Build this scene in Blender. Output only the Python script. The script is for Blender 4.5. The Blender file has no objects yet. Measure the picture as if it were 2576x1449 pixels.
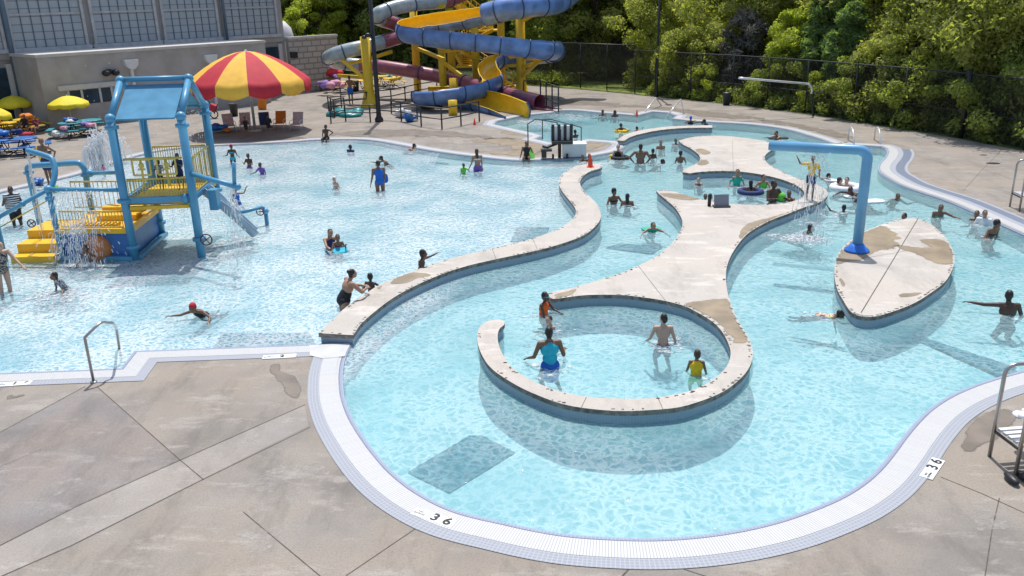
import bpy, bmesh, math, random
from mathutils import Vector, Matrix, geometry, noise
random.seed(7)
R = math.radians
C = bpy.context.scene.collection
sc = bpy.context.scene

# ---------------------------------------------------------------- camera, sky, sun, exposure
PW, PH = 2576.0, 1449.0            # working frame of the photograph
FOC, PITCH, ROLL, EYE = 2120.0, 19.2, -1.4, 6.4
_t, _r = R(PITCH), R(ROLL)
FWD = Vector((0, math.cos(_t), -math.sin(_t)))
_x = Vector((1, 0, 0)); _u = _x.cross(FWD)
RT = _x * math.cos(_r) + _u * math.sin(_r)
UP = -_x * math.sin(_r) + _u * math.cos(_r)
cam_d = bpy.data.cameras.new('camera'); cam = bpy.data.objects.new('camera', cam_d); C.objects.link(cam)
cam_d.sensor_width = 36.0; cam_d.lens = FOC / PW * 36.0
cam_d.clip_start = 0.1; cam_d.clip_end = 3000
m = Matrix((RT, UP, -FWD)).transposed().to_4x4(); m.translation = Vector((0, 0, EYE))
cam.matrix_world = m
sc.camera = cam
SUN_EL, SUN_AZ = 68.5, 0.0         # the sun stands behind the scene, high up
world = bpy.data.worlds.new('World'); sc.world = world; world.use_nodes = True
wn = world.node_tree.nodes; wl = world.node_tree.links
bg = wn['Background']; sky = wn.new('ShaderNodeTexSky'); sky.sky_type = 'NISHITA'; sky.sun_disc = False
sky.sun_elevation = R(SUN_EL); sky.sun_rotation = R(SUN_AZ); sky.air_density = 1.2; sky.dust_density = 2.0
wl.new(sky.outputs[0], bg.inputs[0]); bg.inputs[1].default_value = 0.15
sun_d = bpy.data.lights.new('sun', 'SUN'); sun_d.energy = 4.0; sun_d.angle = R(0.53); sun_d.color = (1.0, 0.965, 0.92)
sun = bpy.data.objects.new('sun', sun_d); C.objects.link(sun)
sdir = Vector((math.sin(R(SUN_AZ)) * math.cos(R(SUN_EL)), math.cos(R(SUN_AZ)) * math.cos(R(SUN_EL)), math.sin(R(SUN_EL))))
sun.rotation_euler = sdir.to_track_quat('Z', 'Y').to_euler()
sc.view_settings.view_transform = 'Standard'; sc.view_settings.look = 'None'
sc.view_settings.exposure = 0.05; sc.view_settings.gamma = 1.0
sc.cycles.max_bounces = 8; sc.cycles.transparent_max_bounces = 24; sc.cycles.diffuse_bounces = 3
sc.cycles.glossy_bounces = 3; sc.cycles.caustics_reflective = False; sc.cycles.caustics_refractive = False
sc.cycles.use_denoising = True

# ---------------------------------------------------------------- placing things
WATER = -0.04
def ray(x, y): return FWD * FOC + RT * (x - PW / 2) - UP * (y - PH / 2)
def G(x, y, z=0.0):                                     # where the sight line meets height z
    d = ray(x, y); return Vector((0, 0, EYE)) + d * ((z - EYE) / d.z)
def at(x, y, Y):                                        # where the sight line meets distance Y
    d = ray(x, y); return Vector((0, 0, EYE)) + d * (Y / d.y)
def onplane(x, y, a, n):
    d = ray(x, y); o = Vector((0, 0, EYE)); return o + d * ((a - o).dot(n) / d.dot(n))
def proj(p):
    v = p - Vector((0, 0, EYE)); z = v.dot(FWD)
    return PW / 2 + FOC * v.dot(RT) / z, PH / 2 - FOC * v.dot(UP) / z
def top(b, ypx):                                        # height above b at which it is seen at ypx
    lo, hi = -3, 25
    for _ in range(40):
        q = (lo + hi) / 2
        if proj(b + Vector((0, 0, q)))[1] > ypx: lo = q
        else: hi = q
    return lo

# ---------------------------------------------------------------- tagging
def link(o, parent=None):
    C.objects.link(o)
    if parent is not None: o.parent = parent
    return o
def tag(o, label, cat, group=None):
    o['label'] = label; o['category'] = cat
    if group: o['group'] = group
    return o
def thing(name, label, cat, loc=(0, 0, 0), rz=0.0, group=None):
    o = bpy.data.objects.new(name, None); o.empty_display_size = .2; C.objects.link(o)
    o.location = loc; o.rotation_euler = (0, 0, rz); return tag(o, label, cat, group)
def struct(o, kind='structure'): o['kind'] = kind; return o
def copy_tree(o, parent=None):
    c = o.copy(); C.objects.link(c)
    if parent is not None: c.parent = parent; 
    for ch in list(KIDS.get(o.name, [])): copy_tree(ch, c)
    return c
KIDS = {}

# ---------------------------------------------------------------- mesh builder
class MB:
    def __init__(s): s.bm = bmesh.new(); s.sm = []
    def quad(s, pts, mi=0, smooth=False):
        f = s.bm.faces.new([s.bm.verts.new(p) for p in pts]); f.material_index = mi; f.smooth = smooth; return f
    def box(s, c, sx, sy, sz, rot=None, mi=0):
        r = bmesh.ops.create_cube(s.bm, size=1.0)['verts']
        M = Matrix.Translation(c) @ (rot.to_4x4() if rot else Matrix()) @ Matrix.Diagonal((sx, sy, sz, 1))
        bmesh.ops.transform(s.bm, matrix=M, verts=r)
        for f in set(f for v in r for f in v.link_faces): f.material_index = mi
        return s
    def bar(s, a, b, w, h, mi=0, up=Vector((0, 0, 1))):
        a, b = Vector(a), Vector(b); d = b - a; L = d.length
        if L < 1e-6: return s
        z = d.normalized(); x = up.cross(z)
        if x.length < 1e-4: x = Vector((1, 0, 0)).cross(z)
        x.normalize(); y = z.cross(x)
        return s.box((a + b) / 2, w, h, L, Matrix((x, y, z)).transposed(), mi)
    def tube(s, pts, rad, seg=10, mi=0, caps=True, closed=False):
        pts = [Vector(p) for p in pts]; n = len(pts)
        rads = rad if isinstance(rad, (list, tuple)) else [rad] * n
        rings = []; prev = None
        for i, p in enumerate(pts):
            if closed: t = pts[(i + 1) % n] - pts[i - 1]
            else: t = pts[min(i + 1, n - 1)] - pts[max(i - 1, 0)]
            if t.length < 1e-9: t = Vector((0, 0, 1))
            t.normalize()
            if prev is None:
                x = t.orthogonal().normalized()
            else:
                x = prev - t * prev.dot(t)
                x = x.normalized() if x.length > 1e-6 else t.orthogonal().normalized()
            prev = x; y = t.cross(x)
            rings.append([s.bm.verts.new(p + (x * math.cos(k * math.tau / seg) + y * math.sin(k * math.tau / seg)) * rads[i]) for k in range(seg)])
        m_ = n if closed else n - 1
        for i in range(m_):
            A, B = rings[i], rings[(i + 1) % n]
            for k in range(seg):
                f = s.bm.faces.new((A[k], A[(k + 1) % seg], B[(k + 1) % seg], B[k])); f.smooth = True; f.material_index = mi
        if caps and not closed:
            f = s.bm.faces.new(list(reversed(rings[0]))); f.material_index = mi
            f = s.bm.faces.new(rings[-1]); f.material_index = mi
        return s
    def lathe(s, prof, c=(0, 0, 0), seg=24, mi=0, smooth=True, M=None):
        c = Vector(c); rings = []
        for r_, z in prof:
            if r_ < 1e-5: rings.append([s.bm.verts.new(c + Vector((0, 0, z)))])
            else: rings.append([s.bm.verts.new(c + Vector((r_ * math.cos(k * math.tau / seg), r_ * math.sin(k * math.tau / seg), z))) for k in range(seg)])
        for A, B in zip(rings, rings[1:]):
            for k in range(seg):
                k2 = (k + 1) % seg
                vs = ([A[k], A[k2]] if len(A) > 1 else [A[0]]) + ([B[k2], B[k]] if len(B) > 1 else [B[0]])
                if len(vs) >= 3:
                    f = s.bm.faces.new(vs); f.smooth = smooth; f.material_index = mi
        if M is not None: bmesh.ops.transform(s.bm, matrix=M, verts=[v for r_ in rings for v in r_])
        return s
    def ball(s, c, rx, ry=None, rz=None, sub=2, mi=0, rot=None):
        r = bmesh.ops.create_icosphere(s.bm, subdivisions=sub, radius=1.0)['verts']
        M = Matrix.Translation(c) @ (rot.to_4x4() if rot else Matrix()) @ Matrix.Diagonal((rx, ry or rx, rz or rx, 1))
        bmesh.ops.transform(s.bm, matrix=M, verts=r)
        for f in set(f for v in r for f in v.link_faces): f.smooth = True; f.material_index = mi
        return s
    def prism(s, poly, z0, z1, mi=0, top_only=False, mi_side=None):
        poly = [Vector((p[0], p[1])) for p in poly]
        if area(poly) < 0: poly = poly[::-1]
        T = [s.bm.verts.new((p.x, p.y, z1)) for p in poly]
        for t in geometry.tessellate_polygon([[Vector((p.x, p.y, 0)) for p in poly]]):
            try:
                f = s.bm.faces.new([T[i] for i in t]); f.material_index = mi
                f.normal_update()
                if f.normal.z < 0: f.normal_flip()
            except ValueError: pass
        if not top_only:
            B = [s.bm.verts.new((p.x, p.y, z0)) for p in poly]
            n = len(T)
            for i in range(n):
                f = s.bm.faces.new((T[i], B[i], B[(i + 1) % n], T[(i + 1) % n])); f.material_index = mi if mi_side is None else mi_side
            for t in geometry.tessellate_polygon([[Vector((p.x, p.y, 0)) for p in poly]]):
                try:
                    f = s.bm.faces.new([B[i] for i in t]); f.material_index = mi if mi_side is None else mi_side
                    f.normal_update()
                    if f.normal.z > 0: f.normal_flip()
                except ValueError: pass
        return s
    def build(s, name, mat=None, parent=None, fixn=True, bevel=0):
        if bevel:
            try: bmesh.ops.bevel(s.bm, geom=list(s.bm.edges), offset=bevel, segments=1, affect='EDGES', clamp_overlap=True)
            except Exception: pass
        if fixn: bmesh.ops.recalc_face_normals(s.bm, faces=list(s.bm.faces))
        me = bpy.data.meshes.new(name); s.bm.to_mesh(me); s.bm.free()
        for m_ in (mat if isinstance(mat, (list, tuple)) else [mat]):
            if m_: me.materials.append(m_)
        o = bpy.data.objects.new(name, me); C.objects.link(o)
        if parent is not None:
            o.parent = parent
            KIDS.setdefault(parent.name, []).append(o)
        return o
def area(P): return sum(P[i - 1].x * P[i].y - P[i].x * P[i - 1].y for i in range(len(P))) / 2
def crom(P, n=6, closed=False):
    P = [Vector(p) for p in P]
    if len(P) < 3 and not closed: return P
    out = []; N = len(P)
    for i in range(N if closed else N - 1):
        if closed: p0, p1, p2, p3 = P[i - 1], P[i], P[(i + 1) % N], P[(i + 2) % N]
        else: p0, p1, p2, p3 = P[max(i - 1, 0)], P[i], P[i + 1], P[min(i + 2, N - 1)]
        for k in range(n):
            t = k / n
            out.append(0.5 * ((2 * p1) + (p2 - p0) * t + (2 * p0 - 5 * p1 + 4 * p2 - p3) * t * t + (3 * p1 - p0 - 3 * p2 + p3) * t ** 3))
    if not closed: out.append(P[-1])
    return out
def offset(P, d, closed=True):
    """shift a CCW outline outward by d (to the right of travel)"""
    n = len(P); out = []
    for i in range(n):
        if closed: a, b, c = P[i - 1], P[i], P[(i + 1) % n]
        else: a, b, c = P[max(i - 1, 0)], P[i], P[min(i + 1, n - 1)]
        t1 = (b - a); t2 = (c - b)
        if t1.length < 1e-7: t1 = t2
        if t2.length < 1e-7: t2 = t1
        n1 = Vector((t1.y, -t1.x)).normalized(); n2 = Vector((t2.y, -t2.x)).normalized()
        q = n1 + n2
        q = n1 if q.length < 1e-3 else q.normalized()
        k = 1 / max(0.5, q.dot(n1)); out.append(Vector((b.x, b.y)) + q * d * k)
    return out

# ---------------------------------------------------------------- materials
MATS = {}
def nd(t, kind, **kw):
    n = t.nodes.new(kind)
    for k, v in kw.items():
        if k.startswith('i_'): n.inputs[int(k[2:]) if k[2:].isdigit() else k[2:]].default_value = v
        else: setattr(n, k, v)
    return n
def mat(name, col, rough=.5, metal=0.0, var=.12, vscale=3.0, bump=0.0, bscale=20.0, spec=.5, coat=0.0, grime=0.0):
    if name in MATS: return MATS[name]
    m_ = bpy.data.materials.new(name); m_.use_nodes = True; t = m_.node_tree; p = t.nodes['Principled BSDF']
    p.inputs['Roughness'].default_value = rough; p.inputs['Metallic'].default_value = metal
    p.inputs['Specular IOR Level'].default_value = spec; p.inputs['Coat Weight'].default_value = coat
    tc = nd(t, 'ShaderNodeTexCoord'); nz = nd(t, 'ShaderNodeTexNoise'); nz.inputs['Scale'].default_value = vscale; nz.inputs['Detail'].default_value = 5
    t.links.new(tc.outputs['Object'], nz.inputs['Vector'])
    mx = nd(t, 'ShaderNodeMix', data_type='RGBA'); c = (*col, 1)
    lo = tuple(x * (1 - var) for x in col); hi = tuple(min(1, x * (1 + var)) for x in col)
    mx.inputs[6].default_value = (*lo, 1); mx.inputs[7].default_value = (*hi, 1)
    rp = nd(t, 'ShaderNodeMapRange'); rp.inputs[1].default_value = .35; rp.inputs[2].default_value = .65
    t.links.new(nz.outputs[0], rp.inputs[0]); t.links.new(rp.outputs[0], mx.inputs[0])
    outc = mx.outputs[2]
    if grime:
        n2 = nd(t, 'ShaderNodeTexNoise'); n2.inputs['Scale'].default_value = vscale * .4; n2.inputs['Detail'].default_value = 8; n2.inputs['Roughness'].default_value = .7
        t.links.new(tc.outputs['Object'], n2.inputs['Vector'])
        r2 = nd(t, 'ShaderNodeMapRange'); r2.inputs[1].default_value = .55; r2.inputs[2].default_value = .75; r2.inputs[4].default_value = grime
        m2 = nd(t, 'ShaderNodeMix', data_type='RGBA'); m2.inputs[7].default_value = (col[0] * .45, col[1] * .42, col[2] * .38, 1)
        t.links.new(n2.outputs[0], r2.inputs[0]); t.links.new(r2.outputs[0], m2.inputs[0]); t.links.new(outc, m2.inputs[6]); outc = m2.outputs[2]
    t.links.new(outc, p.inputs['Base Color'])
    if bump:
        nb = nd(t, 'ShaderNodeTexNoise'); nb.inputs['Scale'].default_value = bscale; nb.inputs['Detail'].default_value = 4
        t.links.new(tc.outputs['Object'], nb.inputs['Vector'])
        b = nd(t, 'ShaderNodeBump'); b.inputs['Strength'].default_value = bump; b.inputs['Distance'].default_value = .02
        t.links.new(nb.outputs[0], b.inputs['Height']); t.links.new(b.outputs[0], p.inputs['Normal'])
    MATS[name] = m_; return m_
# ================================================================ setting
def pxw(L, z=0.0): return [G(x, y, z).to_2d() for x, y in L]
# water edge of the whole pool, traced round once
run_l = [(-300, 950), (0, 939), (304, 927), (339, 883), (805, 866), (885, 862)]
run_r = [(885, 862), (868, 900), (861, 940), (863, 985), (870, 1015), (886, 1054), (915, 1101), (948, 1145), (986, 1187), (1035, 1227), (1094, 1262), (1148, 1285), (1202, 1300),
         (1261, 1313), (1338, 1330), (1430, 1345), (1542, 1353), (1644, 1355), (1746, 1349), (1848, 1335), (1935, 1316), (2006, 1294), (2078, 1266), (2129, 1241), (2178, 1208), (2216, 1172),
         (2246, 1135), (2272, 1100), (2304, 1062), (2340, 1028), (2388, 997), (2446, 971), (2506, 951), (2576, 932), (2680, 905), (2790, 870), (2850, 810), (2800, 720), (2690, 640), (2576, 591), (2494, 554), (2450, 534),
         (2384, 506), (2317, 484), (2267, 466), (2237, 450), (2214, 434), (2209, 422), (2214, 410), (2226, 397), (2232, 384), (2228, 374)]
run_t = [(2217, 369), (2147, 365), (2094, 362)]
run_f = [(2094, 361), (2064, 350), (2024, 338), (1984, 327), (1944, 320), (1884, 313), (1840, 310), (1799, 308), (1735, 304)]
run_s = [(1692, 299), (1700, 291), (1682, 284), (1642, 281), (1603, 291)]
run_g = [(1603, 291), (1555, 287), (1505, 283), (1450, 278), (1411, 278)]
run_p = [(1386, 284), (1320, 290), (1250, 305), (1243, 313), (1347, 336), (1365, 342), (1347, 350), (1388, 359), (1432, 357), (1479, 350), (1552, 355), (1574, 361)]
run_a = [(1574, 361), (1570, 370), (1552, 380), (1528, 386), (1493, 392), (1450, 398), (1377, 402), (1311, 404), (1271, 402), (1204, 395), (1138, 387), (1071, 377), (1005, 365), (955, 356), (905, 351),
         (838, 351), (781, 353), (733, 357), (633, 362), (547, 366), (450, 373), (370, 386), (280, 412), (200, 438), (100, 462), (0, 485), (-150, 520), (-420, 620), (-560, 760)]
OUT = pxw(run_l) + crom(pxw(run_r), 4)[1:] + pxw(run_t) + crom(pxw(run_f), 3) + pxw(run_s) + crom(pxw(run_g), 3) + pxw(run_p) + crom(pxw(run_a), 4)[1:]
cl = [OUT[0]]
for p in OUT[1:]:
    if (p - cl[-1]).length > .03: cl.append(p)
OUT = cl
if area(OUT) < 0: OUT = OUT[::-1]

# ---- ground and deck with the pool cut out
def holed(name, outer, hole, z, material):
    bm = bmesh.new(); allp = [Vector((p[0], p[1], 0)) for p in outer] + [Vector((p.x, p.y, 0)) for p in hole]
    vs = [bm.verts.new((p.x, p.y, z)) for p in allp]
    for t in geometry.tessellate_polygon([[Vector((p[0], p[1], 0)) for p in outer], [Vector((p.x, p.y, 0)) for p in hole]]):
        f = bm.faces.new([vs[i] for i in t]); f.normal_update()
        if f.normal.z < 0: f.normal_flip()
    me = bpy.data.meshes.new(name); bm.to_mesh(me); bm.free(); me.materials.append(material)
    o = bpy.data.objects.new(name, me); C.objects.link(o); return struct(o)

def concrete_mat(name, base, dark, warm, panel=True):
    m_ = bpy.data.materials.new(name); m_.use_nodes = True; t = m_.node_tree; p = t.nodes['Principled BSDF']; L = t.links.new
    p.inputs['Roughness'].default_value = .88; p.inputs['Specular IOR Level'].default_value = .25
    tc = nd(t, 'ShaderNodeTexCoord'); P = tc.outputs['Object']
    def noise_(sc_, det=5, ro=.6, stretch=None):
        n = nd(t, 'ShaderNodeTexNoise'); n.inputs['Scale'].default_value = sc_; n.inputs['Detail'].default_value = det; n.inputs['Roughness'].default_value = ro
        if stretch:
            mp = nd(t, 'ShaderNodeMapping'); mp.inputs['Scale'].default_value = stretch; mp.inputs['Rotation'].default_value = (0, 0, R(28)); L(P, mp.inputs[0]); L(mp.outputs[0], n.inputs['Vector'])
        else: L(P, n.inputs['Vector'])
        return n.outputs[0]
    def rng(v, a, b, c=0, d=1):
        r_ = nd(t, 'ShaderNodeMapRange'); r_.inputs[1].default_value = a; r_.inputs[2].default_value = b; r_.inputs[3].default_value = c; r_.inputs[4].default_value = d; L(v, r_.inputs[0]); return r_.outputs[0]
    def mix(f, a, b):
        x = nd(t, 'ShaderNodeMix', data_type='RGBA'); L(f, x.inputs[0])
        for i, v in ((6, a), (7, b)):
            if isinstance(v, tuple): x.inputs[i].default_value = (*v, 1)
            else: L(v, x.inputs[i])
        return x.outputs[2]
    c = mix(rng(noise_(.55, 7, .62), .40, .62), base, dark)
    c = mix(rng(noise_(.45, 5, .55), .40, .62, 0, .9), c, warm)
    c = mix(rng(noise_(1.1, 9, .75, (1, .35, 1)), .50, .66, 0, .55), c, tuple(x * .62 for x in dark))
    c = mix(rng(noise_(1.6, 9, .72, (.5, 1.4, 1)), .54, .63, 0, .60), c, tuple(min(1, x * 1.32) for x in base))
    c = mix(rng(noise_(34, 4, .7), .44, .70, 0, .5), c, tuple(x * .72 for x in dark))
    c = mix(rng(noise_(120, 2, .5), .55, .75, 0, .35), c, tuple(x * .5 for x in dark))
    L(c, p.inputs['Base Color'])
    b = nd(t, 'ShaderNodeBump'); b.inputs['Strength'].default_value = .35; b.inputs['Distance'].default_value = .006; L(noise_(60, 5, .7), b.inputs['Height']); L(b.outputs[0], p.inputs['Normal'])
    MATS[name] = m_; return m_
M_deck = concrete_mat('deck_concrete', (.325, .293, .257), (.226, .206, .184), (.335, .285, .232))
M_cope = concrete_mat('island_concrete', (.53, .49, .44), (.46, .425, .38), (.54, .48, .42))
M_grass = mat('grass_ground', (.075, .10, .030), .95, var=.4, vscale=1.5)
# wood floor and grass beyond the fence: one sheet to the horizon
hole2 = offset(OUT, .25)
ground = holed('ground', [(-900, -300), (900, -300), (900, 1500), (-900, 1500)], hole2, -0.012, M_grass)
fence_px = [(1100, 196), (1200, 203), (1321, 215), (1460, 225), (1597, 238), (1647, 243), (1735, 253), (1840, 263), (2024, 287), (2144, 306), (2265, 324), (2417, 350), (2576, 380), (2760, 418), (3000, 470)]
FB = pxw(fence_px)
deck_outer = [(-60, -40), (60, -40)] + [(60, 20)] + [tuple(p) for p in reversed(FB)] + [tuple(G(1050, 190).to_2d()), tuple(G(900, 196).to_2d()), (-45, 90), (-60, 60)]
deck = holed('pool_deck', deck_outer, hole2, 0.0, M_deck)

# ---- pool basin
pool = thing('swimming_pool', 'large free form turquoise leisure pool with white gutter and pale blue tile border', 'pool')
M_plaster = mat('pool_plaster', (.78, .80, .79), .8, var=.05, vscale=.6)
DIVL = [(801, 838), (829, 811), (871, 772), (918, 740), (958, 715), (1038, 682), (1138, 649), (1238, 625), (1321, 605), (1371, 589), (1411, 572), (1435, 555), (1448, 539), (1446, 522), (1431, 502), (1415, 482), (1406, 464), (1408, 449), (1418, 435), (1441, 421), (1468, 414), (1505, 412)]
DIVR = [(1515, 417), (1511, 423), (1483, 432), (1466, 445), (1459, 459), (1465, 475), (1481, 492), (1501, 512), (1511, 535), (1510, 552), (1495, 572), (1468, 592), (1425, 609), (1371, 625), (1305, 640), (1238, 654), (1171, 670), (1105, 692), (1038, 722), (988, 750), (945, 782), (908, 815), (889, 843)]
TOPZ = .2
dl = pxw(DIVL, TOPZ); dr = pxw(DIVR, TOPZ)
mid = [(dl[i] + dr[len(dr) - 1 - min(i, len(dr) - 1)]) / 2 for i in range(len(dl))]
mid = [G(846, 900).to_2d(), G(846, 866).to_2d()] + mid[1:] + [G(1545, 396).to_2d(), G(1560, 372).to_2d(), G(1500, 355).to_2d(), G(1380, 350).to_2d(), G(1300, 330).to_2d(), G(1200, 300).to_2d()]
zero = pxw([(547, 367), (450, 373), (370, 386), (280, 412), (200, 440), (100, 462), (0, 485), (-150, 520), (-420, 620)])
def segd(p, a, b):
    ab = b - a; t = max(0, min(1, (p - a).dot(ab) / max(1e-9, ab.length_squared))); q = a + ab * t
    return (p - q).length, (ab.x * (p.y - a.y) - ab.y * (p.x - a.x))
RIV, ACT = -.72, -.36
def floor_z(p):
    best = 1e9; side = 0
    for a, b in zip(mid, mid[1:]):
        d, s_ = segd(p, a, b)
        if d < best: best = d; side = s_
    sd = best if side > 0 else -best               # left of the wall = activity pool
    dz = min(segd(p, a, b)[0] for a, b in zip(zero, zero[1:]))
    az = max(ACT, -(.06 + dz * .035))
    k = max(0, min(1, (sd + .18) / .36)); k = k * k * (3 - 2 * k)
    f_ = max(0, min(1, (p.y - 12) / 14)); rv = RIV * (1 - f_) + -.36 * f_
    return az * (1 - .35 * f_) * k + rv * (1 - k)
xs = [p.x for p in OUT]; ys = [p.y for p in OUT]
x0, x1, y0, y1 = min(xs) - .3, max(xs) + .3, min(ys) - .3, max(ys) + .3
st = .34; nx = int((x1 - x0) / st) + 2; ny = int((y1 - y0) / st) + 2
bm = bmesh.new(); gv = [[bm.verts.new((x0 + i * st, y0 + j * st, floor_z(Vector((x0 + i * st, y0 + j * st))))) for i in range(nx)] for j in range(ny)]
for j in range(ny - 1):
    for i in range(nx - 1):
        f = bm.faces.new((gv[j][i], gv[j][i + 1], gv[j + 1][i + 1], gv[j + 1][i])); f.smooth = True
me = bpy.data.meshes.new('pool_floor'); bm.to_mesh(me); bm.free(); me.materials.append(M_plaster)
pf = bpy.data.objects.new('pool_floor', me); link(pf, pool)
w = MB(); n = len(OUT)
for i in range(n):
    a, b = OUT[i], OUT[(i + 1) % n]; w.quad([(a.x, a.y, -.008), (b.x, b.y, -.008), (b.x, b.y, -.75), (a.x, a.y, -.75)])
bmesh.ops.remove_doubles(w.bm, verts=w.bm.verts, dist=1e-4)
w.build('pool_wall', M_plaster, pool)

# bands round the edge, with running length in the uv
def tile_mat(name, base, grout, su, sv, rough=.35, mortar=.06, vary=.08, stain=0.0):
    m_ = bpy.data.materials.new(name); m_.use_nodes = True; t = m_.node_tree; p = t.nodes['Principled BSDF']; L = t.links.new
    p.inputs['Roughness'].default_value = rough
    uv = nd(t, 'ShaderNodeUVMap'); br = nd(t, 'ShaderNodeTexBrick'); br.offset = 0
    mp = nd(t, 'ShaderNodeMapping'); mp.inputs['Scale'].default_value = (1 / su, 1 / sv, 1); L(uv.outputs[0], mp.inputs[0]); L(mp.outputs[0], br.inputs['Vector'])
    br.inputs['Scale'].default_value = 1; br.inputs['Brick Width'].default_value = 1; br.inputs['Row Height'].default_value = 1; br.inputs['Mortar Size'].default_value = mortar
    br.inputs['Color1'].default_value = (*base, 1); br.inputs['Color2'].default_value = (*[x * (1 - vary) for x in base], 1); br.inputs['Mortar'].default_value = (*grout, 1)
    c = br.outputs[0]
    if stain:
        tc = nd(t, 'ShaderNodeTexCoord'); n_ = nd(t, 'ShaderNodeTexNoise'); n_.inputs['Scale'].default_value = 1.3; n_.inputs['Detail'].default_value = 8; n_.inputs['Roughness'].default_value = .7; L(tc.outputs['Object'], n_.inputs[0])
        r_ = nd(t, 'ShaderNodeMapRange'); r_.inputs[1].default_value = .55; r_.inputs[2].default_value = .8; r_.inputs[4].default_value = stain; L(n_.outputs[0], r_.inputs[0])
        x = nd(t, 'ShaderNodeMix', data_type='RGBA'); x.inputs[7].default_value = (.55, .45, .25, 1); L(r_.outputs[0], x.inputs[0]); L(c, x.inputs[6]); c = x.outputs[2]
    L(c, p.inputs['Base Color']); MATS[name] = m_; return m_
def band(name, d0, d1, z, material, P=None, closed=True, drop=None):
    P = P or OUT; A = offset(P, d0, closed); B = offset(P, d1, closed); bm = bmesh.new(); uvl = bm.loops.layers.uv.new('UVMap'); s_ = 0; N = len(P)
    for i in range(N if closed else N - 1):
        j = (i + 1) % N; l = (P[j] - P[i]).length
        f = bm.faces.new([bm.verts.new((*A[i], z)), bm.verts.new((*B[i], z)), bm.verts.new((*B[j], z)), bm.verts.new((*A[j], z))])
        for lp, uv in zip(f.loops, ((s_, d0), (s_, d1), (s_ + l, d1), (s_ + l, d0))): lp[uvl].uv = uv
        f.normal_update()
        if f.normal.z < 0: f.normal_flip()
        s_ += l
    if drop is not None:
        for i in range(N):
            j = (i + 1) % N; bm.faces.new([bm.verts.new((*A[i], z)), bm.verts.new((*A[j], z)), bm.verts.new((*A[j], drop)), bm.verts.new((*A[i], drop))])
    me = bpy.data.meshes.new(name); bm.to_mesh(me); bm.free(); me.materials.append(material)
    o = bpy.data.objects.new(name, me); link(o, pool); return o
M_lip = tile_mat('pale_blue_tile', (.25, .29, .40), (.34, .38, .46), .05, .05, .6, .1)
M_grate = tile_mat('white_grate', (.57, .565, .55), (.25, .26, .29), .036, .46, .45, .09, .06, .32)
M_border = tile_mat('light_blue_mosaic', (.295, .312, .352), (.38, .40, .43), .052, .052, .7, .12, .06)
band('pool_lip', -.012, .045, .000, M_lip, drop=-.12)
band('pool_groove', .045, .065, -.004, mat('groove', (.20, .22, .30), .6))
band('pool_kerb', .065, .115, .006, M_grate)
band('gutter_grate', .115, .40, .012, M_grate)
band('tile_border', .40, .60, .009, M_border)

i0 = min(range(len(OUT)), key=lambda i: (OUT[i] - G(2576, 591).to_2d()).length); i1 = min(range(len(OUT)), key=lambda i: (OUT[i] - G(2228, 374).to_2d()).length)
seg_ = OUT[min(i0, i1):max(i0, i1) + 1]
band('slate_border', .60, .90, .007, tile_mat('slate_blue_mosaic', (.16, .195, .275), (.25, .28, .34), .052, .052, .4, .12, .1), P=seg_, closed=False)
band('outer_border', .90, 1.0, .009, M_border, P=seg_, closed=False)
# ---- dark tile fields and lane marks on the floor
def teal_mat():
    m_ = bpy.data.materials.new('teal_mosaic'); m_.use_nodes = True; t = m_.node_tree; p = t.nodes['Principled BSDF']; L = t.links.new
    tc = nd(t, 'ShaderNodeTexCoord'); v = nd(t, 'ShaderNodeTexVoronoi'); v.inputs['Scale'].default_value = 14; L(tc.outputs['Object'], v.inputs['Vector'])
    x = nd(t, 'ShaderNodeMix', data_type='RGBA'); x.inputs[6].default_value = (.015, .08, .12, 1); x.inputs[7].default_value = (.10, .25, .30, 1)
    sp = nd(t, 'ShaderNodeSeparateColor'); L(v.outputs['Color'], sp.inputs[0]); L(sp.outputs[0], x.inputs[0]); L(x.outputs[2], p.inputs['Base Color']); return m_
M_teal = teal_mat()
def floor_patch(px, z, nm='floor_tile_field'):
    z = floor_z(G(px[0][0], px[0][1], z * .8).to_2d()) + .02
    P = [G(x, y, z).to_2d() for x, y in px]; q = MB(); q.prism(P, z - .02, z, top_only=True); return q.build(nm, M_teal, pool)
floor_patch([(1025, 1188), (1130, 1240), (1296, 1138), (1196, 1086)], RIV + .012)
floor_patch([(2292, 850), (2316, 846), (2560, 925), (2530, 950)], RIV + .012)
floor_patch([(1522, 622), (1560, 612), (1668, 620), (1640, 637)], RIV + .012)
floor_patch([(556, 838), (776, 836), (800, 872), (540, 872)], ACT + .012)
floor_patch([(1302, 570), (1382, 572), (1376, 590), (1330, 608), (1284, 606)], ACT + .012)
floor_patch([(1085, 406), (1130, 410), (1128, 414), (1078, 410)], ACT + .012)

q = MB(); q.prism(pxw([(778, 870), (883, 865), (874, 882), (868, 898), (812, 904), (780, 896)]), 0, .0165, top_only=True); o = q.build('junction_tile', mat('plain_white_tile', (.53, .53, .52), .5, var=.08), pool)
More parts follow.
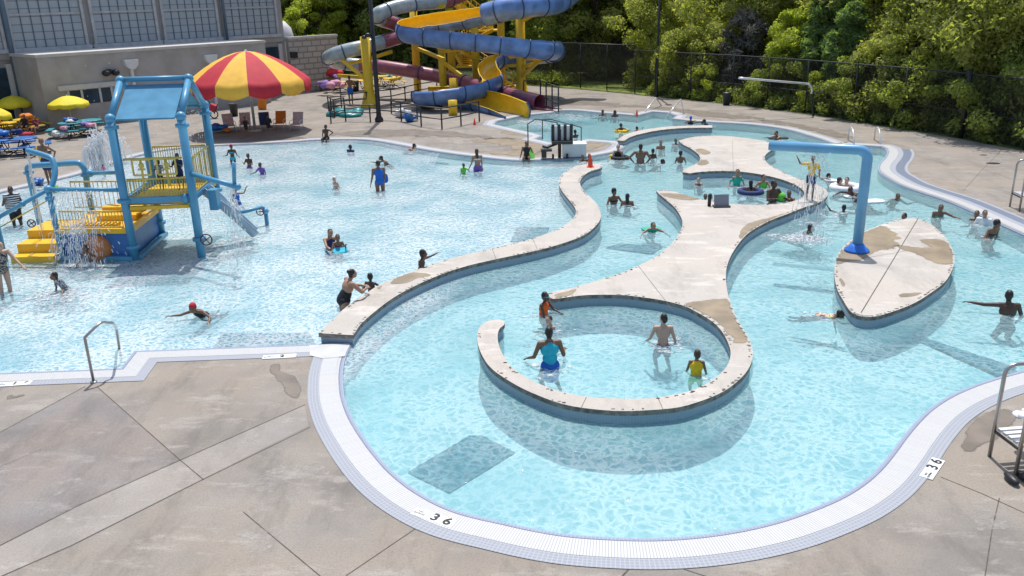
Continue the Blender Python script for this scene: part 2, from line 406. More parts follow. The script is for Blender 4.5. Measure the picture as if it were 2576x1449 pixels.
# ---- islands and walls standing in the water: coping, tile band, plaster wall
M_dirt = mat('coping_edge_dirt', (.13, .12, .105), .9, var=.5, vscale=14)
M_band = tile_mat('grey_blue_band_tile', (.25, .33, .42), (.29, .36, .44), .05, .05, .35, .1)
def wall_uv(q, P, z0, z1):
    pass
def island(name, label, P, z=TOPZ, cat='island'):
    if area(P) < 0: P = P[::-1]
    o = thing(name, label, cat)
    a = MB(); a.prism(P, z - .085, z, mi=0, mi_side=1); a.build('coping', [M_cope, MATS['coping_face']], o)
    I = offset(P, -.03); b = bmesh.new(); uvl = b.loops.layers.uv.new('UVMap'); s_ = 0
    c_ = bmesh.new()
    for i in range(len(I)):
        j = (i + 1) % len(I); l = (I[j] - I[i]).length
        f = b.faces.new([b.verts.new((*I[i], -.12)), b.verts.new((*I[j], -.12)), b.verts.new((*I[j], z - .08)), b.verts.new((*I[i], z - .08))])
        for lp, uv in zip(f.loops, ((s_, 0), (s_ + l, 0), (s_ + l, .3), (s_, .3))): lp[uvl].uv = uv
        c_.faces.new([c_.verts.new((*I[i], -.80)), c_.verts.new((*I[j], -.80)), c_.verts.new((*I[j], -.12)), c_.verts.new((*I[i], -.12))]); s_ += l
    for nm, bb, mm in (('tile_band', b, M_band), ('plaster_wall', c_, M_plaster)):
        bmesh.ops.remove_doubles(bb, verts=bb.verts, dist=1e-5); bmesh.ops.recalc_face_normals(bb, faces=bb.faces)
        me = bpy.data.meshes.new(nm); bb.to_mesh(me); bb.free(); me.materials.append(mm); link(bpy.data.objects.new(nm, me), o)
    # crumbling dark grime along the coping's lower arris: small chips of real dirt
    g = MB(); rr = random.Random(len(P)); N = len(P)
    for i in range(N):
        a_, b_ = P[i], P[(i + 1) % N]; L_ = (b_ - a_).length; k = 0.0
        while k < L_:
            k += rr.uniform(.04, .22)
            if rr.random() < .8 and noise.noise(Vector((a_.x * 1.3, a_.y * 1.3, k))) > .02:
                p = a_.lerp(b_, min(1, k / L_)); nrm = Vector((-(b_ - a_).y, (b_ - a_).x)).normalized(); q = p + nrm * rr.uniform(.02, .06)
                g.ball((q.x, q.y, z + .003), rr.uniform(.012, .045), rr.uniform(.01, .028), .006, sub=1)
    struct(g.build('algae_specks', M_dirt, o), 'stuff')
    return o
def ss(L, z=TOPZ, n=4): return crom(pxw(L, z), n)
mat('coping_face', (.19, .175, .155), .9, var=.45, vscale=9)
isl_main = [
 [(1707, 354), (1735, 346), (1783, 341), (1840, 343), (1892, 349), (1928, 355), (1950, 364)], [(1952, 372), (1936, 381), (1925, 391), (1924, 401), (1934, 413), (1960, 427), (1984, 439), (2016, 451), (2048, 461), (2074, 474),
 (2083, 487), (2076, 499), (2056, 511), (2024, 521), (1984, 537), (1951, 549), (1917, 565), (1884, 585), (1861, 609), (1841, 639), (1829, 669), (1826, 695), (1828, 722), (1834, 750), (1848, 789), (1868, 825), (1887, 858),
 (1894, 890), (1886, 922), (1863, 952), (1823, 983), (1771, 1006), (1710, 1024), (1644, 1031), (1567, 1034), (1491, 1029), (1414, 1016), (1338, 988), (1287, 962), (1240, 930), (1216, 900), (1203, 868), (1201, 840), (1209, 820), (1228, 807), (1256, 803)],
 [(1270, 808), (1268, 817), (1256, 828), (1252, 845), (1254, 864), (1263, 888), (1287, 923), (1327, 951), (1389, 978), (1465, 996), (1547, 1002), (1629, 1002), (1695, 993), (1751, 978), (1797, 952), (1828, 922), (1838, 891), (1833, 866),
 (1817, 835), (1792, 809), (1751, 784), (1720, 769), (1669, 756), (1618, 748), (1560, 742), (1480, 742), (1425, 748), (1392, 752), (1374, 748), (1372, 741), (1400, 732), (1438, 724), (1505, 705), (1555, 689), (1597, 672), (1640, 651), (1672, 629),
 (1697, 604), (1712, 580), (1717, 560), (1710, 540), (1695, 519), (1675, 502), (1658, 488)], [(1651, 480), (1675, 478), (1703, 484), (1743, 495), (1783, 505), (1832, 512), (1904, 515), (1964, 512), (1996, 506), (2017, 497), (2024, 486), (2014, 473), (1988, 459), (1944, 445), (1884, 434),
 (1824, 430), (1767, 432), (1735, 436)], [(1717, 433), (1722, 425), (1739, 418), (1758, 407), (1761, 395), (1751, 383), (1735, 372), (1715, 362)]]
P = []
for r_ in isl_main: P += ss(r_, n=3)
cl = [P[0]]
for p in P[1:]:
    if (p - cl[-1]).length > .025: cl.append(p)
MAIN = cl
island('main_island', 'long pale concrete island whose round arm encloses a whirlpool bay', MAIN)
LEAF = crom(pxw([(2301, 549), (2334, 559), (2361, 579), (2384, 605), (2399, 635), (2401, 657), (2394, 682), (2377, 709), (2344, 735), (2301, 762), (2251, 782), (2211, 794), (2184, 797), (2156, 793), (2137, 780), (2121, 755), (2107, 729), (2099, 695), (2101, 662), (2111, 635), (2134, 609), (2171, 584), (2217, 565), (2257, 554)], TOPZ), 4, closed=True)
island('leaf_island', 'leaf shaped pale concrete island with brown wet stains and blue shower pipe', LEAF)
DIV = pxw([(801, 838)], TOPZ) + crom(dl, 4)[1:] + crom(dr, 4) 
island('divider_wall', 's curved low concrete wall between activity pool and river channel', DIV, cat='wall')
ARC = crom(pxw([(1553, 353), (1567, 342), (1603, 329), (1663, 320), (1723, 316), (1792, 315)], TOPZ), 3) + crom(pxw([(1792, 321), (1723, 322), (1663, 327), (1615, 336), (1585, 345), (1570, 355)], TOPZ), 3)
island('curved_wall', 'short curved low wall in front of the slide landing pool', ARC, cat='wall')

# ---- control joints and wet patches lying on the concrete
M_joint = mat('joint_dark', (.10, .085, .07), .9, var=.3, vscale=6)
def joint(px, w=.012, z=0.0, nm='deck_joint'):
    P = pxw(px, z); q = MB()
    for a, b in zip(P, P[1:]):
        d = (b - a).normalized(); s_ = Vector((-d.y, d.x)) * w / 2
        q.quad([(*(a - s_), z + .004), (*(b - s_), z + .004), (*(b + s_), z + .004), (*(a + s_), z + .004)])
    return struct(q.build(nm, M_joint))
for L_, w_ in (([(0, 1088), (215, 972)], .012), ([(245, 974), (450, 1155), (512, 1207)], .016), ([(0, 1373), (200, 1271), (448, 1160), (768, 1018)], .012), ([(0, 1452), (180, 1373), (512, 1206), (780, 1075)], .012),
            ([(612, 1288), (805, 1449), (860, 1500)], .012), ([(1060, 1320), (960, 1388), (870, 1449)], .012), ([(0, 1175), (105, 1130)], .006),
            ([(2366, 1200), (2470, 1242), (2576, 1290)], .012), ([(2514, 1253), (2496, 1330), (2478, 1449)], .012),
            ([(2422, 481), (2470, 428), (2515, 382)], .012), ([(1566, 1449), (1582, 1432)], .02), ([(1720, 1432), (1800, 1458)], .012)):
    joint(L_, w_)
for L_ in ([(2166, 787), (2225, 690), (2310, 549)], [(2103, 662), (2230, 640), (2390, 612)], [(1605, 668), (1700, 790)] , [(1842, 352), (1845, 430)], [(1475, 1000), (1462, 1026)], [(1652, 995), (1668, 1030)], [(1238, 626), (1248, 652)], [(1040, 684), (1075, 705)], [(1340, 601), (1352, 628)]):
    joint(L_, .009 if L_[0][0] != 2166 else .02, TOPZ, 'island_joint')
def wet_mat(name, col, rough):
    m_ = bpy.data.materials.new(name); m_.use_nodes = True; t = m_.node_tree; p = t.nodes['Principled BSDF']; L = t.links.new
    tc = nd(t, 'ShaderNodeTexCoord'); n_ = nd(t, 'ShaderNodeTexNoise'); n_.inputs['Scale'].default_value = 2.2; n_.inputs['Detail'].default_value = 8; L(tc.outputs['Object'], n_.inputs[0])
    x = nd(t, 'ShaderNodeMix', data_type='RGBA'); x.inputs[6].default_value = (*[c * .82 for c in col], 1); x.inputs[7].default_value = (*[c * 1.2 for c in col], 1)
    r_ = nd(t, 'ShaderNodeMapRange'); r_.inputs[1].default_value = .35; r_.inputs[2].default_value = .65; L(n_.outputs[0], r_.inputs[0]); L(r_.outputs[0], x.inputs[0]); L(x.outputs[2], p.inputs['Base Color']); p.inputs['Roughness'].default_value = rough
    at_ = nd(t, 'ShaderNodeAttribute'); at_.attribute_name = 'edge'; n2 = nd(t, 'ShaderNodeTexNoise'); n2.inputs['Scale'].default_value = 7; n2.inputs['Detail'].default_value = 6; L(tc.outputs['Object'], n2.inputs[0])
    sm = nd(t, 'ShaderNodeMath', operation='MULTIPLY_ADD'); sm.inputs[1].default_value = .45 if name == 'lime_bloom' else .9; L(at_.outputs['Fac'], sm.inputs[0]); L(n2.outputs[0], sm.inputs[2]); n2.inputs['Roughness'].default_value = .7; r2 = nd(t, 'ShaderNodeMapRange'); r2.inputs[1].default_value = .82 if name != 'lime_bloom' else .88; r2.inputs[2].default_value = 1.10; r2.inputs[4].default_value = .55 if name == 'lime_bloom' else .92; L(sm.outputs[0], r2.inputs[0])
    L(r2.outputs[0], p.inputs['Alpha']); return m_
M_wet = wet_mat('wet_concrete', (.29, .225, .145), .5); M_wetd = wet_mat('wet_deck', (.20, .165, .13), .5)
def inpoly(P):
    def f(p):
        ins = False; k = len(P)
        for i in range(k):
            a, b = P[i], P[(i + 1) % k]
            if (a.y > p.y) != (b.y > p.y) and p.x < (b.x - a.x) * (p.y - a.y) / (b.y - a.y) + a.x: ins = not ins
        return ins
    return f
OFFO = offset(OUT, .62); CL_deck = lambda p, f=inpoly(OFFO): not f(p)
CLI = {}
def clip_for(c_):
    for P_ in (MAIN, LEAF, DIV, ARC):
        f = inpoly(P_)
        if f(c_): return f
    return CL_deck
def wet(px, z=0.0, m_=None, jag=.10, nm='wet_patch', clip=None):
    P = crom(pxw(px, z), 8, closed=True); out = []
    for i, p in enumerate(P):
        v = noise.noise_vector(Vector((p.x * 3.1, p.y * 3.1, 1.3))) * jag + noise.noise_vector(Vector((p.x * 9, p.y * 9, 4.3))) * jag * .5
        out.append(p + v.to_2d())
    cen = pxw([px[0]], z)[0]; cc = sum((p for p in out), Vector((0, 0))) / len(out)
    clip = clip or ((clip_for(cc) if clip_for(cc) is not CL_deck else clip_for(cen)) if z > .1 else CL_deck)
    ar = abs(area(out)); cs = max(.045, math.sqrt(ar) / 38); mg = max(.07, min(.45, math.sqrt(ar) * .13))
    xa = [p.x for p in out]; ya = [p.y for p in out]; X0, Y0 = min(xa) - mg, min(ya) - mg; NX = int((max(xa) + mg - X0) / cs) + 1; NY = int((max(ya) + mg - Y0) / cs) + 1
    bm = bmesh.new(); al = bm.verts.layers.float.new('edge'); g_ = {}
    def sdist(p):
        d_ = 1e9; ins = False; k = len(out)
        for i in range(k):
            a, b = out[i], out[(i + 1) % k]; ab = b - a; t = max(0, min(1, (p - a).dot(ab) / max(1e-12, ab.length_squared))); d_ = min(d_, (p - a - ab * t).length)
            if (a.y > p.y) != (b.y > p.y) and p.x < (b.x - a.x) * (p.y - a.y) / (b.y - a.y) + a.x: ins = not ins
        return d_ if ins else -d_
    for jj in range(NY + 1):
        for ii in range(NX + 1): p = Vector((X0 + ii * cs, Y0 + jj * cs)); g_[ii, jj] = (p, sdist(p))
    vv = {}
    def vert(k):
        if k not in vv: v = bm.verts.new((*g_[k][0], z + .0055)); v[al] = max(0, min(1, (g_[k][1] + mg * .6) / (mg * 1.2))); vv[k] = v
        return vv[k]
    inside_ok = (lambda q_: True) if clip is None else clip
    for jj in range(NY):
        for ii in range(NX):
            ks = ((ii, jj), (ii + 1, jj), (ii + 1, jj + 1), (ii, jj + 1))
            if max(g_[k][1] for k in ks) > -mg * .6 and all(inside_ok(g_[k][0]) for k in ks): bm.faces.new([vert(k) for k in ks])
    me = bpy.data.meshes.new(nm); bm.to_mesh(me); bm.free(); me.materials.append(m_ or M_wet); o = bpy.data.objects.new(nm, me); C.objects.link(o); return struct(o)
WZ = TOPZ
wet([(1890, 560), (1945, 545), (1985, 533), (1955, 545), (1910, 566), (1885, 582), (1866, 603), (1862, 590), (1868, 575), (1880, 565)], WZ, jag=.04)
wet([(1725, 764), (1780, 756), (1833, 754), (1845, 790), (1868, 830), (1880, 858), (1850, 862), (1842, 850), (1815, 822), (1790, 800), (1750, 779)], WZ, jag=.03)
wet([(2104, 665), (2112, 640), (2136, 611), (2172, 588), (2218, 569), (2245, 583), (2262, 600), (2250, 604), (2262, 620), (2200, 634), (2170, 652), (2120, 660)], WZ, jag=.05)
wet([(2316, 604), (2360, 602), (2384, 612), (2396, 640), (2396, 662), (2370, 664), (2330, 652), (2300, 636), (2272, 630), (2262, 618), (2300, 622), (2340, 622)], WZ, jag=.05)
wet([(2265, 740), (2290, 738), (2320, 736), (2300, 744), (2270, 748)], WZ, jag=.03); wet([(2114, 700), (2124, 712), (2122, 722), (2112, 708)], WZ, jag=.02)
wet([(1010, 690), (1060, 686), (1082, 692), (1052, 700), (1020, 712), (985, 712)], WZ, jag=.05); wet([(948, 724), (962, 718), (955, 728)], WZ, jag=.03)
wet([(1750, 378), (1765, 374), (1788, 384), (1770, 389)], WZ, jag=.03); wet([(1752, 408), (1775, 402), (1782, 412), (1762, 416)], WZ, jag=.03)
wet([(1398, 742), (1430, 732), (1450, 728), (1436, 742), (1405, 747)], WZ, jag=.04)
wet([(1660, 487), (1710, 488), (1760, 499), (1740, 504), (1690, 499)], WZ, jag=.04)
wet([(677, 922), (700, 916), (712, 936), (748, 952), (750, 1000), (722, 992), (708, 965), (688, 940)], 0, M_wetd, .05)
wet([(2428, 1086), (2452, 1062), (2490, 1034), (2540, 1034), (2555, 1058), (2492, 1108), (2462, 1122), (2444, 1138), (2424, 1130)], 0, M_wetd, .04)
wet([(830, 338), (960, 326), (1090, 328), (1240, 345), (1300, 349), (1180, 347), (1080, 342), (930, 344)], 0, M_wetd, .5)
wet([(1180, 352), (1260, 348), (1340, 356), (1380, 372), (1360, 385), (1270, 390), (1200, 382), (1300, 376), (1240, 362)], 0, M_wet, .5)
wet([(1275, 328), (1330, 334), (1350, 338), (1300, 340), (1262, 334)], 0, M_wet, .2)
wet([(1451, 381), (1480, 363), (1524, 363), (1490, 376)], 0, M_wet, .15)
wet([(1420, 252), (1500, 256), (1600, 266), (1700, 272), (1840, 286), (1900, 298), (1800, 296), (1650, 274), (1500, 266), (1400, 262)], 0, M_wetd, .6)
wet([(1900, 296), (2000, 312), (2080, 326), (2150, 346), (2110, 346), (2010, 322), (1930, 308)], 0, M_wetd, .4)
wet([(560, 368), (620, 352), (740, 344), (770, 350), (700, 358), (600, 364)], 0, M_wetd, .2)

# older, paler and darker pours of concrete, and lime bloom
def slab(px, cols, nm='deck_slab'):
    q = MB(); q.prism(pxw(px), 0, .0022, top_only=True); return struct(q.build(nm, concrete_mat(nm + str(len(MATS)), *cols)))
slab([(-300, 1500), (0, 1375), (200, 1272), (448, 1162), (766, 1020), (776, 1072), (512, 1204), (180, 1371), (0, 1450), (-260, 1570)], ((.36, .335, .305), (.285, .262, .238), (.375, .325, .275)))
slab([(-200, 1170), (0, 1090), (213, 974), (246, 976), (447, 1153), (447, 1158), (198, 1269), (0, 1371), (-300, 1496)], ((.285, .262, .245), (.20, .185, .175), (.30, .25, .21)))
M_bloom = wet_mat('lime_bloom', (.50, .475, .44), .9)
for L_ in ([(40, 1300), (90, 1262), (150, 1215), (200, 1196), (204, 1215), (150, 1250), (100, 1290), (60, 1305)], [(640, 1210), (690, 1170), (760, 1160), (830, 1170), (820, 1200), (740, 1210), (700, 1240), (650, 1240)], [(590, 1345), (650, 1330), (720, 1322), (690, 1370), (640, 1400), (600, 1380)],
           [(600, 1120), (640, 1095), (670, 1085), (650, 1110), (610, 1130)], [(2440, 1320), (2500, 1290), (2540, 1310), (2490, 1350)], [(2400, 480), (2450, 470), (2500, 500), (2430, 500)]): wet(L_, 0, M_bloom, .10, 'lime_bloom')
for L_ in ([(20, 995), (60, 992), (70, 998), (30, 1001)],): wet(L_, 0, M_wetd, .15)
# ---- water: transparent film with ripples and painted caustics, tinted body below
def water_mat():
    m_ = bpy.data.materials.new('pool_water'); m_.use_nodes = True; t = m_.node_tree; t.nodes.clear(); L = t.links.new
    out = nd(t, 'ShaderNodeOutputMaterial'); tc = nd(t, 'ShaderNodeTexCoord')
    P = tc.outputs['Object']
    wv = nd(t, 'ShaderNodeTexNoise'); wv.inputs['Scale'].default_value = 1.6; wv.inputs['Detail'].default_value = 3; L(P, wv.inputs['Vector'])
    sub = nd(t, 'ShaderNodeVectorMath', operation='MULTIPLY_ADD'); sub.inputs[1].default_value = (.55, .55, .55); L(wv.outputs['Color'], sub.inputs[0]); L(P, sub.inputs[2])
    w2 = nd(t, 'ShaderNodeTexNoise'); w2.inputs['Scale'].default_value = 6; w2.inputs['Detail'].default_value = 2; L(P, w2.inputs['Vector'])
    s2 = nd(t, 'ShaderNodeVectorMath', operation='MULTIPLY_ADD'); s2.inputs[1].default_value = (.16, .16, .16); L(w2.outputs['Color'], s2.inputs[0]); L(sub.outputs[0], s2.inputs[2])
    Q = s2.outputs[0]
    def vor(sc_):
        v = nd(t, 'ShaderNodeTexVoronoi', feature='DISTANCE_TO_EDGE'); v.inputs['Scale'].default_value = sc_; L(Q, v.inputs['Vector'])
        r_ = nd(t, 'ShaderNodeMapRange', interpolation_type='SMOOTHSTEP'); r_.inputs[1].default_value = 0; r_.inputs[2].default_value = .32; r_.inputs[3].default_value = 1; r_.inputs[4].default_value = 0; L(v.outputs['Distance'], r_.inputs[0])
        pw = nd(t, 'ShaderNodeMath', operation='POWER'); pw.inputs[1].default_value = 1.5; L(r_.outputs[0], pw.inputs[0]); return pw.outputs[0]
    a = vor(5.6); b = vor(11.0); c3 = vor(7.2)  # cell edges imitate sunlight focused into caustic lines
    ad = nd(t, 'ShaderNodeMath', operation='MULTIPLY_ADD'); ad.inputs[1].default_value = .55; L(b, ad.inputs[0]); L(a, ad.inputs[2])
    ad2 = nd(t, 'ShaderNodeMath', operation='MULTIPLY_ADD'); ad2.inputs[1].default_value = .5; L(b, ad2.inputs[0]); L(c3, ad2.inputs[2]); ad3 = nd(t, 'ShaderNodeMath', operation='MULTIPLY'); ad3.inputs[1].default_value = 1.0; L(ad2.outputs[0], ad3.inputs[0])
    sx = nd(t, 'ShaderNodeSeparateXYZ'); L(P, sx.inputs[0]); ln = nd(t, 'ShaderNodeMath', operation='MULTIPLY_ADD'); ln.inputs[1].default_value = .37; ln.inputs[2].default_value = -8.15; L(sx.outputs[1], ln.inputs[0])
    lf = nd(t, 'ShaderNodeMath', operation='SUBTRACT'); L(ln.outputs[0], lf.inputs[0]); L(sx.outputs[0], lf.inputs[1]); l0 = nd(t, 'ShaderNodeMapRange', interpolation_type='SMOOTHSTEP'); l0.inputs[1].default_value = -.35; l0.inputs[2].default_value = .35; L(lf.outputs[0], l0.inputs[0])   # 1 = shallow churned pool, painted sparkle stronger there
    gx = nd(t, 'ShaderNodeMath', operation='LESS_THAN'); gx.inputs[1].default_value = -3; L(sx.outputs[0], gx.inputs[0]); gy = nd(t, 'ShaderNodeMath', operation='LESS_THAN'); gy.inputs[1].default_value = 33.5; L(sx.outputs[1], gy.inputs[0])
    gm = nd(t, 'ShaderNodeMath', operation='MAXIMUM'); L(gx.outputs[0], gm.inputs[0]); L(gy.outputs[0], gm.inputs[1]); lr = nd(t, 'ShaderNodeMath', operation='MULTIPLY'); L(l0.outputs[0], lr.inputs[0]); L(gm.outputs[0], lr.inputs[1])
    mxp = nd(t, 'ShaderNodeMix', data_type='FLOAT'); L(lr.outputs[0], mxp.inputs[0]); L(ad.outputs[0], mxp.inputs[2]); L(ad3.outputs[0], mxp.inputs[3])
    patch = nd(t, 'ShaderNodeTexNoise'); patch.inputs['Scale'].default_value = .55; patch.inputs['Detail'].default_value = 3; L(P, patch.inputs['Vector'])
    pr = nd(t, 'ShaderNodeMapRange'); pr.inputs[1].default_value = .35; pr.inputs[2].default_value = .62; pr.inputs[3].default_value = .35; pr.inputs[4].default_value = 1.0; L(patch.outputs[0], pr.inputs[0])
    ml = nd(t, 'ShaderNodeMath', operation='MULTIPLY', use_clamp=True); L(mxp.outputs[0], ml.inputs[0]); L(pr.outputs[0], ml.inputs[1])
    cr = nd(t, 'ShaderNodeMix', data_type='RGBA'); cr.inputs[6].default_value = (.72, .84, .89, 1); cr.inputs[7].default_value = (1, 1, 1, 1); L(ml.outputs[0], cr.inputs[0])  # caustic light painted into the transmission tint
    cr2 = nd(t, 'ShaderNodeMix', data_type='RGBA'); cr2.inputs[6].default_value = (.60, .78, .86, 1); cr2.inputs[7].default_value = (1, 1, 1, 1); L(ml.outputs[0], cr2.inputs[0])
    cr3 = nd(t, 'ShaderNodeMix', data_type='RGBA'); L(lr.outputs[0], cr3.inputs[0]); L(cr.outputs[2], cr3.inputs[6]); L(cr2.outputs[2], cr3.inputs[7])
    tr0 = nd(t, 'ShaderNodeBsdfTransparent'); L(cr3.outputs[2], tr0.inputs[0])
    # milky film for bubbles and scattering, sparkle painted whiter along the caustic lines
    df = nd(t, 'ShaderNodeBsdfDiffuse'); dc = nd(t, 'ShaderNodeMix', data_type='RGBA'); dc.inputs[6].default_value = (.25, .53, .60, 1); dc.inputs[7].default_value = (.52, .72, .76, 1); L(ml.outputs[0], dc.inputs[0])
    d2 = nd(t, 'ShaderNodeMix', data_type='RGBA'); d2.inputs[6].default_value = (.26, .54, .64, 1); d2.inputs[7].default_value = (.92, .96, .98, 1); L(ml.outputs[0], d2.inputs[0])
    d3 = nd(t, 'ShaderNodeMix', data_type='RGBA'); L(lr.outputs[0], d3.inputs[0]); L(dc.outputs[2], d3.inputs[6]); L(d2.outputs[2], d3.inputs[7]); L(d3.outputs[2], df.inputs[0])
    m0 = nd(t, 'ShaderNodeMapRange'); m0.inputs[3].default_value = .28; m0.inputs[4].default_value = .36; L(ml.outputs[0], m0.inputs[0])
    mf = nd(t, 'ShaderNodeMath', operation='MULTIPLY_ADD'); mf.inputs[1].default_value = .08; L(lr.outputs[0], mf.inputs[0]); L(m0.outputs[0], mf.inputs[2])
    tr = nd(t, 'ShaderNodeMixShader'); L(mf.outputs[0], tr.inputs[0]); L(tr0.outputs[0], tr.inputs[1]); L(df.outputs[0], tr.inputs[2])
    # ripples for the mirror part
    n1 = nd(t, 'ShaderNodeTexNoise'); n1.inputs['Scale'].default_value = 5.5; n1.inputs['Detail'].default_value = 4; n1.inputs['Distortion'].default_value = .8; L(P, n1.inputs['Vector'])
    bp = nd(t, 'ShaderNodeBump'); bp.inputs['Strength'].default_value = .55; bp.inputs['Distance'].default_value = .055; L(n1.outputs[0], bp.inputs['Height'])
    gl = nd(t, 'ShaderNodeBsdfGlossy'); gl.inputs['Roughness'].default_value = .06; L(bp.outputs[0], gl.inputs['Normal'])
    fr = nd(t, 'ShaderNodeFresnel'); fr.inputs[0].default_value = 1.33; L(bp.outputs[0], fr.inputs['Normal'])
    mx = nd(t, 'ShaderNodeMixShader'); L(fr.outputs[0], mx.inputs[0]); L(tr.outputs[0], mx.inputs[1]); L(gl.outputs[0], mx.inputs[2])
    L(mx.outputs[0], out.inputs['Surface'])
    ab = nd(t, 'ShaderNodeVolumeAbsorption'); ab.inputs['Color'].default_value = (.40, .90, .935, 1); ab.inputs['Density'].default_value = .46; L(ab.outputs[0], out.inputs['Volume'])
    return m_
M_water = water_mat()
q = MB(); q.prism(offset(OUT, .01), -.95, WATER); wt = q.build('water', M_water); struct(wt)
# ================================================================ building behind the pool
M_block = mat('grey_block', (.41, .38, .35), .9, var=.10, vscale=1.2, bump=.2, bscale=25, grime=.25)
M_blockd = mat('grey_render', (.34, .322, .308), .9, var=.08, vscale=.6, grime=.25)
M_light = mat('pale_stone', (.55, .53, .50), .8, var=.06)
M_pipe = mat('blue_grey_pipe', (.10, .15, .21), .5, var=.1)
M_darkgl = mat('dark_glass', (.02, .045, .07), .12, var=.4, vscale=1.2)
M_dark = mat('black_metal', (.018, .019, .022), .45, var=.2)
M_white = mat('white_metal', (.70, .70, .69), .5, var=.04)
def split_mat():
    m_ = bpy.data.materials.new('split_face_block'); m_.use_nodes = True; t = m_.node_tree; p = t.nodes['Principled BSDF']; L = t.links.new
    uv = nd(t, 'ShaderNodeUVMap'); br = nd(t, 'ShaderNodeTexBrick'); br.inputs['Scale'].default_value = 1; br.inputs['Brick Width'].default_value = .8; br.inputs['Row Height'].default_value = .4; br.inputs['Mortar Size'].default_value = .05
    br.inputs['Color1'].default_value = (.47, .435, .40, 1); br.inputs['Color2'].default_value = (.40, .37, .335, 1); br.inputs['Mortar'].default_value = (.28, .255, .235, 1)
    L(uv.outputs[0], br.inputs[0]); L(br.outputs[0], p.inputs['Base Color']); p.inputs['Roughness'].default_value = .95
    b = nd(t, 'ShaderNodeBump'); b.inputs['Distance'].default_value = .05; L(br.outputs['Fac'], b.inputs['Height']); b.invert = True; L(b.outputs[0], p.inputs['Normal']); return m_
M_split = split_mat()
def glassblock_mat():
    m_ = bpy.data.materials.new('translucent_panel'); m_.use_nodes = True; t = m_.node_tree; p = t.nodes['Principled BSDF']; L = t.links.new
    uv = nd(t, 'ShaderNodeUVMap'); br = nd(t, 'ShaderNodeTexBrick'); br.offset = 0; br.inputs['Scale'].default_value = 1; br.inputs['Brick Width'].default_value = 1.0; br.inputs['Row Height'].default_value = .42; br.inputs['Mortar Size'].default_value = .028
    br.inputs['Color1'].default_value = (.40, .44, .47, 1); br.inputs['Color2'].default_value = (.36, .40, .435, 1); br.inputs['Mortar'].default_value = (.20, .23, .25, 1)
    L(uv.outputs[0], br.inputs[0]); L(br.outputs[0], p.inputs['Base Color']); p.inputs['Roughness'].default_value = .35; return m_
M_gb = glassblock_mat()
A0 = G(127, 327); B0 = G(683, 257); A0.z = B0.z = 0
U = (B0 - A0).normalized(); N_ = Vector((U.y, -U.x, 0))           # N_ looks towards the pool
WING = 3.8
back = (G(47, 140, WING) - A0); depth = -back.dot(N_)
def wallquad(q, o, u, s0, s1, z0, z1, uvl=None, off=0.0, mi=0, nrm=None):
    nrm = nrm or Vector((u.y, -u.x, 0)); b = o + nrm * off
    f = q.quad([b + u * s0 + Vector((0, 0, z0)), b + u * s1 + Vector((0, 0, z0)), b + u * s1 + Vector((0, 0, z1)), b + u * s0 + Vector((0, 0, z1))], mi)
    l = q.bm.loops.layers.uv.verify()
    for lp, uv in zip(f.loops, ((s0, z0), (s1, z0), (s1, z1), (s0, z1))): lp[l].uv = uv
    return f
def sz(x, y, o, n): p = onplane(x, y, o, n); return (p - o).dot(U), p.z
def ubox(q, o, s0, s1, d0, d1, z0, z1, mi=0):                     # box in the wall's own axes: along, out, up
    c = o + U * (s0 + s1) / 2 + N_ * (d0 + d1) / 2 + Vector((0, 0, (z0 + z1) / 2))
    q.box(c, abs(s1 - s0), abs(d1 - d0), abs(z1 - z0), Matrix((U, -N_, Vector((0, 0, 1)))).transposed(), mi)
O = Vector((A0.x, A0.y, 0)); WL = (B0 - A0).length
# wing
wing = thing('pool_building_wing', 'low grey block wing with flat roof, window strip and two white downspouts', 'building', O)
def T(o, root=wing): o.matrix_parent_inverse = root.matrix_basis.inverted(); return o
q = MB(); ubox(q, O, 0, WL, -depth, 0, 0, WING)
T(q.build('wall', M_block, wing))
q = MB(); ubox(q, O, -.06, WL + .06, -depth + .02, .06, WING + .003, WING + .16); T(q.build('parapet_cap', M_light, wing))
w0 = sz(170, 230, O, N_); w1 = sz(275, 262, O, N_); wz0 = sz(190, 264, O, N_)[1]; wz1 = w0[1]
q = MB(); ubox(q, O, w0[0] - .5, w1[0] + .7, .003, .12, wz1 + .05, wz1 + .32); T(q.build('window_lintel', M_light, wing))
s0_, s1_ = w0[0], w1[0] + .25
for k in (0, .30, .72, 1): wf = MB(); ubox(wf, O, s0_ + (s1_ - s0_) * k - .06, s0_ + (s1_ - s0_) * k + .06, .002, .07, wz0, wz1 + .03); T(wf.build('window_frame', M_light, wing))
for a_, b_ in ((0, .30), (.30, .72), (.72, 1)):
    q = MB(); ubox(q, O, s0_ + (s1_ - s0_) * a_ + .06, s0_ + (s1_ - s0_) * b_ - .06, .004, .03, wz0, wz1); T(q.build('window_pane', M_darkgl, wing))
for px, py in ((327, 166), (527, 153)):
    s_, z_ = sz(px, py, O, N_)
    q = MB(); hd = [(-.42, .36), (.42, .36), (.36, .02), (.12, -.18), (-.12, -.18), (-.36, .02)]
    F1 = [q.bm.verts.new(O + U * (s_ + a_) + N_ * .30 + Vector((0, 0, z_ + b_))) for a_, b_ in hd]; F0 = [q.bm.verts.new(O + U * (s_ + a_) + N_ * .003 + Vector((0, 0, z_ + b_))) for a_, b_ in hd]
    q.bm.faces.new(F1); q.bm.faces.new(F0[::-1])
    for i in range(6): q.bm.faces.new((F1[i], F0[i], F0[(i + 1) % 6], F1[(i + 1) % 6]))
    ubox(q, O, s_ - .08, s_ + .08, .02, .18, 0.05, z_ - .18)
    T(q.build('downspout', M_white, wing))
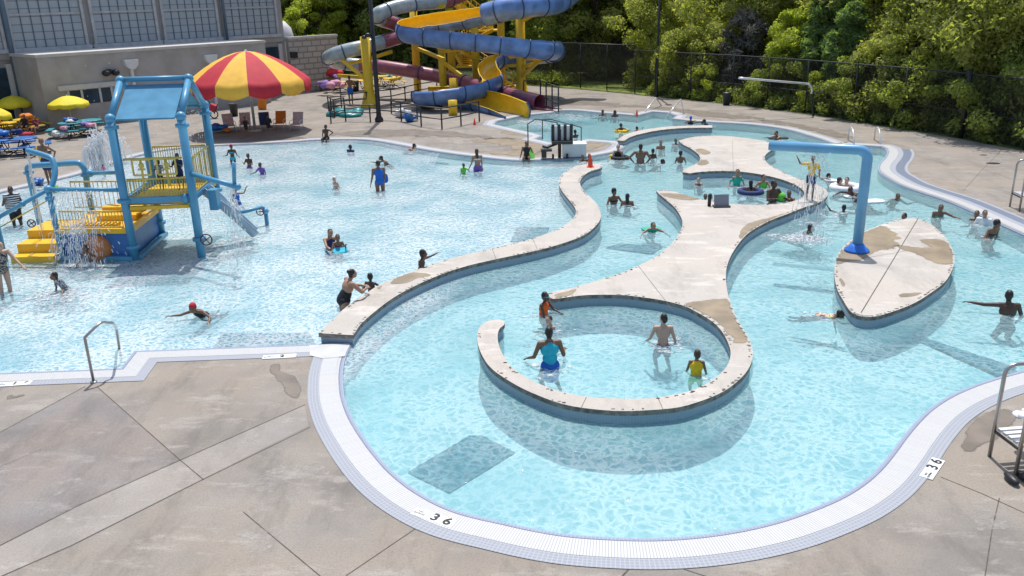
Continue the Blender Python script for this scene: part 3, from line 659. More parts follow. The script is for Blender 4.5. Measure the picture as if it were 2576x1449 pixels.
for px, py in ((273, 183), ):
    s_, z_ = sz(px, py, O, N_); q = MB(); q.ball(O + U * (s_ - .22) + N_ * .2 + Vector((0, 0, z_)), .24, .2, .18); q.ball(O + U * (s_ + .3) + N_ * .2 + Vector((0, 0, z_)), .24, .2, .18); ubox(q, O, s_ - .1, s_ + .1, .0, .2, z_ - .08, z_ + .2); T(q.build('flood_light', M_dark, wing))
# main hall
O2 = O - N_ * depth; hall = thing('main_hall', 'tall grey hall with four large translucent gridded windows', 'building', O2)
sR = sz(714, 60, O2, N_)[0]; HH = 11.0
q = MB(); ubox(q, O2, -26, sR, -24, -.12, 0, HH); T(q.build('wall', M_blockd, hall), hall)
q = MB(); ubox(q, O2, -26, sR + .2, -24.2, .1, HH, HH + .5); T(q.build('roof', M_light, hall), hall)
wb = [((40, 122), (217, 115)), ((247, 112), (397, 105)), ((422, 102), (550, 97)), ((573, 93), (697, 87)), ((-175, 131), (10, 124))]
zb = sum(sz(*a, O2, N_)[1] for a, b in wb) / 5; zt = zb + 4.7
for a, b in wb:
    a_, b_ = sz(*a, O2, N_)[0], sz(*b, O2, N_)[0]
    q = MB(); w_ = (b_ - a_)
    for s_ in (a_ - .18, b_ + .02): ubox(q, O2, s_, s_ + .16, -.118, .06, zb, zt)
    ubox(q, O2, a_ - .3, b_ + .3, -.118, .12, zb - .22, zb); ubox(q, O2, a_ - .18, b_ + .18, -.118, .06, zt, zt + .15)
    fr = T(q.build('window_frame', M_light if False else mat('frame_grey', (.46, .46, .47), .6), hall), hall)
    q = MB(); f = wallquad(q, O2, U, a_, b_, zb, zt, off=-.06)
    l = q.bm.loops.layers.uv.verify(); nb = 7
    for lp, uv in zip(f.loops, ((0, 0), (nb, 0), (nb, 4.7), (0, 4.7))): lp[l].uv = uv
    for k in range(1, nb): ubox(q, O2, a_ + w_ * k / nb - .02, a_ + w_ * k / nb + .02, -.055, -.01, zb, zt, 1)
    for z_ in (zb + 1.75, zb + 3.2): ubox(q, O2, a_, b_, -.055, .0, z_, z_ + .10, 2)
    T(q.build('window', [M_gb, M_pipe, mat('frame_grey', (.46, .46, .47), .6)], hall, fixn=False), hall)
# projecting stone band under the windows and pilasters
q = MB(); ubox(q, O2, -26, sR, -.11, .03, zb - .55, zb - .24); T(q.build('string_course', M_blockd, hall), hall)
for x_, y_ in ((12, 60), (561, 40)):
    s_ = sz(x_, y_, O2, N_)[0]; p = O2 + U * s_ + N_ * .16
    q = MB(); q.tube([p + Vector((0, 0, .05 if x_ < 100 else 3.9)), p + Vector((0, 0, HH))], .14 if x_ < 100 else .10, 8); T(q.build('rain_pipe', M_pipe, hall), hall)
a_ = sz(664, 120, O2, N_); b_ = sz(702, 145, O2, N_)
q = MB(); ubox(q, O2, a_[0], b_[0], -.115, -.03, 1.2, a_[1]); T(q.build('dark_window', M_darkgl, hall), hall)
q = MB(); ubox(q, O2, b_[0] + .05, b_[0] + .35, -.115, .02, 0.02, a_[1] + .2); T(q.build('window_jamb', M_light, hall), hall)
a_ = sz(0, 172, O2, N_); b_ = sz(26, 225, O2, N_)
q = MB(); ubox(q, O2, a_[0] - 4, b_[0], -.115, -.03, .3, a_[1]);
T(q.build('dark_window', M_darkgl, hall), hall)
q = MB(); ubox(q, O2, b_[0] + .02, b_[0] + .3, -.115, .04, 0.02, a_[1] + .2); T(q.build('window_jamb', M_light, hall), hall)
# patterned block wall running on behind the slide
O3 = O2 + U * (sR - .05) + N_ * .35
s1_ = onplane(850, 120, O3, N_); L3 = (s1_ - O3).dot(U); H3 = onplane(848, 91, O3, N_).z
q = MB(); ubox(q, O3, 0, L3, -.3, -.01, 0, H3); wallquad(q, O3, U, 0, L3, 0.0, H3, mi=1); 
bw = q.build('block_wall', [M_block, M_split], fixn=False); tag(bw, 'patterned split face block wall joining the tall hall behind the red parasol', 'wall')
q = MB(); ubox(q, O3, -.0, L3 + .05, -.35, .05, H3 + .002, H3 + .15); cp = q.build('wall_coping', M_light, bw)
for px in (734, 742):
    s_, z_ = sz(px, 138, O3, N_); q = MB(); ubox(q, O3, s_ - .14, s_ + .14, .003, .14, z_ - .2, z_ + .2); q.build('wall_light', M_dark, bw)
# white dish shaped tank behind the wall
p = O3 + U * (L3 * .02 + 1.2) - N_ * 3.0; zt_ = onplane(722, 50, p, N_).z
q = MB(); q.lathe([(0, 0), (1.1, 0), (1.15, zt_ - 1.2), (1.0, zt_ - .55), (.6, zt_ - .1), (0, zt_ + .05)], (p.x, p.y, 0), 20)
tag(q.build('storage_tank', M_white), 'white round topped tank standing behind the patterned block wall', 'tank')
# ================================================================ water slides
M_yel = mat('slide_yellow', (.86, .54, .018), .35, var=.06, coat=.2); M_blue = mat('slide_blue', (.12, .225, .49), .38, var=.28, vscale=1.6, coat=.2)
M_rib = mat('slide_rib', (.035, .06, .12), .5); M_mar = mat('slide_maroon', (.30, .09, .13), .3, var=.15, coat=.3); M_gry = mat('slide_grey', (.32, .38, .40), .25, var=.15, coat=.3)
M_ycol = mat('column_yellow', (.76, .49, .02), .45, var=.10, vscale=.8)
def path3(L, n=8): return crom([at(x, y, Y) for x, y, Y in L], n)
def frames(P):
    out = []
    for i, p in enumerate(P):
        t = (P[min(i + 1, len(P) - 1)] - P[max(i - 1, 0)]).normalized(); s_ = t.cross(Vector((0, 0, 1)))
        s_ = s_.normalized() if s_.length > 1e-3 else Vector((1, 0, 0)); out.append((p, t, s_, s_.cross(t)))
    return out
def trough(q, P, r, bank, a0=-20, a1=200, th=.05, mo=0, mi_=1, ribs=1.5, mr=2):
    F = frames(P); prev = None; k = 14; acc = 0; nxt = ribs
    for i, (p, t, s_, u_) in enumerate(F):
        b = bank[min(len(bank) - 1, int(i * len(bank) / len(F)))] if isinstance(bank, list) else bank
        ang = [R(a0 + (a1 - a0) * j / k + b) for j in range(k + 1)]
        o_ = [q.bm.verts.new(p + (s_ * math.cos(a) - u_ * math.sin(a)) * r) for a in ang]
        n_ = [q.bm.verts.new(p + (s_ * math.cos(a) - u_ * math.sin(a)) * (r - th)) for a in ang]
        if prev:
            for j in range(k):
                for A, B, m_ in ((prev[0], o_, mo), (prev[1], n_, mi_)):
                    f = q.bm.faces.new((A[j], A[j + 1], B[j + 1], B[j])); f.material_index = m_; f.smooth = True
            for j in (0, k):
                f = q.bm.faces.new((prev[0][j], prev[1][j], n_[j], o_[j])); f.material_index = mi_
            acc += (p - pp).length
            if ribs and acc > nxt:
                nxt += ribs; q.tube([p + (s_ * math.cos(a) - u_ * math.sin(a)) * (r + .02) for a in ang], .035, 5, mr)
        else:
            for j in range(k): f = q.bm.faces.new((o_[j], n_[j], n_[j + 1], o_[j + 1])); f.material_index = mo
        prev = (o_, n_); pp = p
    o_, n_ = prev
    for j in range(k): f = q.bm.faces.new((o_[j], o_[j + 1], n_[j + 1], n_[j])); f.material_index = mo
blue = thing('body_slide', 'open blue flume with yellow inside winding down to the landing pool', 'slide', G(1200, 260))
def TT(o, root): o.matrix_parent_inverse = root.matrix_basis.inverted(); return o
# enclosed upper tube, then the open chute
P1 = path3([(1500, -70, 57), (1440, -20, 57), (1400, 6, 55), (1340, 14, 53.5), (1280, 22, 53), (1220, 38, 53.5)])
q = MB(); q.tube(P1, .68, 20)
for i in range(0, len(P1), 7): q.tube([P1[i] + (P1[min(i + 1, len(P1) - 1)] - P1[i]).normalized() * .0, P1[min(i, len(P1) - 2)] + (P1[min(i, len(P1) - 2) + 1] - P1[min(i, len(P1) - 2)]).normalized() * .07], .72, 20, 1)
TT(q.build('covered_tube', [M_blue, M_rib], blue), blue)
P2 = path3([(1228, 34, 53.5), (1175, 44, 54.0), (1120, 52, 54.2), (1065, 60, 54.2), (1030, 68, 53.8), (1022, 78, 53.0), (1048, 85, 52.4), (1100, 92, 52.0), (1200, 101, 51.5), (1300, 114, 51.5), (1365, 122, 52.5), (1394, 126, 54.5), (1385, 132, 57), (1335, 138, 58.2), (1290, 142, 57.8), (1250, 148, 57), (1229, 163, 56), (1230, 183, 54.8), (1240, 201, 53.3), (1226, 212, 52), (1195, 222, 51.2), (1130, 233, 50.3), (1085, 237, 50.2), (1062, 240, 51.5), (1085, 242, 53.2)], 7)
nb = 28; bank = [-30, -34, -36, -32, -26, -20, -16, -16, -16, -16, -18, -22, -28, -36, -44, -46, -25, 5, 15, 18, 18, 18, 18, 10, 5, 0, 0, 0]
q = MB(); trough(q, P2, .66, bank); trough(q, path3([(1075, 243, 53.2), (1130, 243, 53.0), (1190, 250, 51.2), (1250, 264, 49), (1302, 285, 46.8)], 6), .78, 26, ribs=2.2); TT(q.build('chute', [M_blue, M_yel, M_rib], blue, fixn=False), blue)
mar = thing('tube_slide', 'maroon and grey enclosed tube slide looping behind the black lamp post', 'slide', G(1364, 283))
P3 = [(1230, -50, 60), (1160, -12, 58), (1115, 3, 57), (1050, 9, 56), (1000, 18, 55.3), (968, 28, 54.8), (950, 38, 54.6), (958, 49, 55.4), (1000, 62, 56.8), (1032, 74, 57.8), (1034, 85, 57.5), (1005, 93, 56.3), (960, 106, 55), (920, 117, 54.4), (872, 128, 54), (838, 139, 54.2), (826, 148, 56), (850, 158, 58), (905, 164, 58.6), (960, 168, 58), (1027, 178, 57.5), (1094, 190, 57), (1167, 207, 56), (1245, 229, 54), (1300, 243, 52), (1358, 257, 50.3)]
PP = path3(P3, 7); col = lambda x: 0
q = MB(); seg0 = 0
def piece(i0, i1, m_): q.tube(PP[i0 * 7:min(i1 * 7 + 1, len(PP))], .44, 18, m_, caps=False)
for i0, i1, m_ in ((0, 2, 0), (2, 7, 1), (7, 12, 0), (12, 18, 1), (18, 25, 0)): piece(i0, i1, m_)
for i in range(0, len(PP) - 2, 11):
    d = (PP[i + 1] - PP[i]).normalized(); q.tube([PP[i], PP[i] + d * .07], .48, 18, 2)
TT(q.build('tube', [M_mar, M_gry, M_rib], mar), mar)
q = MB(); trough(q, path3([(1352, 266, 50.4), (1375, 271, 49.9), (1402, 276, 49.4)], 4), .46, 0, 0, 180, mo=0, mi_=0, ribs=0); TT(q.build('runout', [M_mar, M_mar, M_rib], mar, fixn=False), mar)
# tower, columns, arms, stairs
tower = thing('slide_tower', 'yellow steel columns, braces and stairs carrying the slides', 'tower', G(1200, 250))
def column(x, y, ytop, Y=None, r=.21, flare=True, zt=None):
    b = G(x, y); b.z = 0
    h = zt or top(b, ytop)
    q = MB(); q.lathe([(0, 0), (r * 2.1, 0), (r * 2.1, .06), (r * 1.7, .1), (r * 1.05, .9), (r, 1.0), (r, h), (0, h)] if flare else [(0, 0), (r, 0), (r, h), (0, h)], b, 14)
    TT(q.build('column', M_ycol, tower), tower); return b, h
cols = {}
for k, a_ in dict(c1=(931, 267, 92), c2=(1052, 243, 15), c3=(1117, 251, 104), c3b=(1140, 245, 20), c4=(1200, 242, 20), c5=(1264, 228, -40), c6=(1312, 243, -60), c7=(1143, 268, 196), c8=(1140, 289, 252)).items():
    cols[k] = column(*a_[:2], a_[2], r=.30 if k in ('c1', 'c6') else .25, flare=k in ('c1', 'c6'))
def arm(a, b, w=.09): q = MB(); q.bar(a, b, w * 2, w * 2.2); return TT(q.build('arm', M_ycol, tower), tower)
def pz(k, z): return cols[k][0] + Vector((0, 0, z))
for k, y0_, tgt in (('c1', 205, (860, 150, 54)), ('c1', 150, (815 + 60, 160, 55)), ('c1', 150, (985, 130, 55.5)), ('c1', 196, (850, 190, 56.5)), ('c2', 120, (1118, 150, 54)), ('c2', 110, (1020, 95, 57)), ('c6', 195, (1352, 156, 54)),
                    ('c6', 170, (1370, 150, 54)), ('c6', 148, (1376, 149, 54)), ('c6', 55, (1362, 26, 54)), ('c6', 140, (1290, 130, 58)), ('c5', 178, (1220, 150, 58)), ('c4', 150, (1160, 132, 56)), ('c3', 130, (1160, 125, 53)), ('c3', 155, (1160, 190, 55)),
                    ('c2', 22, (1118, 15, 56)), ('c7', 262, (1090, 252, 51.5)), ('c7', 275, (1112, 262, 52)), ('c6', 165, (1264, 165, 57))):
    arm(pz(k, top(cols[k][0], y0_)), at(*tgt))
def stair(a, b, w=1.1, n=13):
    a, b = Vector(a), Vector(b); d = b - a; s_ = Vector((-d.y, d.x, 0)).normalized() * w / 2
    q = MB(); q.bar(a - s_, b - s_, .08, .25); q.bar(a + s_, b + s_, .08, .25)
    TT(q.build('stair_stringer', M_ycol, tower), tower); q = MB()
    for i in range(n): c_ = a.lerp(b, (i + .5) / n); q.bar(c_ - s_, c_ + s_, .24, .04)
    TT(q.build('stair_treads', M_ycol, tower), tower)
    for sg in (-1, 1):
        q = MB(); up = Vector((0, 0, 1)); q.tube([a + s_ * sg + up, b + s_ * sg + up], .03, 6); q.tube([a + s_ * sg + up * .5, b + s_ * sg + up * .5], .02, 6)
        for i in range(7): c_ = a.lerp(b, i / 6) + s_ * sg; q.tube([c_, c_ + up], .025, 6)
        TT(q.build('stair_rail', M_ycol, tower), tower)
g = G(1300, 232); g.z = .05; l1 = at(1195, 165, g.y + 1); stair(g, l1, n=12); l2 = at(1150, 118, g.y + 2); stair(l1 + Vector((-.6, .5, 0)), l2, n=10)
l3 = at(1230, 75, g.y + 5); stair(l2 + Vector((0, 1.5, 0)), l3, n=12); l4 = at(1150, 10, g.y + 5); stair(l3 + Vector((0, 1.3, 0)), l4, n=14)
for l_, sx in ((l1, 2.0), (l2, 2.2), (l3, 2.2)):
    q = MB(); q.box(l_ + Vector((-.3, .6, -.05)), sx, 2.4, .1); TT(q.build('landing', M_ycol, tower), tower)
q = MB(); q.box(at(1200, -40, 60), 6, 5, .2); TT(q.build('top_deck', M_ycol, tower), tower)
# black railings round the slide area
M_rail = M_dark
def railing(px, label, h=1.05, gap=1.7, mid=(.5,), z=0.0, r=.034, m_=None, nm='railing', grp=None):
    P = [G(x, y, z) for x, y in px]; o = thing(nm, label, 'railing', P[0], group=grp); inv = o.matrix_basis.inverted()
    q = MB(); up = Vector((0, 0, 1))
    for z_ in (h,) + tuple(mid): q.tube([p + up * z_ for p in P], r, 6)
    b = q.build('rail_bar', m_ or M_rail, o); b.matrix_parent_inverse = inv
    tot = 0; acc = []
    for a, b_ in zip(P, P[1:]):
        L_ = (b_ - a).length; n_ = max(1, round(L_ / gap))
        for i in range(n_): acc.append(a.lerp(b_, i / n_))
    acc.append(P[-1])
    for p in acc:
        q = MB(); q.tube([p, p + up * h], r * 1.25, 6); b = q.build('post', m_ or M_rail, o); b.matrix_parent_inverse = inv
    return o
railing([(833, 310), (870, 305), (932, 307), (955, 306)], 'black railing curving round the left end of the slide area', h=.9)
railing([(955, 300), (1010, 305), (1060, 318), (1112, 325), (1160, 316), (1206, 305)], 'black railing nearest the activity pool in front of the slide', h=1.05)
railing([(860, 276), (985, 262), (1053, 246), (1100, 238)], 'long black railing along the ramp behind the lamp post', h=.9)
railing([(1318, 262), (1360, 262), (1405, 283)], 'black railing beside the maroon slide exit', h=1.4, gap=1.3)
railing([(828, 287), (842, 296), (868, 290)], 'small black gate railing at the deck step behind the pool', h=1.0, gap=.8, mid=(.3, .6))
# curb ring and shaded mat under the slides, teal towel heap
railing([(985, 285), (1010, 296), (1050, 300)], 'short black railing below the blue flume', h=.8)
q = MB(); rr = random.Random(3)
for i in range(9): p = G(868 + rr.uniform(-32, 42), 288 + rr.uniform(-5, 6)); q.ball((p.x, p.y, .07), rr.uniform(.3, .7), rr.uniform(.3, .6), rr.uniform(.1, .25), sub=2, rot=Matrix.Rotation(rr.random() * 6, 3, 'Z'))
tag(q.build('inflatable_tubes', mat('teal_vinyl', (.01, .22, .23), .4)), 'heap of deflated teal float tubes inside the black railing', 'float tubes')
# lamp posts
def lamp(x, y, name, label, h=9.5, r=.13, g=None):
    b = G(x, y); o = thing(name, label, 'lamp post', b, group=g)
    q = MB(); q.lathe([(0, 0), (r * 1.8, 0), (r * 1.8, .15), (r * 1.1, .3), (r, .5), (r * .7, h), (0, h)], seg=12); q.build('pole', M_dark, o)
    q = MB(); q.box((0, -.5, h + .05), .35, .7, .14); q.bar((0, 0, h), (0, -.4, h + .05), .06, .06); q.build('lamp_head', M_dark, o)
    return o
l1_ = lamp(954, 306, 'lamp_post', 'black lamp post standing in front of the maroon tube slide')
q = MB(); z_ = top(G(954, 306), 88); q.ball((-.25, -.1, z_), .16, .12, .12); q.ball((-.45, -.1, z_ - .1), .14, .1, .1); q.bar((0, 0, z_), (-.3, -.1, z_), .05, .05); q.build('speaker_horn', M_dark, l1_)
lamp(1651, 243, 'lamp_post', 'black lamp post by the far deck edge in front of the trees', r=.085)
lamp(777, 190, 'lamp_post', 'thin dark pole among the trees behind the block wall', r=.07)
# ================================================================ trees, fence, grass
import numpy as np
def leaf_mat(name, c1, c2, trans=.58):
    m_ = bpy.data.materials.new(name); m_.use_nodes = True; t = m_.node_tree; p = t.nodes['Principled BSDF']; L = t.links.new; out = t.nodes['Material Output']
    ge = nd(t, 'ShaderNodeNewGeometry'); tc = nd(t, 'ShaderNodeTexCoord'); n_ = nd(t, 'ShaderNodeTexNoise'); n_.inputs['Scale'].default_value = .7; n_.inputs['Detail'].default_value = 3; L(tc.outputs['Object'], n_.inputs[0])
    r_ = nd(t, 'ShaderNodeMapRange'); r_.inputs[1].default_value = .35; r_.inputs[2].default_value = .65; L(n_.outputs[0], r_.inputs[0])
    ad = nd(t, 'ShaderNodeMath', operation='MULTIPLY_ADD', use_clamp=True); ad.inputs[1].default_value = .5; L(ge.outputs['Random Per Island'], ad.inputs[0])
    h = nd(t, 'ShaderNodeMath', operation='MULTIPLY'); h.inputs[1].default_value = .55; L(r_.outputs[0], h.inputs[0]); L(h.outputs[0], ad.inputs[2])
    x = nd(t, 'ShaderNodeMix', data_type='RGBA'); x.inputs[6].default_value = (*c1, 1); x.inputs[7].default_value = (*c2, 1); L(ad.outputs[0], x.inputs[0]); L(x.outputs[2], p.inputs['Base Color'])
    p.inputs['Roughness'].default_value = .55; p.inputs['Specular IOR Level'].default_value = .25
    tr = nd(t, 'ShaderNodeBsdfTranslucent'); x2 = nd(t, 'ShaderNodeMix', data_type='RGBA', blend_type='MULTIPLY'); x2.inputs[0].default_value = 1; x2.inputs[7].default_value = (1.5, 1.7, .6, 1); L(x.outputs[2], x2.inputs[6]); L(x2.outputs[2], tr.inputs[0])
    mx = nd(t, 'ShaderNodeMixShader'); mx.inputs[0].default_value = trans; L(p.outputs[0], mx.inputs[1]); L(tr.outputs[0], mx.inputs[2]); L(mx.outputs[0], out.inputs[0]); return m_
LEAF_MATS = {
 'olive': leaf_mat('olive_leaves', (.22, .23, .07), (.44, .43, .16)),
 'dark': leaf_mat('dark_leaves', (.16, .19, .07), (.34, .37, .13)),
 'mid': leaf_mat('green_leaves', (.17, .195, .065), (.34, .37, .12)),
 'lime': leaf_mat('lime_leaves', (.22, .26, .04), (.46, .48, .10)),
 'pine': leaf_mat('pine_needles', (.10, .15, .06), (.26, .34, .14)),
 'grey': leaf_mat('grey_twigs', (.12, .11, .09), (.20, .18, .16), .1)}
M_bark = mat('bark', (.09, .07, .05), .95, var=.3, vscale=5, bump=.4)
def leaves(rng, centres, rads, n, size, flat=.0, long_=1.0):
    """leaf sized faces spread over the shells of many clumps"""
    k = rng.integers(0, len(centres), n); d = rng.normal(size=(n, 3)); d /= np.linalg.norm(d, axis=1)[:, None]
    d[:, 2] *= .75; p = centres[k] + d * (rads[k] * (rng.random(n) ** .35))[:, None]
    nrm = d * .7 + rng.normal(size=(n, 3)) * .6 + np.array([0, 0, .35]); nrm /= np.linalg.norm(nrm, axis=1)[:, None]
    a = np.cross(nrm, rng.normal(size=(n, 3))); a /= np.linalg.norm(a, axis=1)[:, None]; b = np.cross(nrm, a)
    s_ = size * (.55 + .9 * rng.random(n))[:, None]; a = a * s_ * long_; b = b * s_ * .55
    return np.stack([p - a * .5, p + b * .5, p + a * .5 + nrm * s_ * .15, p - b * .5], 1)
def quads_obj(name, Q, material, parent=None):
    n = len(Q); me = bpy.data.meshes.new(name); me.vertices.add(n * 4); me.vertices.foreach_set('co', Q.reshape(-1).astype('f')); me.loops.add(n * 4); me.polygons.add(n)
    me.loops.foreach_set('vertex_index', np.arange(n * 4, dtype='i')); me.polygons.foreach_set('loop_start', np.arange(0, n * 4, 4, dtype='i')); me.polygons.foreach_set('loop_total', np.full(n, 4, dtype='i'))
    me.update(); me.validate(); me.materials.append(material); o = bpy.data.objects.new(name, me); link(o, parent)
    if parent is not None: KIDS.setdefault(parent.name, []).append(o)
    return o
def crown_clumps(rng, h, w, base, n, conical=0.0):
    out = []; rad = []
    while len(out) < n:
        z = rng.random(); prof = (math.sin(math.pi * min(1, max(0, z * .9 + .08))) ** .55) * (1 - conical * z)
        a = rng.random() * math.tau; r_ = w / 2 * prof * (rng.random() ** .45) * (1 + .25 * math.sin(a * 3 + z * 7))
        out.append((r_ * math.cos(a), r_ * math.sin(a), base + (h - base) * z)); rad.append(w * rng.uniform(.07, .15))
    return np.array(out), np.array(rad)
def tree_mesh(seed, h, w, base, nl, size, matn, clumps=90, conical=0.0, long_=1.0):
    rng = np.random.default_rng(seed); c, r_ = crown_clumps(rng, h, w, base, clumps, conical)
    Q = leaves(rng, c, r_, nl, size, long_=long_)
    q = MB(); rr = random.Random(seed); pts = [Vector((0, 0, -.3))]
    for i in range(1, 7): pts.append(Vector((rr.uniform(-.12, .12) * i, rr.uniform(-.12, .12) * i, h * .85 * i / 6)))
    q.tube(pts, [w * .030 * (1 - .13 * i) for i in range(7)], 8)
    for i in rng.choice(len(c), min(22, len(c)), replace=False):
        e = Vector(c[i]); s_ = pts[max(1, min(5, int(e.z / h * 6) - 1))]; mid_ = (s_ + e) / 2 + Vector((0, 0, -.2)); q.tube([s_, mid_, e], [w * .012, w * .008, w * .003], 5)
    bm_ = q.bm; me = bpy.data.meshes.new('trunk'); bm_.to_mesh(me); bm_.free(); me.materials.append(M_bark)
    return Q, me, matn
TP = {}
def tree(px, py, kind, seed, label, sc_=1.0, rz=0.0, name='tree', grp='trees beyond the fence', Y=None):
    key = (kind, seed)
    if key not in TP:
        spec = dict(olive=(10.5, 8.5, .4, 30000, .21, 'olive', 130, .1, 1.2), big=(13, 9, .8, 30000, .23, 'mid', 130, .15, 1.2), dark=(14, 9, 1.0, 26000, .26, 'dark', 110, .2, 1.2), lime=(7, 5, .3, 12000, .20, 'lime', 60, .1, 1.3), pine=(7.5, 4.6, .3, 22000, .24, 'pine', 90, .55, 2.6),
                    bush=(4.2, 5.5, .0, 14000, .16, 'olive', 70, .1, 1.2), bushl=(3.2, 4.0, .0, 9000, .15, 'lime', 50, .1, 1.2), grey=(5.5, 3.4, .2, 5000, .20, 'grey', 50, .1, 3.2), dbush=(3.6, 5.0, .0, 12000, .17, 'mid', 60, .1, 1.2))[kind]
        Q, me, mt = tree_mesh(seed, *spec[:5], spec[5], spec[6], spec[7], spec[8]); TP[key] = [Q, me, mt, None]
    Q, me, mt, cm = TP[key]
    o = thing(name, label, 'bush' if 'bush' in kind else 'tree', G(px, py) if Y is None else Vector((at(px, 300, Y).x, Y, 0)), rz, grp); o.scale = (sc_,) * 3
    if cm is None:
        c = quads_obj('crown', Q, LEAF_MATS[mt], o); TP[key][3] = c.data
    else: c = bpy.data.objects.new('crown', cm); link(c, o)
    link(bpy.data.objects.new('trunk', me), o)
    return o
def beyond(px, d):                                              # pixel column to a spot d metres beyond the fence line
    for a, b in zip(fence_px, fence_px[1:]):
        if a[0] <= px <= b[0]:
            py = a[1] + (b[1] - a[1]) * (px - a[0]) / (b[0] - a[0]); g_ = G(px, py); r_ = Vector((g_.x, g_.y, 0)).normalized(); return g_ + r_ * d
    g_ = G(px, 190); return g_ + Vector((g_.x, g_.y, 0)).normalized() * d
def tb(px, d, *a, **k):
    o = tree(1000, 300, *a, **k); o.location = beyond(px, d); o.location.z = 0; return o
TR = [(1400, 9, 'big', 1, 'mid green leafy tree right of the blue flume end', 1.0), (1500, 10, 'olive', 2, 'broad bright tree behind the small lawn strip', 1.05), (1640, 6.5, 'olive', 3, 'olive tree directly behind the far black lamp post', .72),
 (1590, 16, 'dark', 4, 'dark tall tree between the lamp post and the lawn tree', 1.0), (1725, 3.0, 'bush', 5, 'low rounded bush near the fence left of the litter bin', .95), (1800, 4.5, 'bush', 6, 'olive shrub with a yellow top behind the litter bin', 1.0), (1868, 4.0, 'grey', 7, 'bare greyish twiggy sapling behind the fence beside the bin', .9),
 (1900, 9, 'olive', 8, 'large light olive tree above the hanging white pipe', 1.05), (1975, 3.8, 'lime', 9, 'yellowish young tree right behind the white pipe', .72), (2060, 4.5, 'pine', 10, 'blue green pine with upturned tips behind the fence', .85),
 (2120, 3.2, 'pine', 11, 'smaller pine on the right of the blue green pine', .72), (2010, 12, 'olive', 12, 'tall olive tree behind the blue green pine', 1.1), (2180, 9, 'olive', 2, 'broad olive tree right of the two pines', 1.0), (2250, 3.0, 'bush', 6, 'orange tinged bush behind the fence right of the pines', 1.05),
 (2330, 7, 'olive', 3, 'bushy olive tree filling the view left of the thick fence post', 1.0), (2440, 6, 'olive', 8, 'spreading olive tree behind the thick fence post', 1.0), (2540, 5, 'olive', 12, 'olive tree at the right edge of the photo', .95), (2430, 13, 'big', 13, 'tall mid green tree high in the right corner', 1.1),
 (2650, 7, 'olive', 2, 'olive tree just past the right edge of the frame', 1.0), (2380, 2.4, 'dbush', 14, 'dark bush at the foot of the fence beside the thick post', .9), (2150, 2.2, 'dbush', 15, 'dark bush at the foot of the pines', .8), (1950, 2.0, 'dbush', 14, 'dark bush at the fence foot below the white pipe', .75), (2540, 2.4, 'dbush', 15, 'dark bush against the fence at the right edge', .95),
 (2050, 2.0, 'bushl', 16, 'small light green bush poking at the fence below the pine', .6), (1765, 1.6, 'bushl', 17, 'low yellow green bush left of the litter bin', .6), (2270, 2.0, 'dbush', 18, 'dark low bush below the orange tinged bush', .8)]
for i, (px, d, k, sd, lab, s_) in enumerate(TR):
    tb(px, d, k, sd, lab, s_, i * 1.7, name={'pine': 'pine_tree', 'bush': 'bush', 'dbush': 'bush', 'bushl': 'bush'}.get(k, 'tree'))
tree(0, 0, 'lime', 9, 'bright yellow green young tree above the patterned block wall', 1.15, 1, Y=78, name='tree').location = at(812, 150, 80).xy.to_3d()
tree(0, 0, 'lime', 19, 'low reddish yellow shrub tree at the left end behind the block wall', .8, 2, Y=70).location = at(745, 150, 74).xy.to_3d()
# the wood behind, one mass
rng = np.random.default_rng(5); allq = []
spots = []
for px in range(640, 2900, 62):
    for row, d in enumerate((20, 27, 36)):
        g_ = beyond(px, d) if px > 1340 else Vector((at(px, 200, 72 + d * .6).x, 72 + d * .6, 0))
        spots.append((g_.x + rng.uniform(-1.5, 1.5), g_.y + rng.uniform(-1.5, 1.5)))
for x_, y_ in spots:
    h_ = rng.uniform(11, 16); c, r_ = crown_clumps(rng, h_, rng.uniform(7, 9.5), .2, 60, .15); r_ = r_ * 1.2
    Q = leaves(rng, c, r_, 7000, .37, long_=1.3); Q[:, :, 0] += x_; Q[:, :, 1] += y_; allq.append(Q)
struct(quads_obj('woodland', np.concatenate(allq), LEAF_MATS['dark']), 'stuff')
# undergrowth along the fence foot
allq = []
for px in np.arange(1330, 2800, 7):
    if 1440 < px < 1660: continue
    g_ = beyond(px, rng.uniform(1.5, 3.4)); c = np.array([[g_.x, g_.y, .3]]) + rng.normal(size=(7, 3)) * np.array([.5, .5, .25]); Q = leaves(rng, c, np.full(7, .45), 330, .15, long_=1.8); Q[:, :, 2] = np.abs(Q[:, :, 2]); allq.append(Q)
struct(quads_obj('undergrowth', np.concatenate(allq), LEAF_MATS['mid']), 'stuff')
# mown lawn strip
Mlawn = mat('lawn', (.20, .25, .05), .95, var=.3, vscale=2)
q = MB(); P = [beyond(x, .35).to_2d() for x in (1330, 1400, 1500, 1600, 1690)] + [beyond(x, 6.5).to_2d() for x in (1690, 1600, 1500, 1400, 1330)]
q.prism(P, 0, .002, top_only=True); lw = q.build('lawn', Mlawn); struct(lw)
q = MB(); P = [G(x, y).to_2d() for x, y in ((880, 193), (1090, 193), (1100, 186), (880, 184))]; q.prism(P, 0, .006, top_only=True); struct(q.build('lawn', Mlawn))
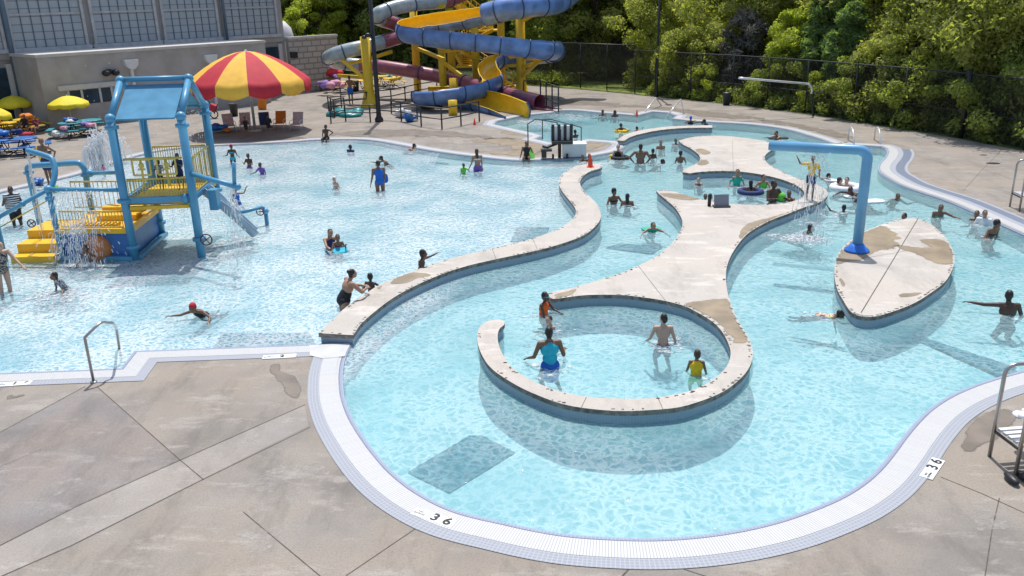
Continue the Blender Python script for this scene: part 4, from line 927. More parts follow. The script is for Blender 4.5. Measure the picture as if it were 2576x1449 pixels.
# chain link fence
def mesh_mat(name, dens, col=(.02, .022, .022), cell=.06):
    m_ = bpy.data.materials.new(name); m_.use_nodes = True; t = m_.node_tree; p = t.nodes['Principled BSDF']; L = t.links.new; out = t.nodes['Material Output']
    p.inputs['Base Color'].default_value = (*col, 1); p.inputs['Roughness'].default_value = .6
    uv = nd(t, 'ShaderNodeUVMap'); mp = nd(t, 'ShaderNodeMapping'); mp.inputs['Rotation'].default_value = (0, 0, R(45)); mp.inputs['Scale'].default_value = (1 / cell,) * 3; L(uv.outputs[0], mp.inputs[0])
    br = nd(t, 'ShaderNodeTexBrick'); br.offset = 0; br.inputs['Scale'].default_value = 1; br.inputs['Brick Width'].default_value = 1; br.inputs['Row Height'].default_value = 1; br.inputs['Mortar Size'].default_value = dens; br.inputs['Mortar Smooth'].default_value = 0
    L(mp.outputs[0], br.inputs[0]); tr = nd(t, 'ShaderNodeBsdfTransparent'); mx = nd(t, 'ShaderNodeMixShader'); L(br.outputs['Fac'], mx.inputs[0]); L(tr.outputs[0], mx.inputs[1]); L(p.outputs[0], mx.inputs[2]); L(mx.outputs[0], out.inputs[0]); return m_
M_link = mesh_mat('chain_link', .045); M_screen = mesh_mat('wind_screen', .15, (.012, .017, .014), .03)
def fence(pts, label, h, screen=False):
    P = [G(x, y) for x, y in pts]; o = thing('chain_link_fence', label, 'fence', P[0]); inv = o.matrix_basis.inverted()
    bm_ = bmesh.new(); uvl = bm_.loops.layers.uv.new('UVMap'); s_ = 0
    for a, b in zip(P, P[1:]):
        L_ = (b - a).length; f = bm_.faces.new([bm_.verts.new((a.x, a.y, .03)), bm_.verts.new((b.x, b.y, .03)), bm_.verts.new((b.x, b.y, h)), bm_.verts.new((a.x, a.y, h))])
        for lp, uv in zip(f.loops, ((s_, 0), (s_ + L_, 0), (s_ + L_, h), (s_, h))): lp[uvl].uv = uv
        s_ += L_
    me = bpy.data.meshes.new('wire_mesh'); bm_.to_mesh(me); bm_.free(); me.materials.append(M_screen if screen else M_link); w_ = bpy.data.objects.new('wire_mesh', me); link(w_, o); w_.matrix_parent_inverse = inv
    q = MB()
    q.tube([p + Vector((0, 0, h)) for p in P], .035, 6)
    if not screen: q.tube([p + Vector((0, 0, 1.15)) for p in P], .022, 6)
    q.build('top_rail', M_dark, o).matrix_parent_inverse = inv
    acc = 0; nxt = 0
    for a, b in zip(P, P[1:]):
        L_ = (b - a).length; n_ = max(1, round(L_ / 3.1))
        for i in range(n_):
            p = a.lerp(b, i / n_); q = MB(); q.tube([p, p + Vector((0, 0, h + .05))], .04, 7); q.build('post', M_dark, o).matrix_parent_inverse = inv
    return o
fence([(1100, 190), (1200, 198), (1321, 210), (1460, 221), (1597, 233)], 'fence section with dark windscreen behind the slides and lawn', 3.05, True)
fence([(1597, 235), (1647, 240), (1735, 250), (1840, 260), (2024, 284), (2144, 303), (2265, 321), (2417, 347), (2576, 377), (2760, 416)], 'long black chain link fence in front of the olive trees', 2.75)
p = G(2417, 347); q = MB(); q.tube([p, p + Vector((0, 0, 2.95))], .10, 10); tag(q.build('fence_post', M_dark), 'thick black post in the chain link fence at the right', 'post')
# ================================================================ water play structure
M_pb = mat('play_blue', (.08, .295, .48), .4, var=.08, vscale=2, coat=.15); M_panel = mat('play_panel_blue', (.035, .15, .42), .4, var=.15, vscale=1.5)
M_roofb = mat('play_roof_blue', (.105, .28, .43), .85, var=.10, spec=.15, grime=.2); M_py = mat('play_yellow', (.80, .46, .02), .45, var=.10, vscale=2, grime=.15); M_ry = mat('rail_yellow', (.62, .46, .10), .5, var=.12)
M_wheel = mat('wheel_red_brown', (.12, .03, .03), .5); M_bucket = mat('bucket_orange', (.62, .22, .07), .4, var=.2, vscale=3)
FL = G(340, 652, WATER); FRp = G(508, 645, WATER); BL = G(407, 592, WATER); P1 = G(158, 652, WATER)
for v in (FL, FRp, BL, P1): v.z = 0
BR = FRp + (BL - FL)
tw = thing('play_structure', 'sky blue and yellow water play tower with peaked roof standing in the shallow pool', 'play structure', (FL + FRp) / 2)
TI = tw.matrix_basis.inverted()
def K(q, name, m_, **k): o = q.build(name, m_, tw, **k); o.matrix_parent_inverse = TI; return o
def Z(v, z): return Vector((v.x, v.y, z))
ZP = top(FL, 505); zeF = top(FL, 300); zeR = top(FRp, 296); ze = (zeF + zeR) / 2
mL = (FL + BL) / 2; mR = (FRp + BR) / 2; zr = (top(mL, 204) + top(mR, 196)) / 2
def collar(q, p, z, r=.11): q.lathe([(r, -.05), (r * 1.55, -.04), (r * 1.55, .04), (r, .05)], Z(p, z), 14)
for p, zb, nm in ((FL, -.5, 1), (FRp, -.5, 1), (BL, -.5, 1), (BR, ZP - .45, 1)):
    q = MB(); q.tube([Z(p, zb), Z(p, ze)], .11, 16); collar(q, p, ze - .2); q.ball(Z(p, ze + .02), .135)
    if p in (FL, FRp): collar(q, p, .30 if p is FL else .45)
    if p is BL: collar(q, p, .35)
    if p is BR: collar(q, p, ZP - .3)
    K(q, 'post', M_pb)
q = MB()
for a, b, c_ in ((FL, mL, BL), (FRp, mR, BR)):
    q.tube([Z(a, ze), Z(b, zr)], .085, 14); q.tube([Z(c_, ze), Z(b, zr)], .085, 14); q.ball(Z(b, zr), .13)
q.tube([Z(mL, zr + .02), Z(mR, zr + .02)], .07, 12); q.tube([Z(BL, ze), Z(BR, ze)], .05, 10)
K(q, 'roof_frame', M_pb)
ux = (FRp - FL).normalized()
for a, b, sgn in ((FL, mL, 1), (BL, mL, -1)):
    q = MB(); w_ = (FRp - FL).length; e0 = a + ux * .14; e1 = a + ux * (w_ - .14); r0 = mL + ux * .14; r1 = mL + ux * (w_ - .14); zt_ = zr - .16
    ov = (a - mL).normalized() * .06
    A = [Z(e0 + ov, ze - .03), Z(e1 + ov, ze - .03), Z(r1, zt_), Z(r0, zt_)]; B = [v + Vector((0, 0, .04)) for v in A]
    q.quad(A); q.quad(B)
    for i in range(4): q.quad([A[i], A[(i + 1) % 4], B[(i + 1) % 4], B[i]])
    K(q, 'roof_panel', M_roofb)
# platform, beams
q = MB(); cx = (FL + BR) / 2; q.box(Z(cx, ZP - .10), w_ - .1, (BL - FL).length - .1, .09); K(q, 'upper_deck', M_py)
q = MB(); q.bar(Z(FL, ZP), Z(FRp, ZP), .12, .15); collar(q, FL, ZP, .12); q.tube([Z(FRp + ux * -.25, ZP), Z(FRp + ux * -.12, ZP)], .13, 12); K(q, 'front_beam', M_pb)
q = MB(); q.bar(Z(BL, ZP), Z(BR, ZP), .1, .14); q.bar(Z(FRp, ZP), Z(BR, ZP), .1, .14); q.bar(Z(FL, ZP), Z(BL, ZP), .1, .14); K(q, 'side_beam', M_pb)
q = MB(); a = FL + ux * .12 - Vector((0, .02, 0)); b = FRp - ux * .12; q.bar(Z(a, ZP - .20), Z(b, ZP - .20), .10, .09); K(q, 'deck_edge', M_py)
def spindles(a, b, z0, z1, n, name='railing', gap=None):
    q = MB(); q.tube([Z(a, z1), Z(b, z1)], .025, 7); q.tube([Z(a, z0), Z(b, z0)], .02, 7)
    for i in range(n + 1): c_ = a.lerp(b, i / n); q.tube([Z(c_, z0), Z(c_, z1)], .011, 5)
    return K(q, name, M_ry)
ftop = top(FL, 402)
spindles(FL + ux * .14, FRp - ux * .14, ZP + .12, ZP + .55, 20)
q = MB(); a = FL + ux * .14; b = FRp - ux * .14; q.tube([Z(a, ftop), Z(b, ftop)], .03, 8)
K(q, 'top_rail', M_ry)
for f0, f1 in ((.14, .44), (.56, .88)):
    c0 = a.lerp(b, f0); c1 = a.lerp(b, f1); q = MB(); z0, z1 = ftop - .42, ftop - .02
    q.bar(Z(c0, z0), Z(c0, z1), .05, .03); q.bar(Z(c1, z0), Z(c1, z1), .05, .03); q.bar(Z(c0, z0), Z(c1, z0), .03, .05); q.bar(Z(c0, z1), Z(c1, z1), .03, .05)
    cm = (c0 + c1) / 2; q.tube([Z(cm, z0 - .3), Z(cm, z1)], .03, 6); q.ball(Z(cm, (z0 + z1) / 2 + .05), .075, .03, .085); q.bar(Z(cm - ux * .09, (z0 + z1) / 2 - .05), Z(cm + ux * .09, (z0 + z1) / 2 - .05), .03, .05)
    K(q, 'play_panel', M_ry)
spindles(BL + ux * .14, BR - ux * .14, ZP + .12, ZP + 1.0, 22); spindles(FRp + Vector((0, .2, 0)), BR - Vector((0, .15, 0)), ZP + .12, ZP + 1.0, 12)
# lower blue box with yellow rim, deck, stairs
zb = top(FL, 580); D = (BL - FL)
q = MB(); q.prism([(P1 + Vector((0, .05, 0))).xy, (FL + Vector((0, .02, 0))).xy, BL.xy, (P1 + D).xy], -.5, zb - .07); K(q, 'lower_box', M_panel)
q = MB()
for a, b in ((P1, FL), (FL, BL)): q.bar(Z(a, zb), Z(b, zb), .13, .13)
K(q, 'box_rim', M_py)
q = MB(); q.bar(Z(P1 + Vector((0, -.06, 0)), .02), Z(FL + Vector((0, -.1, 0)), .02), .14, .10); q.bar(Z(FL + ux * .12, .02), Z(BL + ux * .12, .02), .14, .10); K(q, 'base_rail', M_pb)
q = MB(); q.prism([(P1 + Vector((.1, .25, 0))).xy, (FL + Vector((-.05, .25, 0))).xy, (BL + Vector((0, -.1, 0))).xy, (P1 + D).xy], zb - .068, zb - .02)
K(q, 'lower_deck', M_py)
for i, (y_, z0) in enumerate(((1.2, zb + .12), (1.6, zb + .26))):
    q = MB(); q.box(P1 + Vector((1.15, y_, z0 - .09)), 1.1, .36, .16); q.box(P1 + Vector((1.15, y_, z0)), 1.14, .38, .03); K(q, 'step', M_py)
for i in range(9):
    q = MB(); c_ = P1 + Vector((.45 + i * .13, .3, 0)); q.box(Z(c_, zb + .06), .05, .35, .09)
    K(q, 'step_slat', M_py)
for i, (y0_, y1_, z_) in enumerate(((-.25, .15, .12), (.15, .75, .36), (.75, 1.9, .58))):
    q = MB(); q.box(Vector(((P1.x + G(20, 660).x) / 2 - .02, P1.y + (y0_ + y1_) / 2, z_ / 2 - .25)), abs(P1.x - G(20, 660).x) - .15, y1_ - y0_, z_ + .5); K(q, 'entry_step', M_py)
spindles(P1 + D * .95 + Vector((-.4, 0, 0)), BL + D * -.03, zb + .1, zb + .85, 18); spindles(P1 + Vector((.1, .1, 0)), FL - ux * .2 + Vector((0, .1, 0)), zb + .08, zb + .5, 20, 'railing')
# side pipes and spray bars
q = MB(); zt_ = top(P1, 476); q.tube([Z(P1, -.5), Z(P1, zt_)], .075, 12); q.ball(Z(P1, zt_), .11); collar(q, P1, zt_ - .25, .08); K(q, 'post', M_pb)
q = MB(); q.tube([Z(P1, zt_), Z(FL, top(FL, 478))], .055, 10); K(q, 'spray_bar', M_pb)
lp = at(-12, 552, P1.y - .1); q = MB(); q.tube([Z(P1, zt_), lp], .055, 10); q.tube([lp, Z(lp, -.5)], .085, 12); q.ball(lp, .12); m_ = Z(P1, zt_).lerp(lp, .48); q.ball(m_, .085); K(q, 'stair_handrail', M_pb)
q = MB(); q.tube([lp + Vector((0, .1, -.25)), Z(P1 + Vector((0, .1, 0)), zt_ - .25)], .018, 6); K(q, 'rope_rail', M_ry)
Yb = G(108, 590).y; U_ = [at(108, 590, Yb)] + [at(x, y, Yb) for x, y in ((72, 436), (70, 424), (80, 417), (130, 414), (190, 410), (204, 415), (214, 430), (219, 462))]
U_[0].z = -.5; e = U_[-1].copy(); e.z = -.5
q = MB(); q.tube([U_[0]] + crom(U_[1:], 4) + [e], .085, 12); 
for p_ in (U_[2], U_[-2]): q.lathe([(.08, -.04), (.14, -.03), (.14, .03), (.08, .04)], p_ + Vector((0, 0, -.12)), 12)
K(q, 'arch_pipe', M_pb)
q = MB(); s0 = at(226, 436, Yb); q.tube([s0, at(300, 433, Yb - .6)], .06, 10); q.ball(s0, .12); K(q, 'link_pipe', M_pb)
q = MB(); q.tube(crom([Z(P1, zt_ - .1), at(138, 440, P1.y + .3), at(133, 405, P1.y + .5), at(118, 393, P1.y + .6), at(69, 378, P1.y + .8)], 5), .075, 12); K(q, 'spray_arm', M_pb)
def wheel(c, r=.145, parent=None, nrm=Vector((.1, -1, .1))):
    q = MB(); rot = nrm.to_track_quat('Z', 'Y').to_matrix(); pts = [c + rot @ Vector((math.cos(t * math.tau / 20) * r, math.sin(t * math.tau / 20) * r, 0)) for t in range(20)]
    q.tube(pts, .018, 7, closed=True)
    for k in range(4): q.tube([c, pts[k * 5 + 2]], .012, 5)
    q.ball(c, .03); q.tube([c, c - nrm.normalized() * .14], .018, 6); return K(q, 'hand_wheel', M_wheel)
wheel(at(519, 603, FRp.y - .17)); wheel(at(79, 562, Yb - .1), .11); 
q = MB(); q.tube([Z(FRp, top(FRp, 436)), at(600, 471, FRp.y - 1.1)], .065, 12); e = at(590, 452, FRp.y - 1.0); q.tube([at(588, 409, FRp.y - 1.0), at(590, 466, FRp.y - 1.0)], .05, 10); q.ball(at(598, 470, FRp.y - 1.1), .09); K(q, 'spray_arm', M_pb)
q = MB(); q.box(Z(FRp + ux * .3 + Vector((0, .7, 0)), ZP - .2), .22, .3, .55); K(q, 'control_box', M_pb)
# small side slide
q = MB(); trough(q, crom([Z((FRp + BR) / 2 + ux * .1, ZP + .05), Z((FRp + BR) / 2 + ux * .5 + Vector((0, .0, 0)), ZP - .35), Z((FRp + BR) / 2 + ux * .9 + Vector((0, .1, 0)), ZP - .85), Z((FRp + BR) / 2 + ux * 1.25 + Vector((0, .2, 0)), .25)], 5), .27, 0, 0, 180, ribs=0)
K(q, 'small_slide', [mat('slide_pale_blue', (.36, .46, .56), .4), mat('slide_pale_blue', (.30, .42, .58), .4)], fixn=False)
# orange half barrel on the front panel
q = MB(); c_ = at(248, 622, P1.y - .12); q.lathe([(0, .20), (.14, .18), (.28, .12), (.36, 0), (.38, -.03), (.36, -.06), (0, -.06)], (0, 0, 0), 24, M=Matrix.Translation(c_) @ Vector((.25, -1, .35)).to_track_quat('Z', 'Y').to_matrix().to_4x4())
K(q, 'tipping_bucket', M_bucket)
# free standing spray bar with wheel
B = G(672, 565, WATER); B.z = 0
sb = thing('spray_pipe', 'low blue spray pipe on one leg with a small hand wheel in the shallow pool', 'spray pipe', B); TIS = sb.matrix_basis.inverted()
q = MB(); q.tube([Z(B, -.5), Z(B, top(B, 534))] , .06, 10); zz = top(B, 528); q.ball(Z(B, zz - .04), .1); q.tube([Z(B, zz), at(660, 521, B.y), at(579, 541, B.y - .7)], .055, 10); o = q.build('pipe', M_pb, sb); o.matrix_parent_inverse = TIS
r_ = MB(); 
def wheel2(c, r, root, inv):
    q = MB(); pts = [c + Vector((math.cos(t * math.tau / 18) * r, -.2 * math.sin(t * math.tau / 18) * r, math.sin(t * math.tau / 18) * r)) for t in range(18)]; q.tube(pts, .016, 6, closed=True)
    for k in range(4): q.tube([c, pts[int(k * 4.5)]], .011, 5)
    q.tube([c, c + Vector((.12, .12, 0))], .015, 6); o = q.build('hand_wheel', M_wheel, root); o.matrix_parent_inverse = inv
wheel2(at(654, 533, B.y - .1), .11, sb, TIS)
# ---- spray: falling streams and drops
def spray_mat():
    m_ = bpy.data.materials.new('water_spray'); m_.use_nodes = True; t = m_.node_tree; p = t.nodes['Principled BSDF']; out = t.nodes['Material Output']
    p.inputs['Base Color'].default_value = (.95, .96, .97, 1); p.inputs['Roughness'].default_value = .15; tr = nd(t, 'ShaderNodeBsdfTransparent'); mx = nd(t, 'ShaderNodeMixShader'); mx.inputs[0].default_value = .6
    t.links.new(tr.outputs[0], mx.inputs[1]); t.links.new(p.outputs[0], mx.inputs[2]); t.links.new(mx.outputs[0], out.inputs[0]); return m_
M_spray = spray_mat()
def spray(name, starts, vel, g_=9.8, z_end=WATER, rad=.008, n=60, broken=.35, spread=.15, seed=1):
    rr = random.Random(seed); q = MB()
    for i in range(n):
        a = starts[0].lerp(starts[1], rr.random()); v = Vector(vel) + Vector((rr.gauss(0, spread), rr.gauss(0, spread), rr.gauss(0, spread))); t_ = 0; run = []
        ln = rr.uniform(.03, .1)
        while True:
            p = a + v * t_ + Vector((0, 0, -.5 * g_ * t_ * t_))
            if p.z < z_end or t_ > 2: break
            run.append(p); t_ += .02
            if len(run) >= 2 and rr.random() < broken: q.tube(run, rad * rr.uniform(.5, 1.6), 4, caps=False); run = []; t_ += rr.uniform(.01, .09)
            if rr.random() < .06: q.ball(p + Vector((rr.gauss(0, .05), rr.gauss(0, .05), rr.gauss(0, .05))), rr.uniform(.006, .018), sub=1)
        if len(run) > 1: q.tube(run, rad, 4, caps=False)
        if rr.random() < .6 and t_ > .1: q.ball((a + v * t_ * rr.random() + Vector((rr.gauss(0, .1), rr.gauss(0, .1), -.5 * g_ * (t_ * rr.random()) ** 2))), rr.uniform(.008, .02), sub=1)
    return struct(q.build(name, M_spray, fixn=False), 'stuff')
spray('water_spray', (Z(P1, zt_ - .05) + ux * .2, Z(FL, zt_ - .05) - ux * .5), (-.25, -.9, .1), n=85, seed=2, broken=.6, rad=.007)
spray('water_spray', (at(180, 600, P1.y - .6), at(215, 560, P1.y - .6)), (0, -.2, 1.6), n=90, seed=3, spread=.7, broken=.8)
spray('water_spray', (at(588, 470, FRp.y - 1), at(572, 470, FRp.y - .8)), (0, -.1, .1), n=40, spread=.22, seed=4, broken=.7)
spray('water_spray', (Z(BL, ze - .1), Z(BR, ze - .1)), (0, .9, .1), n=36, seed=5, spread=.12, broken=.8, rad=.006)
spray('water_spray', (at(70, 381, P1.y + .8), at(74, 382, P1.y + .8)), (-.1, -.1, 0), n=14, spread=.06, seed=8)
for px, py, hy, sd in ((260, 425, 335, 11), (300, 410, 348, 12), (235, 430, 372, 13)):
    b_ = G(px, py); v_ = math.sqrt(2 * 9.8 * max(.6, top(b_, hy))); spray('fountain_jet', (b_, b_ + Vector((.05, 0, 0))), (0, 0, v_), n=44, spread=.30, rad=.02, seed=sd, broken=.2)
# ================================================================ blue shower arm on the leaf island
M_arm = mat('shower_blue', (.14, .37, .60), .35, var=.08, vscale=1.5, coat=.2); M_base = mat('shower_base_blue', (.02, .16, .62), .35)
b = G(2155, 632, TOPZ); ah = top(b, 378)
sa = thing('shower_pipe', 'tall blue cantilever shower pipe standing on the leaf shaped island', 'shower pipe', b)
ae = at(1935, 364, 20.9); ae.z = b.z + ah + .02; d_ = (ae - b); d_.z = 0
Lr = d_.length; dr = d_.normalized()
q = MB(); pts = [Vector((0, 0, 0)), Vector((0, 0, ah - .22))] + [dr * (.22 - .22 * math.cos(t)) + Vector((0, 0, ah - .22 + .22 * math.sin(t))) for t in (R(15), R(30), R(45), R(60), R(75), R(90))] + [dr * Lr + Vector((0, 0, ah))]
q.tube(pts, .122, 20); q.build('pipe', M_arm, sa)
q = MB(); q.lathe([(0, 0), (.28, 0), (.30, .03), (.28, .06), (.20, .12), (.15, .2), (0, .2)], seg=24); q.build('base_flange', M_base, sa)
a0 = b + dr * .9 + Vector((0, 0, ah - .13)); a1 = b + dr * 1.45 + Vector((0, 0, ah - .13))
spray('water_spray', (a0, a1), (0, -.05, -.2), n=60, spread=.2, seed=21, rad=.007, z_end=.2, broken=.75)
# ================================================================ parasols
M_ured = mat('canvas_red', (.48, .018, .035), .75, var=.08); M_uyel = mat('canvas_yellow', (.78, .44, .05), .75, var=.06); M_lem = mat('canvas_lemon', (.74, .60, .02), .7, var=.06); M_olv = mat('canvas_olive', (.30, .27, .03), .8, var=.1); M_brt = mat('canvas_scarlet', (.62, .02, .03), .7)
M_pole = mat('pole_grey', (.50, .49, .47), .4, metal=.3)
def parasol(name, label, base, apex_z, rad, rim_z, gores, mats_, val=.3, tilt=0.0, grp=None, pr=.05, sag=.12):
    o = thing(name, label, 'parasol', base, group=grp); q = MB(); sub = 4; prof = [0, .18, .36, .54, .7, .84, .94, 1.0]; n = gores * sub; rings = []
    for t_ in prof + [1.015, 1.02]:
        ring = []
        for k in range(n):
            a = k * math.tau / n; f = (k % sub) / sub; sg = math.sin(math.pi * f)
            r_ = rad * min(t_, 1.0) * (1 - .035 * sg * t_); z = apex_z - (apex_z - rim_z) * (t_ if t_ <= 1 else 1) ** 1.75 - sag * sg * t_ * .5
            if t_ > 1.0: z -= val * (.5 if t_ < 1.018 else 1.0) * (1 - (.0 if t_ < 1.018 else .18 * (1 - sg))); r_ = rad * (1.0 - .035 * sg) * (1 + (t_ - 1) * .6)
            ring.append(q.bm.verts.new((r_ * math.cos(a), r_ * math.sin(a), z)))
        rings.append(ring)
    for A, B in zip(rings, rings[1:]):
        for k in range(n):
            f = q.bm.faces.new((A[k], A[(k + 1) % n], B[(k + 1) % n], B[k])); f.smooth = True; f.material_index = (k // sub) % len(mats_)
    bmesh.ops.remove_doubles(q.bm, verts=rings[0], dist=1e-4)
    c_ = q.build('canopy', mats_, o, fixn=True); md = c_.modifiers.new('t', 'SOLIDIFY'); md.thickness = .012
    if tilt: c_.rotation_euler = (tilt, 0, 0)
    q = MB(); q.tube([(0, 0, 0), (0, 0, apex_z + .06)], pr, 10); q.build('pole', M_pole, o)
    q = MB()
    for k in range(gores): a = k * math.tau / gores; q.tube([(0, 0, apex_z - .08), (rad * .5 * math.cos(a), rad * .5 * math.sin(a), apex_z - (apex_z - rim_z) * .30 - .04), (rad * .97 * math.cos(a), rad * .97 * math.sin(a), rim_z - .0)], .012, 4)
    q.build('ribs', M_pole, o)
    q = MB(); q.lathe([(0, 0), (pr * 5, 0), (pr * 5, .06), (pr * 1.5, .1), (0, .1)], seg=14); q.build('foot', M_pole, o)
    return o; return o
ub = G(642, 330); ub.z = 0; ua = top(ub, 128); ur = top(ub, 205)
parasol('large_parasol', 'huge red and yellow striped parasol shading the loungers by the pool', ub, ua, 3.05, ur + .05, 12, [M_uyel, M_ured], val=.56, pr=.07, sag=.22).rotation_euler = (0, 0, R(15))
for x, y, ya, rpx, lab, m_ in ((184, 325, 241, 47, 'yellow parasol over the teal picnic table beside the grey wing', M_lem), (46, 322, 241, 42, 'yellow parasol second from the left edge', M_lem), (4, 352, 270, 33, 'lower yellow parasol cut by the left edge', M_lem), (-6, 300, 212, 34, 'olive shaded parasol near the left wall', M_olv), (838, 222, 166, 28, 'small scarlet parasol under the grey tube slide', M_brt)):
    b_ = G(x, y); b_.z = 0; az = top(b_, ya); r_ = rpx / FOC * b_.y * 1.02
    parasol('parasol', lab, b_, az, r_, az - .38, 8, [m_], val=.22, pr=.03, sag=.08, grp='small parasols over the picnic tables')
# ================================================================ picnic tables with clutter
def pic_table(x, y, mcol, label, sc_=1.0, grp='picnic tables on the deck'):
    b_ = G(x, y); b_.z = 0; o = thing('picnic_table', label, 'picnic table', b_, random.Random(int(x)).random(), grp); o.scale = (sc_,) * 3
    q = MB(); q.lathe([(0, .70), (.60, .70), (.62, .72), (.62, .745), (.60, .755), (0, .755)], seg=8, smooth=False); q.build('tabletop', mcol, o)
    for k in range(4):
        a = k * math.pi / 2; c_, s_ = math.cos(a), math.sin(a); q = MB()
        q.box((c_ * 1.0, s_ * 1.0, .44), .28, 1.0, .045, Matrix.Rotation(a, 3, 'Z')); q.build('seat', mcol, o)
        q = MB(); q.tube([(c_ * .1, s_ * .1, .68), (c_ * .3, s_ * .3, .2), (c_ * 1.0, s_ * 1.0, .2), (c_ * 1.0, s_ * 1.0, .43)], .025, 6); q.tube([(c_ * .3, s_ * .3, .2), (c_ * .62, s_ * .62, .03), (c_ * 1.05, s_ * 1.05, .03)], .025, 6); q.build('leg', M_dark, o)
    return o, b_
M_tt = mat('teal_plastic', (.02, .24, .27), .5); M_tb = mat('blue_plastic', (.02, .13, .40), .45); M_ty = mat('yellow_plastic', (.66, .42, .02), .5); M_to = mat('orange_cloth', (.72, .20, .02), .8); M_tr = mat('red_cloth', (.42, .03, .05), .8)
M_tw = mat('white_cloth', (.72, .72, .72), .85); M_tp = mat('pink_cloth', (.62, .30, .40), .85); M_pu = mat('purple_cloth', (.26, .16, .45), .85); M_tn = mat('navy_cloth', (.02, .04, .16), .8); M_tg = mat('green_cloth', (.12, .45, .05), .8); M_aq = mat('aqua_cloth', (.08, .50, .50), .8)
tabs = [(184, 345, M_tt, 'teal picnic table loaded with bags under the single yellow parasol'), (232, 338, M_tt, 'teal picnic table right of the first teal one below the window'), (8, 392, M_tb, 'blue picnic table nearest the pool at the left edge'), (64, 388, M_tb, 'second blue picnic table right of the leftmost blue one'),
        (18, 345, M_ty, 'yellow picnic table under the yellow parasols at the left edge'), (70, 335, M_ty, 'yellow picnic table with orange towels by the wing corner'), (812, 226, M_ty, 'yellow picnic table left of the scarlet parasol pole'), (856, 232, M_ty, 'yellow picnic table right of the scarlet parasol pole'), (905, 228, M_ty, 'yellow picnic table behind the first slide column'), (985, 222, M_ty, 'yellow picnic table on the deck behind the tube slide'), (960, 216, M_ty, 'farther yellow picnic table beside the slide column')]
def heap(x, y, z, m_, name, label, cat, s_=.25, n=4, seed=0):
    rr = random.Random(seed + int(x * 7)); b_ = G(x, y); b_ = Vector((b_.x, b_.y, z)); q = MB()
    for i in range(n): q.ball((rr.uniform(-s_, s_) * .7, rr.uniform(-s_, s_) * .5, s_ * .35 + rr.uniform(0, s_ * .4)), rr.uniform(.5, .9) * s_, rr.uniform(.4, .8) * s_, rr.uniform(.25, .5) * s_, sub=2, rot=Matrix.Rotation(rr.random() * 3, 3, 'Z'))
    bm_ = q.bm
    for v in bm_.verts: v.co += noise.noise_vector(v.co * 6) * s_ * .15; v.co.z = max(v.co.z, 0)
    o = q.build(name, m_); o.location = b_; tag(o, label, cat); return o
for t_ in tabs: pic_table(*t_)
HE = [(184, 346, .76, M_tw, 'bag', 'white bag on the teal table under the yellow parasol', 'bag', .2), (178, 343, .76, M_tb, 'cooler_bag', 'blue cooler bag standing on the teal table', 'bag', .25), (196, 345, .76, M_tn, 'bag', 'navy bag on the right of the teal table', 'bag', .22), (168, 352, .47, M_tp, 'towel', 'pink towel on the near bench of the teal table', 'towel', .25),
      (222, 343, .47, M_pu, 'towel', 'purple towel on the bench of the second teal table', 'towel', .28), (236, 345, .47, M_tp, 'towel', 'pink towel folded on the right teal bench', 'towel', .25), (150, 350, 0, M_tw, 'bag', 'white beach bag on the ground left of the teal table', 'bag', .38), (140, 346, 0, M_aq, 'bag', 'aqua bag on the ground by the wing wall', 'bag', .3),
      (92, 332, .3, M_to, 'towel', 'bright orange towel heap beside the wing corner', 'towel', .5), (78, 336, .76, M_to, 'towel', 'orange towel on the yellow table by the wing corner', 'towel', .35), (66, 350, 0, M_tr, 'cooler', 'red cooler with white lid on the deck by the yellow tables', 'cooler', .35), (30, 340, .76, M_tg, 'bag', 'green bag on the yellow table at the left edge', 'bag', .25), (10, 345, .76, M_to, 'towel', 'orange towel on the leftmost yellow table', 'towel', .4),
      (12, 388, .76, M_tb, 'towel', 'blue towel lying over the nearest blue table', 'towel', .45), (52, 380, .76, M_tn, 'bag', 'dark blue bag on the second blue table', 'bag', .25),
      (808, 224, .76, M_tw, 'towel', 'white towel on the yellow table left of the scarlet parasol', 'towel', .4), (838, 224, .76, M_tr, 'bag', 'red bag between the yellow tables under the scarlet parasol', 'bag', .4), (850, 226, .76, M_pu, 'towel', 'purple towel on the table right of the scarlet parasol', 'towel', .35), (815, 240, .47, M_pu, 'towel', 'lilac towel hanging off the nearest yellow bench', 'towel', .5), (850, 242, .47, M_tp, 'towel', 'pink striped towel on the yellow bench in front of the scarlet parasol', 'towel', .6),
      (797, 222, .5, M_dark, 'bag', 'black bag at the left end of the yellow tables', 'bag', .4), (966, 212, .76, M_tb, 'bag', 'blue bag on the yellow table behind the lamp post', 'bag', .35), (984, 214, .5, M_aq, 'backpack', 'aqua backpack standing on the yellow table behind the slide', 'backpack', .45), (1000, 222, .47, M_ty, 'towel', 'yellow towel on the bench at the far right table', 'towel', .4),
      (560, 333, 0, M_tb, 'bag', 'blue and orange bag lying by the loungers left of the parasol pole', 'bag', .45), (572, 334, 0, M_to, 'bag', 'small orange bag beside the blue one left of the parasol pole', 'bag', .25), (1010, 296, 0, M_tw, 'towel', 'white towels behind the railing right of the lamp post', 'towel', .5), (1032, 306, 0, M_tb, 'towel', 'light blue towel hanging inside the front railing', 'towel', .45),
      (722, 231, 0.0, M_tg, 'float_toy', 'green float toy behind the big striped parasol', 'toy', .35)]
for i, (x, y, z, m_, nm, lab, cat, s_) in enumerate(HE): heap(x, y, z, m_, nm, lab, cat, s_, seed=i)
